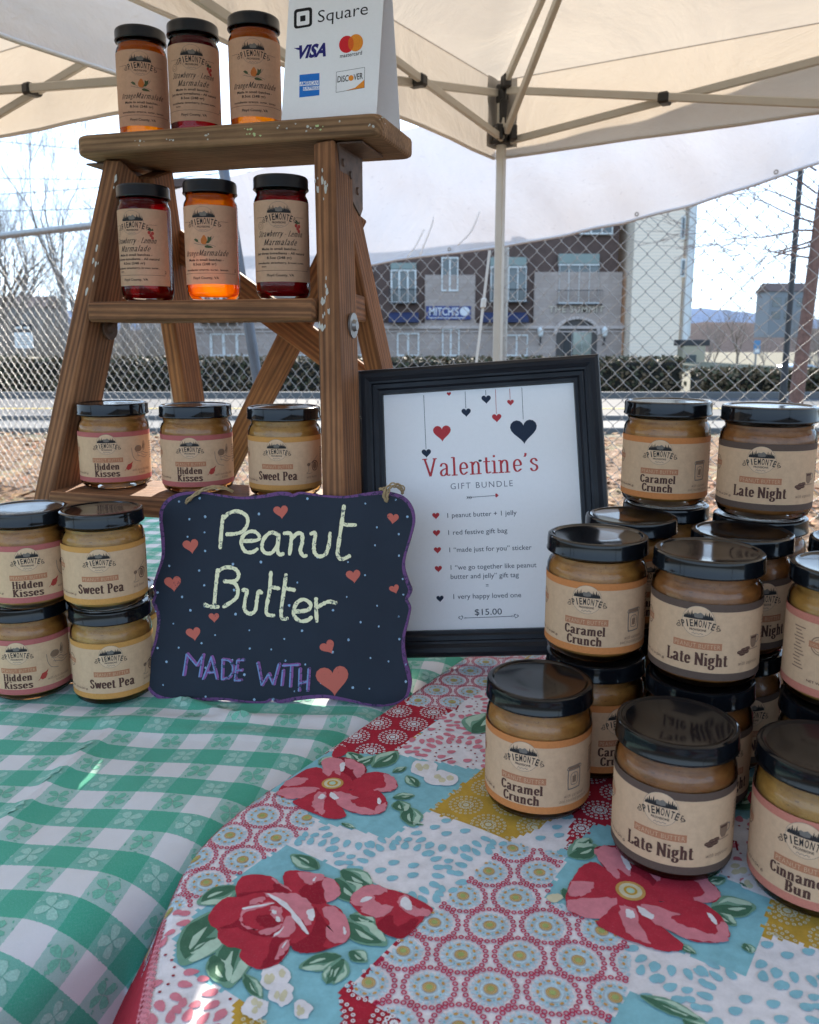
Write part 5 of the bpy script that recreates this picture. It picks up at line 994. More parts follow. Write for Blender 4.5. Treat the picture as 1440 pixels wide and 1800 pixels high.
# ---------------------------------------------------------------- step ladder
LY = R(15); LW = Vector((math.cos(LY), -math.sin(LY), 0)); LB = Vector((math.sin(LY), math.cos(LY), 0))
def zz(z): return z + CAMZ
def lin3(p, q, z):   # point at height z on the line p-q
    t = (z - p.z) / (q.z - p.z); return p + (q - p) * t
R3, R2 = Vector((-.0825, .757, zz(-.1545))), Vector((-.0895, .809, zz(.0388)))
L3, L2 = Vector((-.3710, .837, zz(-.1545))), Vector((-.3375, .889, zz(.0388)))
CAPT = .2125; CTH = .0205
lad = thing('step_ladder', 'old weathered wooden step ladder standing on the checked tablecloth', 'step ladder', (-.2, .9, TZ))
def rail(p3, p2, sgn):
    b = MB(); d = (p2 - p3).normalized(); lo, hi = lin3(p3, p2, TZ + .003), lin3(p3, p2, zz(CAPT - CTH)); c = (lo + hi) / 2 + LW * sgn * .011; bk = (LB - d * LB.dot(d)).normalized(); sd = d.cross(bk).normalized(); c = c + bk * .027
    b.box(c, (d, bk, sd), ((hi - lo).length, .054, .022), .0025); r = random.Random(int(p3.x * 1e4))
    for (t, n_) in ((.93, 5), (.90, 4), (.71, 7), (.66, 6), (.27, 6), (.23, 3)) if sgn > 0 else ((.93, 2), (.80, 4), (.74, 3)):    # flecks of old paint on the front edge
        base = lo + (hi - lo) * t + LW * sgn * .011 - bk * .0004
        for k in range(n_):
            u, w = r.gauss(0, .008), r.gauss(.003 if sgn > 0 else -.006, .003); w = max(-.0095, min(.0095, w)); s_ = r.uniform(.0006, .0022); q = base + d * u + sd * w
            if (hi - lo).length * (1 - t) - u < .004: continue
            b.add([q + d * s_ * math.cos(a) * r.uniform(1, 3.2) + sd * s_ * math.sin(a) * r.uniform(.5, 1) for a in (0, .9, 1.8, 2.7, 3.6, 4.5, 5.4)], [list(range(7))], 1)
    b.build('rail', [M_wood, M_paint], lad); return lo, hi, d, bk, sd
loR, hiR, dR, bkR, sdR = rail(R3, R2, 1); loL, hiL, dL, bkL, sdL = rail(L3, L2, -1)
def stepb(pl_, pr_, z, dep, over):
    b = MB(); c = (pl_ + pr_) / 2; ax = (pr_ - pl_); ax.z = 0; L = ax.length; ax.normalize(); bk = Vector((-ax.y, ax.x, 0))
    b.box(c + bk * (dep / 2 - over) + Vector((0, 0, zz(z) - .0105 - c.z)), (ax, bk, ZA), (L + .001, dep, .021), .003); b.build('step', M_wood, lad)
stepb(L3, R3, -.1545, .092, .008); stepb(L2, R2, .0388, .082, .008)
cl_, cr_ = Vector((-.357, .918, 0)), Vector((-.0275, .827, 0)); cax = (cr_ - cl_).normalized(); cbk = Vector((-cax.y, cax.x, 0)); CAPC = (cl_ + cr_) / 2
b = MB(); dep = .112; L = (cr_ - cl_).length; top = zz(CAPT)
outl = []          # rounded board outline in (along, back)
for (cx_, cy_, a0_) in ((L / 2 - .010, .010, -90), (L / 2 - .008, dep - .008, 0), (-L / 2 + .012, dep - .012, 90), (-L / 2 + .014, .014, 180)):
    rr = .010 if cx_ > 0 else .014
    for k in range(6): a = R(a0_ + 90 * k / 5); outl.append((cx_ + rr * math.cos(a), cy_ + rr * math.sin(a)))
ring_ = []
for (ins, z) in ((.003, 0), (.0008, .0016), (0, .004), (0, CTH - .004), (.0008, CTH - .0016), (.003, CTH)):
    for (x, y) in outl: k = 1 - ins / .055; ring_.append((x * (1 - ins / (L / 2)), (y - dep / 2) * k + dep / 2, z))
n_ = len(outl); vs = [CAPC + cax * x + cbk * y + Vector((0, 0, top - CTH + z)) for x, y, z in ring_]
b.add(vs, [[i * n_ + k, i * n_ + (k + 1) % n_, (i + 1) * n_ + (k + 1) % n_, (i + 1) * n_ + k] for i in range(5) for k in range(n_)] + [list(range(n_))[::-1], [5 * n_ + k for k in range(n_)]], 0, [(x + 3.3, y, z) for x, y, z in ring_])
r = random.Random(9)
for (u, w, m_) in ((-.055, .5, 1), (-.012, .5, 1), (.035, .35, 2), (.036, .65, 2), (.066, .3, 1), (.078, .25, 1), (.098, .5, 1), (.108, .45, 2), (.17, .3, 1), (.165, .6, 1), (-.09, .6, 1), (.13, .2, 1)):
    for k in range(4):
        q = CAPC + cax * (u + r.gauss(0, .004)) - cbk * .0003 + Vector((0, 0, top - CTH * (w + r.gauss(0, .10)))); s_ = r.uniform(.0005, .0015)
        if not top - CTH + .005 < q.z < top - .005: continue
        b.add([q + cax * s_ * math.cos(a) * r.uniform(.6, 1.5) + Vector((0, 0, s_ * math.sin(a) * r.uniform(.5, 1.2))) for a in (0, 1.05, 2.1, 3.14, 4.2, 5.2)], [list(range(6))], m_)
b.build('top_cap', [M_woodcap, M_paint, M_paintg], lad)
# rear legs, side spreaders, cross braces
def rleg(hi, sgn):
    t = hi + LB * .062 + LW * sgn * (-.002); t = Vector((t.x, t.y, zz(CAPT - CTH - .004))); lo = t + LB * .196 + LW * sgn * .055; lo.z = TZ + .003
    b = MB(); b.beam(lo, t, LB, .021, .046, .002); b.build('rear_leg', M_woodred, lad); return lo, t
rlR, rtR = rleg(hiR, 1); rlL, rtL = rleg(hiL, -1)
for (lo, hi_, p3, p2, sg_) in ((rlR, rtR, R3, R2, 1), (rlL, rtL, L3, L2, -1)):
    z = zz(.033); q0 = lin3(p3, p2, z) + LB * .05 + LW * sg_ * .011; q1 = lin3(lo, hi_, z) - LB * .02; b = MB(); b.beam(q0, q1, ZA, .012, .028, .0015); b.build('spreader', M_woodred, lad)
zA0, zA1 = zz(.11), zz(-.115)
b = MB(); b.beam(lin3(rlL, rtL, zz(.118)) + LB * .020, lin3(rlR, rtR, zz(-.075)) + LB * .020, LB, .034, .011, .0015); b.build('cross_brace', M_woodred, lad)
b = MB(); b.beam(lin3(rlR, rtR, zz(.14)) + LB * .033, lin3(rlL, rtL, zz(-.22)) + LB * .033, LB, .034, .011, .0015); b.build('cross_brace', M_woodred, lad)
for (hi_, d, bk, sd, sg_, p3, p2) in ((hiR, dR, bkR, sdR, 1, R3, R2), (hiL, dL, bkL, sdL, -1, L3, L2)):
    out = LW * sg_; b = MB(); o_ = hi_ + out * .0228 + bk * .006 - Vector((0, 0, .001)); T_ = .002
    pts = [(.0, 0), (.074, 0), (.074, -.052), (.066, -.060), (.010, -.034), (.002, -.024)]; f0 = [o_ + LB * x + Vector((0, 0, z)) for x, z in pts]; f1 = [p + out * T_ for p in f0]
    b.add(f0 + f1, [[0, 1, 2, 3, 4, 5], [11, 10, 9, 8, 7, 6]] + [[i, (i + 1) % 6, 6 + (i + 1) % 6, 6 + i] for i in range(6)])
    b.box(hi_ + out * .036 + LB * .042 - Vector((0, 0, .0022)), (LB, out, ZA), (.070, .026, .002), .0005)
    b.build('cap_bracket', M_iron, lad)
    for (x, z) in ((.012, -.016), (.034, -.024), (.056, -.036)):
        b = MB(); q = o_ + LB * x + Vector((0, 0, z)) + out * T_; b.tube([q, q + out * .0018], [.0042, .0034], 12); b.build('rivet', M_iron, lad)
    for (z, inn) in ((.022, 0), (-.165, 0), (.022, 1)):
        if inn and sg_ > 0: continue
        q = lin3(p3, p2, zz(z)) + bk * .036 + out * (.0225 if not inn else -.002) - out * 0; b = MB(); o2 = out if not inn else -out
        b.tube([q, q + o2 * .0022], .0125, 22); b.tube([q + o2 * .0022, q + o2 * .0055], [.0062, .0048], 14); b.build('washer_bolt', M_steel if not inn else M_iron, lad)

# ---------------------------------------------------------------- peanut butter jars
JH = .0885; BR_, LR = .0360, .0364
_bodyprof = [(.0, .0012), (.024, .0005), (.0305, .0012), (.0345, .0042), (.0358, .0085), (BR_, .012), (BR_, .0615), (.0356, .066), (.0342, .0695), (.0326, .0712), (.0326, .0735), (.0332, .0745), (.0326, .0757), (.0332, .0768), (.0326, .0778), (.0326, .0852)]
def jar_body():
    b = MB(); b.lathe(_bodyprof, 72); return b
def jar_fill():
    k = .00135; b = MB(); b.lathe([(0, .0052), (.0285, .005), (.0325, .0068), (.0343, .0100), (BR_ - k, .014), (BR_ - k, .0612), (.0340, .0655), (.0326, .069), (.0311, .0712), (.0311, .0765), (0, .0770)], 64); return b
def jar_lid():
    b = MB(); z0 = JH - .0122; b.lathe([(.0335, z0 + .001), (.0358, z0), (.0366, z0 + .0007), (.0366, z0 + .0018), (.0361, z0 + .0026), (.0361, z0 + .0094), (.0357, z0 + .0113), (.0346, JH - .0003), (.0335, JH), (.0322, JH - .0002), (.0312, JH - .0010), (.0304, JH - .0012), (.0150, JH - .0012), (0, JH - .0012)], 96); return b
LMATS = [M_kraft, M_ink, M_inkb, M_inkg, M_inkl, M_tag, None, M_kraftw, M_lf, M_or, M_rd]      # slot 6 = band colour
LH, LZ = .0515, .0090
def logo(cx, cy, r=10.3, disc_=7):
    o = []
    if disc_ is not None: o += [disc(cx, cy, r, r, disc_, .6, 36)]
    o.append(ring(cx, cy, r - .12, r + .08, 3, .8, 40))
    hw = r * .93
    o.append(P([(cx - hw * .98, cy + 1.6), (cx + hw * .98, cy + 1.6), (cx + hw * .9, cy + 3.6), (cx + 3.4, cy + 4.6), (cx + 1.2, cy + 6.2), (cx - .6, cy + 5.2), (cx - 2.2, cy + 5.6), (cx - 4, cy + 4.2), (cx - hw * .92, cy + 3.4)], 3, 1))
    rr = random.Random(11)
    for (x, h) in ((-7.9, 3.0), (-6.7, 4.6), (-5.5, 3.6), (-4.2, 5.0), (-3.1, 3.0), (3.2, 2.6), (4.3, 4.4), (5.3, 3.4), (6.5, 4.7), (7.7, 3.2), (-8.8, 2), (8.7, 2.2)):
        for k in range(4): y = cy + 1.7 + h * k * .24; w = (1.15 - .26 * k) * (.6 + h * .1); o.append(P([(cx + x - w, y), (cx + x + w, y), (cx + x + .08, y + h * .36 + .25)], 1, 1.2 + k * .03 + (x + 9) * .004))
    o.append(P([(cx - hw, cy + 1.4), (cx - hw * .9, cy + 2.5), (cx - hw * .5, cy + 2.9), (cx, cy + 2.2), (cx + hw * .5, cy + 2.8), (cx + hw * .9, cy + 2.4), (cx + hw, cy + 1.4)], 1, 1.1))
    o += arc_text('PIEMONTE', cx, cy - 3.6, 4.8, 30, 20.5, 1, 2, .016)
    for sx in (-1, 1):
        x = cx + sx * 12.4; o += [stroke([(x - .9, cy - 5.6), (x + .8, cy - 5.2), (x + .9, cy - 3.8), (x - .6, cy - 3.4), (x - .9, cy - 4.3), (x, cy - 4.6)], .42, 1, 2.2), stroke([(x + sx * -.6, cy - 3.2), (x + sx * -.2, cy - 1.6), (x + sx * .6, cy - 2.4)], .4, 1, 2.3), stroke([(x + sx * 1.3, cy - 5.4), (x + sx * 1.6, cy - 4.2)], .35, 1, 2.4)]
    o.append(T('PROVISIONS', cx, cy - 6.4, 1.5, 1, 2, width=10.5, bold=.02))
    o.append(stroke([(cx - 3.6, cy - 8.6), (cx - 2.6, cy - 7.7), (cx - 1.8, cy - 8.7), (cx - .6, cy - 7.9), (cx + .6, cy - 8.6), (cx + 1.8, cy - 7.8), (cx + 2.8, cy - 8.6), (cx + 3.4, cy - 7.9)], .28, 3, 2))
    return o
def pb_label(lines, ill, note):
    o = logo(0, 39.3)
    o += [P([(-15.6, 20.6), (15.6, 20.6), (15.6, 25.4), (-15.6, 25.4)], 5, 1), T('PEANUT BUTTER', 0, 21.4, 3.1, 0, 2, width=29, bold=-.012, space=1.1)]
    if len(lines) == 1: o += book(lines[0], 0, 9.8, 8.4, 40, 2, 2, .86, .3)
    else: o += book(lines[0], -1, 13.2, 6.6, len(lines[0]) * 3.9 + 2.5, 2, 2, .86, .3) + book(lines[1], -1, 5.9, 6.6, len(lines[1]) * 3.9 + 2.5, 2, 2, .86, .3)
    o.append(T('NET WT. 8.5 oz (241 g)', -22.5, 8.2, 1.6, 2, 2, align='R', width=27, bold=.01))
    for i, t in enumerate(note): o += book(t, 36.5, 10.0 - 3.1 * i, 2.5, min(24, len(t) * 1.42), 4, 2, .42, .16, .22, False)
    # round seal and ingredient lines further round
    o += [ring(-43, 33, 5.2, 6.0, 4, 1, 28), ring(-43, 33, 3.9, 4.3, 4, 1, 28), P([(-50, 31), (-36, 31), (-36, 35), (-50, 35)], 5, 1.5), T('LOCAL GOODS', -43, 32.1, 1.7, 0, 2, width=12)]
    for k in range(13): o.append(P([(-62 + (k % 3) * .8, 41 - 2.2 * k), (-53 - (k * 7 % 4), 41 - 2.2 * k), (-53 - (k * 7 % 4), 41.8 - 2.2 * k), (-62 + (k % 3) * .8, 41.8 - 2.2 * k)], 4, 1))
    for k in range(8): o.append(P([(52, 38 - 2.4 * k), (60 - (k * 5 % 3), 38 - 2.4 * k), (60 - (k * 5 % 3), 39.2 - 2.4 * k), (52, 39.2 - 2.4 * k)], 4, 1))
    S = lambda pts, w=.42, m=3, l=2: o.append(stroke(pts, w, m, l))
    if ill == 'jar':
        S([(31, 31.5), (41, 31.8), (41.2, 29.5), (31, 29.2), (31, 31.5)], .6); o.append(P([(31.2, 29.4), (41, 29.6), (40.8, 31.5), (31.3, 31.3)], 4, 1.5)); S([(31.6, 29), (31, 27.6), (31.2, 17), (32.6, 15.8), (39.6, 16), (41, 17.4), (41.2, 27.8), (40.6, 29)], .8); S([(33.6, 19), (33.5, 26), (38.8, 26.2), (38.6, 19), (33.6, 18.8)], .5); o.append(P([(34.6, 20), (37.6, 20), (37.8, 24.8), (34.6, 24.6)], 4, 1.2)); S([(36.3, 26.2), (36.3, 23.8)], .4)
    elif ill == 'cup':
        o.append(P([(36.6, 29), (44.2, 29), (43.8, 23), (42, 20.6), (39, 20.6), (37.2, 23)], 4, 1)); o.append(P([(37.2, 28.2), (43.6, 28.2), (43, 26.8), (37.8, 26.8)], 2, 1.6)); S([(44, 28), (46.4, 27.4), (46, 24.2), (43.4, 23.4)], .7); S([(35.2, 19.9), (46, 19.9)], .6, 4)
        for (x, y, a) in ((28.6, 19, 0), (31.4, 20.4, .2), (33.6, 18.8, 0), (30.2, 17.8, .1), (34.4, 20.9, .3)): o.append(disc(x, y, 2.6, 1.35, 2, 1.2 + x * .01, 16)); S([(x - 2.2, y), (x, y + .3), (x + 2.2, y)], .25, 4, 2.5)
    elif ill == 'honey':
        S([(41, 26.6), (37.8, 25.6), (37, 21.4), (38.8, 17.6), (43.4, 17.6), (45.2, 21.4), (44.4, 25.6), (41, 26.6)], .8, 2); o.append(disc(41.1, 21.8, 2.9, 3.5, 4, 1, 18)); S([(38, 25.8), (41, 24.8), (44.2, 25.6)], .6, 2); S([(46.4, 31.6), (38.4, 26.4), (33.6, 24)], .5, 3); o.append(disc(32.6, 23.6, 2.1, 1.7, 4, 1, 14)); S([(30.8, 24.6), (32.4, 22.2)], .3, 2, 2.4); S([(32.4, 24.9), (34, 22.6)], .3, 2, 2.5); S([(32.4, 22), (32.2, 17), (30, 15.2), (34, 14.6), (36, 15.4)], .35); S([(45, 24.8), (46.6, 23.6), (46, 20.4), (44.8, 20)], .5, 2)
    elif ill == 'hands':
        o.append(disc(33, 33, 4.6, 3.2, 4, 1, 18)); S([(28.6, 33.6), (31, 36.2), (35.6, 36), (37.6, 33.4)], .4); S([(38.4, 33), (40.6, 40.6), (42.4, 36.4), (41, 31.4), (38.4, 32.4)], .5); o.append(P([(38.8, 33.4), (40.6, 39.6), (41.8, 36.2), (40.6, 32)], 4, 1)); S([(25, 34.6), (25.8, 27), (29, 21.4), (36, 19.4)], .45); S([(29.4, 30.4), (33.4, 28.6), (38.8, 29.6), (43, 27.4), (48.6, 27)], .45); S([(30.6, 26.4), (36, 25), (41, 23.2), (47.6, 25.2)], .4); S([(31.4, 28.6), (33.4, 24.6)], .35); S([(36.4, 28.2), (39.2, 26.2), (43.4, 25.6)], .35)
        o += [P([(18, 13.6), (20, 17.6), (23.4, 18.6), (24.8, 16), (23, 12.6), (20, 11.6)], 10, 1), P([(22.4, 18), (26, 20.6), (24.4, 17)], 10, 1.3)]; S([(16.6, 11.4), (19, 13.6)], .5, 10)
    elif ill == 'bun':
        for rr_ in (5.6, 4, 2.4): o.append(ring(38, 23.6, rr_ - .35, rr_, 3, 1.4, 24, .8))
        o.append(disc(38, 23.6, 5.4, 4.3, 4, 1, 24))
    return o
def slabs(items, step=2.2):
    out = []
    for vs, fs, mi, lay in items:
        for f in fs:
            pts = [vs[i] for i in f]; x0, x1 = min(p[0] for p in pts), max(p[0] for p in pts)
            if x1 - x0 <= step * 1.15: out.append((pts, [list(range(len(pts)))], mi, lay)); continue
            n = int((x1 - x0) / step) + 1
            for k in range(n):
                a, c = x0 + (x1 - x0) * k / n, x0 + (x1 - x0) * (k + 1) / n; q = pts
                for lim, sg in ((a, 1), (c, -1)):
                    r_ = []
                    for i in range(len(q)):
                        p, w = q[i - 1], q[i]; ip, iw = (p[0] - lim) * sg >= 0, (w[0] - lim) * sg >= 0
                        if ip != iw: t = (lim - p[0]) / (w[0] - p[0]); r_.append((lim, p[1] + (w[1] - p[1]) * t))
                        if iw: r_.append(w)
                    q = r_
                    if len(q) < 3: break
                if len(q) >= 3: out.append((q, [list(range(len(q)))], mi, lay))
    return out
def wrap(lab_r, z0):
    def mp(x, y, lay):
        a = -x * .001 / lab_r * -1; rr = lab_r + .00007 * lay; t = -math.pi / 2 + a; return Vector((rr * math.cos(t), rr * math.sin(t), z0 + y * .001))
    return mp
def label_mesh(art_, band, W=98, H=51.5, rad=BR_ + .00025, z0=LZ, bands=True, mats=None):
    b = MB(); mp = wrap(rad, z0); n = 88
    ys = [0, 5.0, 12, 20, 28, 36, 46.5, H] if bands else [H * i / 7 for i in range(8)]
    b.grid(lambda u, v: mp(u, v, 0), [-W + 2 * W * i / n for i in range(n + 1)], ys, 0, (lambda u, v: 6 if (v < 5 or v > 46.5) else 0) if bands else None)
    b.art(slabs(art_), mp); ms = list(mats or LMATS); ms[6] = band or M_ink; return b, ms
KINDS = {'caramel': (['Caramel', 'Crunch'], 'jar', ['with caramel', 'and roasted peanuts'], M_bo, 'tan'), 'night': (['Late Night'], 'cup', ['with espresso'], M_bb, 'dark'),
         'kiss': (['Hidden', 'Kisses'], 'hands', ['with dark chocolate', 'kisses'], M_bp, 'tan'), 'pea': (['Sweet Pea'], 'honey', ['with honey'], M_by, 'gold'), 'bun': (['Cinnamon', 'Bun'], 'bun', ['with cinnamon'], M_bs, 'gold')}
PROTO = {}
_shared = {}
def share(key, fn):
    if key not in _shared: _shared[key] = fn()
    return _shared[key]
def link_part(name, me, parent):
    ob = bpy.data.objects.new(name, me); scene.collection.objects.link(ob); ob.parent = parent; return ob
def pb_jar(kind, loc, rz, label, group):
    if kind in PROTO: return copy_thing(PROTO[kind], loc, rz, label, group)
    t = thing('peanut_butter_jar', label, 'jar', (0, 0, 0), group); lines, ill, note, band, fill = KINDS[kind]
    if not _shared:
        for k, f, m_ in (('glass_body', jar_body, M_glass), ('lid', jar_lid, M_lid)): ob = f().build(k, m_, t, 'auto'); _shared[k] = ob.data
    else:
        for k in ('glass_body', 'lid'): link_part(k, _shared[k], t)
    jar_fill().build('filling', M_pb[fill], t, 'auto')
    b, ms = label_mesh(pb_label(lines, ill, note), band); b.build('label', ms, t, False)
    t.location = loc; t.rotation_euler = (0, 0, rz); PROTO[kind] = t; return t
def face(loc, off):      # heading that turns the label to the lens, then off degrees to the viewer's right
    return math.atan2(loc[1], loc[0]) - math.pi / 2 + R(off)
def stand(px, py, z): q = on_z(px, py, z); return q
GA, GB2, GC = 'peanut butter jars stacked on the flowered cloth', 'peanut butter jars stacked at the left of the checked cloth', 'peanut butter jars on the bottom step of the ladder'
def by_width(px, w, z):
    zc = F * .0732 / w; zr = z - CAMZ; return Vector(((px - 720) / F * zc, (zc + zr * sp) / cp, z))
def stack(kind, px, w, n, offs, labels, group, jit=.0015, z0=None):
    z0 = FZT + .0016 if z0 is None else z0; q = by_width(px, w, z0 + JH * n); py = w; r = random.Random(int(px * 7 + py))
    for k in range(n):
        loc = (q.x + (r.uniform(-jit, jit) if k < n - 1 else 0), q.y + (r.uniform(-jit, jit) if k < n - 1 else 0), z0 + JH * k); pb_jar(kind, loc, face(loc, offs[k]), labels[k], group)
stack('caramel', 949, 188, 1, [-15], ['single orange banded peanut butter jar standing alone in front of the picture frame'], GA)
stack('night', 1191, 211, 1, [-10], ['single brown banded jar standing in front on the edge of the large red printed flower'], GA)
stack('bun', 1451, 226, 1, [-9], ['pink banded peanut butter jar standing lowest at the right edge of the photo'], GA)
stack('caramel', 1051, 176, 2, [32, -9], ['orange banded jar under the upper one, just behind the single front jar', 'orange banded peanut butter jar atop the two high stack beside the picture frame'], GA, .003)
stack('night', 1247, 190, 2, [34, -6], ['brown banded jar under the upper one, just behind the single front brown jar', 'brown banded jar atop the two high stack in the middle of the right-hand group'], GA, .003)
stack('bun', 1500, 204, 2, [20, 46], ['pink banded jar under the one showing its round seal, at the right edge', 'pink banded jar showing its round seal, atop the two high stack at the right edge'], GA, .002)
stack('caramel', 1110, 159, 2, [20, 25], ['lower orange banded jar of the stack behind the one beside the frame', 'orange banded jar whose lid shows behind the upper jar beside the frame'], GA, .002)
stack('night', 1305, 173, 2, [28, 30], ['lower brown banded jar in the shade behind the middle stack', 'upper brown banded jar in the shade behind the middle stack'], GA, .002)
stack('caramel', 1175, 150, 3, [12, 16, -7], ['bottom orange banded jar of the three high stack', 'middle orange banded jar of the three high stack, mostly its lid showing', 'orange banded peanut butter jar atop the three high stack, its lid before the fence'], GA, .003)
stack('night', 1354, 162, 3, [20, 22, -5], ['bottom brown banded jar of the three high stack', 'middle brown banded jar of the three high stack, its lid showing below the top one', 'brown banded jar atop the three high stack at right, its lid before the fence'], GA, .003)
stack('bun', 1522, 181, 2, [10, 10], ['lower pink banded jar of the rearmost stack at the right edge', 'upper jar of the rearmost stack, a sliver of lid at the right edge'], GA)
GZ = TZ + .0024
def lstack(kind, pts, offs, labels):
    for k, (px, w) in enumerate(pts): q = by_width(px, w, GZ + JH * (k + 1)); loc = (q.x, q.y, GZ + JH * k); pb_jar(kind, loc, face(loc, offs[k]), labels[k], GB2)
lstack('kiss', [(46, 138), (45, 142)], [-19, -4], ['pink banded peanut butter jar at the bottom of the leftmost stack', 'pink banded peanut butter jar atop the leftmost stack'])
lstack('pea', [(193, 139.5), (178, 143)], [-4, -8], ['amber banded peanut butter jar under the upper one, left of the chalk sign', 'amber banded peanut butter jar atop the stack left of the chalk sign'])
lstack('kiss', [(120, 132)], [20], ['peanut butter jar in the gap between the two left stacks, behind them'])
lstack('pea', [(207, 131)], [25], ['peanut butter jar behind the amber banded stack, its lid edge beside the chalk sign'])
def on_step(px, z, c, ax, off):
    bk = Vector((-ax.y, ax.x, 0)); p0 = c + bk * off; lo, hi = -.3, .3
    for _ in range(40):
        m_ = (lo + hi) / 2; q = p0 + ax * m_
        if proj(q.x, q.y, zz(z))[0] < px: lo = m_
        else: hi = m_
    q = p0 + ax * lo; return (q.x, q.y, zz(z) + .0006)
s3c, s3a = (L3 + R3) / 2, (R3 - L3).normalized(); s3a.z = 0; s3a.normalize(); s2c, s2a = (L2 + R2) / 2, (R2 - L2); s2a.z = 0; s2a.normalize()
for px, kind, off, lab in ((206, 'kiss', -13, 'pink banded peanut butter jar on the bottom ladder step, by the left rail'), (350, 'kiss', -12, 'pink banded peanut butter jar in the middle of the bottom ladder step'), (503, 'pea', -13, 'amber banded peanut butter jar on the bottom ladder step, by the right rail')):
    loc = on_step(px, -.1545, s3c, s3a, .044); pb_jar(kind, loc, face(loc, off), lab, GC)

# ---------------------------------------------------------------- marmalade jars
MH, MR = .118, .0271
def m_body():
    b = MB(); b.lathe([(0, .0014), (.018, .0008), (.0228, .0012), (.0258, .0042), (MR - .0002, .009), (MR, .013), (MR, .0935), (.0267, .0965), (.0255, .0992), (.0246, .1005), (.0246, .1025), (.0251, .1035), (.0246, .1045), (.0246, .114)], 64); return b
def m_fill():
    k = .0011; b = MB(); b.lathe([(0, .0048), (.0205, .0045), (.0245, .0065), (MR - k, .0125), (MR - k, .0933), (.0255, .096), (.0243, .0987), (.0235, .1003), (.0235, .1042), (0, .1045)], 56); return b
def m_lid():
    b = MB(); z0 = MH - .0125; b.lathe([(.0252, z0 + .001), (.0269, z0), (.0275, z0 + .0006), (.0275, z0 + .0016), (.0271, z0 + .0024), (.0271, z0 + .0098), (.0266, z0 + .0116), (.0255, MH), (.0246, MH), (.0236, MH - .0009), (0, MH - .001)], 80); return b
def m_label(kind):
    o = [([(x * 1.38, 68.5 + (y - 68) * 1.38) for x, y in vs], fs, mi, l) for vs, fs, mi, l in logo(0, 68, 9.6, None)]
    for sx in (-1, 1): o.append(P([(sx * 18.5, 66.2), (sx * 28, 66.2), (sx * 28, 66.5), (sx * 18.5, 66.5)], 1, 1))
    S = lambda pts, w=.4, m=3, l=2: o.append(stroke(pts, w, m, l))
    script = lambda t, x, y, cap, w: o.extend(book(t, x, y, cap, w, 1, 2, .5, .2, .38, False))
    if kind == 'orange':
        o.append(P(smooth_path([(-2.6, 43), (-3.4, 46.5), (-1.6, 50), (.4, 52), (2.4, 49.6), (3.6, 46), (2.6, 42.8), (0, 42)], 3, True), 9, 1.5)); o.append(P([(2, 43), (5.6, 43.6), (8, 47), (8.6, 51), (6.4, 49.4), (4.4, 50.6), (4, 46.4)], 8, 1.8)); o.append(P([(-12, 47.4), (-9.6, 48.6), (-6.8, 47), (-6.2, 44.4), (-9, 45)], 8, 1.6)); o.append(P([(.4, 40.4), (3.6, 41.4), (8, 40.2), (10, 38.6), (5, 38.2), (1.6, 38.6)], 8, 1.7)); S([(-12, 43.6), (-6, 42.2), (-1, 41.4), (5, 42), (12.4, 40)], .5); S([(7.6, 46), (11, 50.6)], .45); S([(-7, 44.6), (-3.4, 43)], .4)
        script('-', 0, 0, .01, .01) if False else None
        o.extend(script_line('Orange', -17, 30, 6.0, 19)); o.extend(script_line('Marmalade', 9.5, 30, 6.6, 33))
        o += [T('Made in small batches -', 0, 24.6, 2.7, 1, 2, width=42, bold=.02), T('8.5oz (248 gr)', -1, 20.0, 2.8, 1, 2, width=27, bold=.02), T('ingredients: orange, sugar, lemon', 0, 14.2, 2.2, 1, 2, width=52, bold=.02)]
    else:
        for (x, y, c) in ((20.5, 55, 10), (18.6, 58, 10), (22.4, 57.4, 10), (22, 52.4, 10)): o.append(disc(x, y, 1.7, 1.9, c, 1.4 + y * .01, 12))
        o.append(P([(17, 61), (19.4, 64), (21.6, 61.4), (20, 58.8)], 8, 1.6)); o.append(P([(20.4, 60), (23, 63), (23.6, 60)], 8, 1.7)); S([(18, 64), (20, 60), (21, 55)], .35)
        o.append(ring(-22, 58, 3.4, 3.9, 4, 1, 20)); o.append(ring(-22, 58, 1.6, 2, 4, 1, 20))
        o.extend(script_line('Strawberry - Lemon', 0, 46.2, 6.4, 52)); o.extend(script_line('Marmalade', 0, 37.4, 6.6, 37))
        o += [T('Made in small batches -', 0, 32.6, 2.6, 1, 2, width=42, bold=.02), T('Just three ingredients - All natural', 0, 28.0, 2.6, 1, 2, width=58, bold=.02), T('8.5oz (248 gr)', -1, 23.3, 2.7, 1, 2, width=27, bold=.02), T('ingredients: strawberry, brown sugar,', 0, 18.4, 2.2, 1, 2, width=56, bold=.02), T('lemon', -22, 15, 1.7, 1, 2, align='L', width=6.5, bold=.02)]
    o.append(P([(-38, 11.4), (36, 11.4), (36, 11.75), (-38, 11.75)], 1, 1)); o.append(T('Floyd County, VA', 0, 5.4, 2.7, 1, 2, width=30, bold=.02)); S([(35, 13), (37.4, 15.2), (36.4, 17), (35.4, 15), (38.2, 13.6)], .4, 1)
    k = .92; return [([(x * k, y * k) for x, y in vs], fs, m_, l) for vs, fs, m_, l in o]
def script_line(t, x, y, cap, w): return book(t, x, y, cap, w, 1, 2, .52, .2, .40, False, .15)
MPRO = {}; GM1, GM2 = 'marmalade jars on the top of the ladder', 'marmalade jars on the middle ladder step'
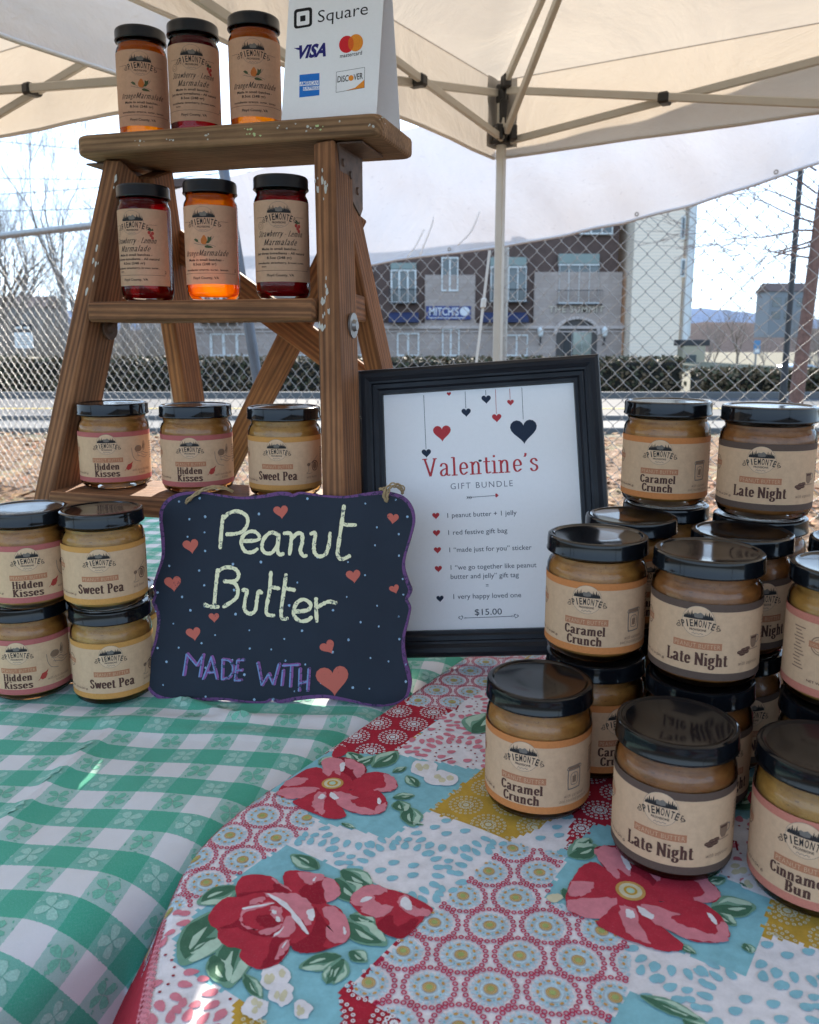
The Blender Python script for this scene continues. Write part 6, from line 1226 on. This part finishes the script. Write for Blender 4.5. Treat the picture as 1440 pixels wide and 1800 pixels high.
def marm(kind, loc, rz, label, group):
    if kind in MPRO: return copy_thing(MPRO[kind], loc, rz, label, group)
    t = thing('marmalade_jar', label, 'jar', (0, 0, 0), group)
    m_body().build('glass_body', M_glass, t, 'auto'); m_lid().build('lid', M_lidm, t, 'auto'); m_fill().build('filling', M_orange if kind == 'orange' else M_straw, t, 'auto')
    ms = list(LMATS); ms[0] = M_kraftd; b, ms = label_mesh(m_label(kind), None, 40, 77, MR + .00025, .0155, False, ms); b.build('label', ms, t, False)
    t.location = loc; t.rotation_euler = (0, 0, rz); MPRO[kind] = t; return t
for px, kind, off, lab in ((262, 'straw', -28, 'dark red strawberry marmalade jar on the middle ladder step, by the left rail'), (377, 'orange', -17, 'glowing orange marmalade jar in the middle of the middle ladder step'), (499, 'straw', -6, 'dark red marmalade jar on the middle ladder step, nearest the right rail')):
    loc = on_step(px, .0388, s2c, s2a, .030); marm(kind, loc, face(loc, off), lab, GM2)
for px, kind, off, lab in ((257, 'orange', -4, 'orange marmalade jar standing leftmost on the top of the ladder'), (347, 'straw', -5, 'dark red marmalade jar between the two orange jars on the ladder top'), (452, 'orange', -3, 'orange marmalade jar on the ladder top, beside the white card sign')):
    loc = on_step(px, CAPT, CAPC, cax, .066); marm(kind, loc, face(loc, off), lab, GM1)

# ---------------------------------------------------------------- painted chalk sign
M_board = None
def board_mat():
    m, n, l, p = mat('navy_chalk_board'); v = coord(n, l); f = noise(n, l, v, 16, 5, .65); s_ = noise(n, l, coord(n, l, 'Object', (1, 1, .35)), 13, 3, .6)
    c = ramp(n, l, f, [(.3, (.0055, .010, .021)), (.7, (.009, .016, .030))]); c = mixc(n, l, ramp(n, l, s_, [(.62, (0, 0, 0)), (.72, (.7, .7, .7))]), c, (.012, .018, .034))
    l.new(c, p.inputs['Base Color']); p.inputs['Roughness'].default_value = .6; p.inputs['Specular IOR Level'].default_value = .3; bump(n, l, noise(n, l, v, 300, 3), p, .15, .0005); return m
def chalk_mat(name, c, worn, thr=.42):
    m, n, l, p = mat(name); v = coord(n, l); f = noise(n, l, v, 330, 6, .75); g_ = noise(n, l, v, 26, 3)
    w = mth(n, l, 'ADD', f, mth(n, l, 'MULTIPLY', mth(n, l, 'SUBTRACT', g_, .5), .35)); l.new(ramp(n, l, w, [(thr - .05, worn), (thr, c)]), p.inputs['Base Color']); p.inputs['Roughness'].default_value = .85; p.inputs['Specular IOR Level'].default_value = .15; return m
M_board = board_mat(); WORN = (.03, .05, .08)
M_chy = chalk_mat('yellow_chalk', (.80, .74, .48), (.10, .12, .12), .43); M_chp = chalk_mat('purple_chalk', (.26, .10, .27), WORN, .45); M_chb = chalk_mat('blue_chalk', (.19, .27, .48), WORN, .42); M_chr = chalk_mat('coral_chalk', (.52, .13, .095), (.2, .06, .06), .38); M_dot = chalk_mat('pale_blue_dot', (.30, .42, .55), (.1, .16, .24), .45); M_rim = chalk_mat('purple_rim', (.15, .065, .17), (.04, .035, .07), .48)
bl, brr = on_z(262, 1224, TZ + .003), on_z(718, 1239, TZ + .003); bx = (brr - bl); bx.z = 0; bx.normalize(); bbk = Vector((-bx.y, bx.x, 0)); BLN = R(14)
bup = (Vector((0, 0, math.cos(BLN))) + bbk * math.sin(BLN)); bn = bx.cross(bup).normalized()           # bn faces the viewer
if bn.y > 0: bn = -bn
B0 = Vector(((bl.x + brr.x) / 2, (bl.y + brr.y) / 2, TZ + .002))
c7 = lambda x, y: (x / 1.946, 850 + y / 1.946)
def bpt(px, py, lay=0): return on_plane(px, py, B0, bn) + bn * (.0004 * lay)
OUT = [(545, 130), (549, 85), (575, 50), (620, 31), (690, 27), (760, 38), (830, 45), (900, 38), (950, 28), (985, 29), (1003, 35), (1030, 28), (1100, 38), (1180, 42), (1260, 30), (1320, 26), (1380, 42), (1412, 80), (1420, 130), (1405, 190), (1388, 250), (1386, 290), (1400, 335), (1410, 362), (1403, 385), (1395, 398), (1406, 425), (1398, 470), (1385, 530), (1389, 590), (1404, 650), (1408, 690), (1390, 738), (1340, 760), (1270, 762), (1190, 746), (1110, 735), (1020, 742), (960, 752), (930, 743), (905, 752), (840, 750), (760, 742), (680, 745), (600, 747), (540, 735), (506, 702), (497, 660), (505, 610), (525, 550), (536, 490), (536, 450), (525, 420), (520, 400), (530, 377), (523, 350), (536, 305), (552, 250), (551, 190)]
sign = thing('chalk_sign', 'scalloped navy chalk sign with yellow lettering and coral hearts leaning on the ladder', 'sign', tuple(B0))
op = [bpt(*c7(x, y)) for x, y in smooth_path(OUT, 4, True)]; n_ = len(op)
def inset(ps, d):
    out = []
    for i in range(len(ps)):
        t = (ps[(i + 2) % len(ps)] - ps[i - 2]).normalized(); nn = t.cross(bn).normalized(); c = sum(ps, Vector()) / len(ps)
        if (c - ps[i]).dot(nn) < 0: nn = -nn
        w = d * (.55 + .45 * math.sin(i * .11 + 1) ** 2); out.append(ps[i] + nn * w)
    return out
ip = inset(op, .0036); bk_ = [p - bn * .006 for p in op]; rim = [p + bn * .0004 for p in inset(op, .0006)]
b = MB(); b.add(op + bk_, [[i, (i + 1) % n_, n_ + (i + 1) % n_, n_ + i] for i in range(n_)], 1); b.add(bk_, [list(range(n_))[::-1]], 0); b.add(op, [list(range(n_))], 0)
b.add([p + bn * .0002 for p in op] + [p + bn * .0002 for p in ip], [[i, (i + 1) % n_, n_ + (i + 1) % n_, n_ + i] for i in range(n_)], 1); b.build('board', [M_board, M_rim], sign)
def pstroke(mb, pts, wpx, mi, lay, sm=True):
    w3 = [bpt(*q, 0) for q in (smooth_path(pts, 6) if sm and len(pts) > 2 else [(pts[0][0] + (pts[-1][0] - pts[0][0]) * k / 6, pts[0][1] + (pts[-1][1] - pts[0][1]) * k / 6) for k in range(7)])]
    hw = wpx / 1940 / 2 * 1.0; vs = []; nn = len(w3)
    ends = [w3[0] - (w3[1] - w3[0]).normalized() * hw * .6] + w3 + [w3[-1] + (w3[-1] - w3[-2]).normalized() * hw * .6]
    rr = random.Random(int(pts[0][0] * 31 + pts[0][1]))
    for i, p in enumerate(ends):
        t = (ends[min(i + 1, len(ends) - 1)] - ends[max(i - 1, 0)]).normalized(); s_ = t.cross(bn); k = hw * (.45 if i in (0, len(ends) - 1) else rr.uniform(.78, 1.12)); vs += [p + s_ * k + bn * .0002 * lay, p - s_ * k + bn * .0002 * lay]
    mb.add(vs, [[2 * i, 2 * i + 1, 2 * i + 3, 2 * i + 2] for i in range(len(ends) - 1)], mi)
c5 = lambda x, y: (250 + x / 4.5, 840 + y / 4.5); c6 = lambda x, y: (490 + x / 4.392, 840 + y / 4.392)
YS = [(c5, [(640, 300), (628, 420), (618, 555)]), (c5, [(640, 325), (690, 278), (760, 265), (825, 300), (835, 360), (800, 420), (740, 442), (668, 446)]), (c5, [(795, 500), (900, 495), (930, 470), (900, 430), (850, 425), (800, 460), (785, 520), (815, 580), (870, 588), (912, 562)]), (c5, [(1078, 450), (1020, 432), (965, 480), (948, 550), (975, 593), (1030, 590), (1075, 520)]), (c5, [(1082, 445), (1072, 560), (1085, 605), (1118, 600)]),
 (c6, [(42, 430), (72, 426), (98, 440), (95, 510), (85, 590)]), (c6, [(95, 480), (140, 432), (180, 435), (182, 500), (168, 560), (190, 602), (215, 600)]), (c6, [(248, 432), (284, 428), (275, 500), (276, 570), (310, 605), (360, 590), (388, 520), (398, 425)]), (c6, [(505, 215), (490, 330), (465, 500), (456, 590), (485, 628), (550, 602)]), (c6, [(482, 345), (520, 362), (595, 364)]),
 (c5, [(600, 725), (585, 850), (572, 998)]), (c5, [(592, 745), (660, 708), (735, 720), (765, 765), (740, 812), (650, 818)]), (c5, [(650, 818), (730, 832), (758, 890), (740, 955), (645, 1020)]), (c5, [(492, 1000), (540, 1018), (605, 1020)]), (c5, [(795, 888), (830, 892), (815, 970), (812, 1040), (850, 1074), (895, 1050), (910, 960), (922, 900), (948, 910)]), (c5, [(1020, 745), (1008, 900), (985, 1020), (990, 1078), (1045, 1090)]), (c5, [(1012, 860), (1085, 876)]), (c6, [(58, 745), (42, 870), (22, 1010), (26, 1083), (70, 1085)]), (c6, [(42, 850), (125, 866)]), (c6, [(130, 1032), (225, 1020), (248, 975), (195, 938), (138, 970), (116, 1050), (160, 1102), (220, 1100), (255, 1075)]), (c6, [(290, 930), (290, 1010), (296, 1108)]), (c6, [(300, 1000), (340, 975), (390, 955), (445, 966)])]
b = MB()
for i, (f, pts) in enumerate(YS): pstroke(b, [f(*q) for q in pts], 7.0, 0, 2 + i * .1)
b.build('lettering', [M_chy, M_chp, M_chb], sign); b = MB()
PS = [(c5, [(335, 1560), (362, 1390)]), (c5, [(362, 1390), (440, 1482)]), (c5, [(440, 1482), (492, 1395)]), (c5, [(490, 1395), (462, 1570)]), (c5, [(490, 1590), (558, 1412)]), (c5, [(558, 1412), (600, 1590)]), (c5, [(530, 1538), (590, 1532)]), (c5, [(645, 1430), (640, 1590)]), (c5, [(640, 1435), (700, 1445), (728, 1505), (700, 1570), (640, 1592)]), (c5, [(762, 1440), (742, 1598)]), (c5, [(742, 1600), (792, 1598)]), (c5, [(762, 1440), (815, 1438)]), (c5, [(752, 1520), (800, 1518)]), (c5, [(920, 1460), (955, 1638)]), (c5, [(955, 1638), (1010, 1545)]), (c5, [(1010, 1545), (1045, 1632)]), (c5, [(1045, 1632), (1090, 1468)]), (c6, [(42, 1482), (30, 1600)]), (c6, [(40, 1446), (165, 1440)]), (c6, [(105, 1450), (96, 1612)]), (c6, [(170, 1470), (165, 1642)]), (c6, [(240, 1470), (228, 1642)]), (c6, [(175, 1582), (235, 1566)])]
for i, (f, pts) in enumerate(PS): q = [f(*a) for a in pts]; pstroke(b, q, 6.0, 1, 2 + i * .1); pstroke(b, [(x - 2.2, y + .6) for x, y in q], 2.6, 2, 5 + i * .1)
b.build('lettering', [M_chy, M_chp, M_chb], sign)
for i, (x, y, s_, rot) in enumerate(((962, 95, 50, .1), (1345, 118, 40, -.15), (654, 212, 54, .15), (593, 340, 58, .1), (1210, 315, 50, .1), (1350, 360, 34, .3), (733, 457, 36, 0), (663, 512, 50, .15), (1122, 558, 52, .5), (1140, 668, 112, .08))):
    b = MB(); px, py = c7(x, y); it = heart(0, 0, s_ / 1.946, 0, 0, rot, .05); pts = [bpt(px + a, py - c_, 1.0) for a, c_ in it[0]]; b.add(pts, [list(range(len(pts)))]); b.build('painted_heart', M_chr, sign)
b = MB(); r = random.Random(17); dots = []
while len(dots) < 80:
    x, y = r.uniform(515, 1400), r.uniform(45, 740)
    if inside([tuple(q) for q in OUT], x, y) and all((x - a) ** 2 + (y - c_) ** 2 > 2600 for a, c_ in dots) and not (720 < x < 1230 and 70 < y < 490 and r.random() < .75): dots.append((x, y))
for (x, y) in dots:
    px, py = c7(x, y); s_ = r.uniform(1.5, 2.6); pts = [bpt(px + s_ * math.cos(k * .7) * r.uniform(.7, 1.1), py + s_ * math.sin(k * .7) * r.uniform(.8, 1.2), .8) for k in range(9)]; b.add(pts, [list(range(9))])
ob = b.build('painted_dots', M_dot, sign); ob['kind'] = 'stuff'
M_jute = simple('jute_twine', (.36, .25, .13), .9, .35, 400, bmp=.5)
def twine(pts, n_st, seed):
    b = MB(); r = random.Random(seed)
    for k in range(n_st):
        off = Vector((r.gauss(0, .0009), r.gauss(0, .0006), r.gauss(0, .0009))); ph = r.uniform(0, 6); base = smooth_path([tuple(p + off * (1.5 if 0 < i < len(pts) - 1 else .4)) for i, p in enumerate(pts)], 6)
        b.tube([Vector(p) + Vector((math.sin(i * 1.1 + ph), 0, math.cos(i * 1.1 + ph))) * .0005 for i, p in enumerate(base)], .00075, 5)
    b.build('twine', M_jute, sign)
twine([bpt(328, 884, 1), bpt(333, 879, 6), bpt(350, 867, 10), bpt(366, 859, 8), bpt(385, 858, -2) + bbk * .004, bpt(402, 866, -14) + bbk * .008], 7, 1)
twine([bpt(680, 881, 1), bpt(677, 872, 7), bpt(682, 858, 9), bpt(692, 852, 2), bpt(703, 856, -10), bpt(706, 866, -22)], 5, 2); twine([bpt(667, 860, -6), bpt(676, 861, 4), bpt(680, 866, 7), bpt(679, 880, 2)], 3, 3)

# ---------------------------------------------------------------- picture frame with the printed price list
fo_ = Vector((-.0423, .7861, .7435)); fyaw, FL_, froll = R(-8.5), R(16.2), R(4.4)
fx = Vector((math.cos(fyaw), math.sin(fyaw), 0)); fb_ = Vector((-math.sin(fyaw), math.cos(fyaw), 0))
fu0 = Vector((0, 0, math.cos(FL_))) + fb_ * math.sin(FL_); fx, fu = fx * math.cos(froll) + fu0 * math.sin(froll), fu0 * math.cos(froll) - fx * math.sin(froll)
fn = fx.cross(fu).normalized()
if fn.y > 0: fn = -fn
FW, FH, FMW = .2457, .2934, .0250
fo_ = fo_ + Vector((0, 0, .001))
frame = thing('picture_frame', 'black wooden picture frame holding a white printed price list with hearts', 'picture frame', tuple(fo_ + fx * FW / 2))
def fp(x, y, d): return fo_ + fx * x + fu * y + fn * (d + .012)
prof = [(0, -.012), (0, .003), (.0015, .007), (.005, .0095), (.0095, .0098), (.0135, .0075), (.0155, .0072), (.0165, .004), (.0205, .0035), (.0225, .0015), (.0255, .001), (.0262, -.003)]
b = MB(); vs = []; gr = []
for (w, d) in prof:
    for (sx, sy) in ((0, 0), (1, 0), (1, 1), (0, 1)): vs.append((w if not sx else FW - w, w if not sy else FH - w, d))
for k in range(4):       # four mitred lengths
    k2 = (k + 1) % 4; pts = []; g_ = []
    for i, (w, d) in enumerate(prof):
        a_, c_ = vs[i * 4 + k], vs[i * 4 + k2]; pts += [fp(*a_), fp(*c_)]; L = math.hypot(c_[0] - a_[0], c_[1] - a_[1]); g_ += [(k * .5 - L / 2, w, d), (k * .5 + L / 2, w, d)]
    b.add(pts, [[2 * i, 2 * i + 1, 2 * i + 3, 2 * i + 2] for i in range(len(prof) - 1)], 0, g_)
def blackwood():
    m, n, l, p = mat('black_stained_wood'); g1 = coord(n, l, 'grain', (14, 260, 260)); f = noise(n, l, g1, 1.5, 6, .75); g2 = noise(n, l, coord(n, l), 40, 4)
    l.new(ramp(n, l, f, [(.35, (.005, .006, .009)), (.6, (.012, .014, .02)), (.74, (.05, .042, .036))]), p.inputs['Base Color']); l.new(ramp(n, l, g2, [(.3, (.3, .3, .3)), (.7, (.5, .5, .5))]), p.inputs['Roughness']); p.inputs['Specular IOR Level'].default_value = .25; bump(n, l, f, p, .35, .0006); return m
b.build('moulding', blackwood(), frame); DBG = [proj(*fp(x, y, 0)) for x, y in ((0, 0), (FW, 0), (FW, FH), (0, FH))]
b = MB(); b.box(fp(FW / 2, FH / 2, -.0085), (fx, fu, fn), (FW - .006, FH - .006, .005), .0005); b.beam(fp(FW / 2, FH * .72, -.020), Vector((*(fp(FW / 2, FH * .72, -.020) + fb_ * .115)[:2], TZ + .012)), fx, .05, .004); b.build('back_board', M_dark, frame)
PD = -.0035; pn_o = fp(0, 0, PD)
PM = [paper('white_print', (.84, .84, .86), .02, .015), ink('navy_print', (.022, .034, .062)), ink('red_print', (.45, .045, .055)), ink('grey_print', (.12, .125, .16))]
b = MB(); b.add([fp(x, y, PD) for x, y in ((FMW - .003, FMW - .003), (FW - FMW + .003, FMW - .003), (FW - FMW + .003, FH - FMW + .003), (FMW - .003, FH - FMW + .003))], [[0, 1, 2, 3]])
c8 = lambda x, y: (620 + x / 3.13, 620 + y / 3.13)
def pp(px, py, lay=1): return on_plane(px, py, pn_o, fn) + fn * (.00012 * lay)
def text_on(mb, mp, body, q0, q1, cap_px, mi, lay=1, bold=0, book_=None, shear=0, space=1):
    a, c = mp(*q0, lay), mp(*q1, lay); ax = (c - a); L = ax.length; ax.normalize(); up_ = (mp(q0[0], q0[1] - 20, lay) - a); nrm = ax.cross(up_).normalized(); up_ = nrm.cross(ax).normalized(); ppx = L / math.hypot(q1[0] - q0[0], q1[1] - q0[1]); H = cap_px * ppx
    if book_: items = book(body, 0, 0, H, L, mi, 0, *book_)
    else:
        vs, fs = text2d(body, H / CAP, 'C', bold=bold, shear=shear, space=space); w = max(v[0] for v in vs) - min(v[0] for v in vs); items = [([(x * L / w, y) for x, y in vs], fs, mi, 0)]
    m_ = (a + c) / 2; d_ = nrm if nrm.y < 0 else -nrm
    for vs, fs, mm, ly in items: mb.add([m_ + ax * x + up_ * y + d_ * ly * .00008 for x, y in vs], fs, mm)
text_on(b, pp, "Valentine's", c8(388, 686), c8(1030, 650), 33, 2, 1, book_=(.42, .20))
for body, q0, q1, cap, mi in (('GIFT BUNDLE', (540, 752), (882, 734), 11, 3), ('1 peanut butter + 1 jelly', (522, 908), (903, 892), 8.8, 1), ('1 red festive gift bag', (527, 1003), (852, 990), 8.8, 1), ('1 “made just for you” sticker', (533, 1098), (985, 1083), 8.8, 1), ('1 “we go together like peanut', (540, 1195), (1012, 1180), 8.8, 1), ('butter and jelly” gift tag', (540, 1245), (915, 1234), 8.8, 1), ('=', (734, 1293), (749, 1292), 8, 1), ('1 very happy loved one', (555, 1355), (928, 1345), 8.8, 1), ('$15.00', (673, 1444), (822, 1440), 11, 1)):
    text_on(b, pp, body, c8(*q0), c8(*q1), cap, mi, 1, -.006 if mi == 3 else 0, space=1.25 if mi == 3 else 1)
def seg_on(mb, mp, q0, q1, wpx, mi, lay=1):
    a, c = mp(*q0, lay), mp(*q1, lay); d = (c - a); L = d.length; d.normalize(); s_ = d.cross(fn).normalized() * (L / math.hypot(q1[0] - q0[0], q1[1] - q0[1]) * wpx / 2); mb.add([a + s_, c + s_, c - s_, a - s_], [[0, 1, 2, 3]], mi)
def heart_on(mb, mp, x, y, s_, mi, lay=1.4, rot=.06):
    it = heart(0, 0, s_, mi, 0, rot); mb.add([mp(x + a, y - c_, lay) for a, c_ in it[0]], [list(range(28))], mi)
for (x0, y0, x1, y1, s_, mi) in ((391, 234, 404, 530, 52, 1), (492, 0, 492, 0, 0, 2), (619, 214, 623, 306, 52, 1), (732, 206, 733, 234, 52, 1), (786, 202, 791, 336, 52, 2), (864, 198, 867, 258, 37, 2), (931, 192, 939, 366, 148, 1)):
    if s_: seg_on(b, pp, c8(x0, y0), c8(x1, y1), .8, 1 if mi == 1 else 2); heart_on(b, pp, *c8(x1 + 2, y1 + s_ * .40), s_ / 3.13, mi)
heart_on(b, pp, *c8(492, 438), 98 / 3.13, 2); heart_on(b, pp, *c8(530, 226), 24 / 3.13, 2)
for (x, y, mi) in ((458, 896, 2), (462, 991, 2), (467, 1085, 2), (472, 1188, 2), (481, 1352, 1)): heart_on(b, pp, *c8(x, y), 40 / 3.13, mi)
seg_on(b, pp, c8(630, 797), c8(796, 785), .9, 1); heart_on(b, pp, *c8(793, 785), 22 / 3.13, 2, 1.6, 1.6)
for k in range(3): seg_on(b, pp, c8(628 + 10 * k, 789), c8(636 + 10 * k, 797), .8, 1, 1.2); seg_on(b, pp, c8(628 + 10 * k, 805), c8(636 + 10 * k, 797), .8, 1, 1.2)
seg_on(b, pp, c8(612, 1460), c8(888, 1450), .9, 1)
for (x, y, s_) in ((596, 1458, 26), (900, 1449, 26), (618, 1460, 12), (880, 1450, 12)): heart_on(b, pp, *c8(x, y), s_ / 3.13, 1, 1.5, .3 if x < 700 else -.3); heart_on(b, pp, *c8(x, y), s_ / 3.13 * .68, 0, 1.9, .3 if x < 700 else -.3)
b.build('print', PM, frame)

# ---------------------------------------------------------------- folded card sign on the ladder top
ca, cb = Vector((-.1285, .8700, zz(CAPT) + .0008)), Vector((-.0320, .8370, zz(CAPT) + .0008)); kx = (cb - ca).normalized(); kb = Vector((-kx.y, kx.x, 0)); KH, KD = .180, .070; kw = (cb - ca).length
card = thing('card_sign', 'white folded card sign showing payment card marks on the ladder top', 'sign', tuple((ca + cb) / 2))
kn = kx.cross(kb * (KD / 2) + Vector((0, 0, KH))).normalized()
if kn.y > 0: kn = -kn
def kp(px, py, lay=1): return on_plane(px, py, ca, kn) + kn * (.00012 * lay)
MC = [paper('white_card', (.84, .84, .86), .05, .015), ink('card_black', (.012, .012, .014)), ink('card_navy', (.022, .02, .16)), ink('card_red', (.62, .02, .03)), ink('card_orange', (.75, .26, .03)), ink('card_blend', (.68, .12, .02)), ink('card_blue', (.02, .16, .55)), ink('card_grey', (.1, .1, .11))]
b = MB(); ap = kb * (KD / 2) + Vector((0, 0, KH)); th = .0007
A4 = [ca, cb, cb + ap, ca + ap]; q4 = [p - kn * th for p in A4]; b.add(A4 + q4, [[0, 1, 2, 3], [7, 6, 5, 4], [0, 4, 5, 1], [1, 5, 6, 2], [3, 7, 4, 0]])
bn2 = kx.cross(-kb * (KD / 2) + Vector((0, 0, KH))).normalized(); bn2 = bn2 if bn2.y > 0 else -bn2
A4 = [ca + kb * KD, cb + kb * KD, cb + ap + Vector((0, 0, .0004)), ca + ap + Vector((0, 0, .0004))]; q4 = [p - bn2 * th for p in A4]; b.add(A4 + q4, [[0, 1, 2, 3], [7, 6, 5, 4], [0, 4, 5, 1], [1, 5, 6, 2], [3, 7, 4, 0]])
b.box((ca + cb) / 2 + kb * (KD * .62) + Vector((0, 0, .0012)), (kx, kb, ZA), (kw * .98, KD * .7, .0006), .0002)
ck = lambda x, y: (400 + x / 4.5, y / 4.5)
def kpoly(pts, mi, lay=1): b.add([kp(*ck(x, y), lay) for x, y in pts], [list(range(len(pts)))], mi)
def rsq(x0, y0, x1, y1, sl, rr): # sheared rounded square outline
    out = []
    for (cx_, cy_, a0_) in ((x1 - rr, y0 + rr, -90), (x1 - rr, y1 - rr, 0), (x0 + rr, y1 - rr, 90), (x0 + rr, y0 + rr, 180)):
        for k in range(6): a = R(a0_ + 18 * k); out.append((cx_ + rr * math.cos(a), cy_ + rr * math.sin(a)))
    return [(x, y - sl * (x - x0)) for x, y in out]
kpoly(rsq(526, 76, 670, 230, .16, 26), 1); kpoly(rsq(548, 97, 648, 208, .16, 12), 0, 1.6); kpoly(rsq(576, 126, 618, 172, .16, 5), 1, 2.2)
text_on(b, kp, 'Square', ck(714, 178), ck(1110, 112), 21, 1, 1, -.004)
text_on(b, kp, 'VISA', ck(548, 462), ck(768, 440), 20.5, 2, 1, .045, None, .28); kpoly([(524, 380), (572, 376), (582, 398), (556, 394)], 2, 1.3)
circ = lambda cx_, cy_, rx, ry: [(cx_ + rx * math.cos(k / 28 * 6.2832), cy_ + ry * math.sin(k / 28 * 6.2832) - .10 * rx * math.cos(k / 28 * 6.2832)) for k in range(28)]
kpoly(circ(943, 350, 60, 68), 3, 1); kpoly(circ(1015, 338, 58, 68), 4, 1.5)
lens = [(977 + 22 * math.cos(k / 20 * 6.2832), 344 + 50 * math.sin(k / 20 * 6.2832)) for k in range(20)]; kpoly(lens, 5, 2)
text_on(b, kp, 'mastercard', ck(890, 458), ck(1064, 430), 6.6, 1, 1, .01)
kpoly([(570, 592), (728, 577), (727, 753), (568, 771)], 6, 1)
kpoly([(571, 648), (722, 636), (722, 671), (571, 681)], 0, 1.5); kpoly([(599, 688), (727, 676), (727, 708), (599, 718)], 0, 1.5)
text_on(b, kp, 'AMERICAN', ck(575, 676), ck(718, 666), 5.6, 6, 2.2, .012); text_on(b, kp, 'EXPRESS', ck(603, 713), ck(725, 703), 5.6, 6, 2.2, .012)
for q0, q1 in (((862, 570), (1086, 532)), ((1086, 532), (1083, 693)), ((1083, 693), (859, 731)), ((859, 731), (862, 570))): seg_on(b, kp, ck(*q0), ck(*q1), .7, 7)
kpoly([(935, 717), (1010, 694), (1083, 630), (1082, 692)], 4, 1.3)
text_on(b, kp, 'DISC', ck(870, 652), ck(957, 641), 10.5, 1, 1.4, .01); text_on(b, kp, 'VER', ck(998, 634), ck(1071, 622), 10.5, 1, 1.4, .01); kpoly(circ(978, 617, 20, 22), 4, 1.6)
b.build('card', MC, card)
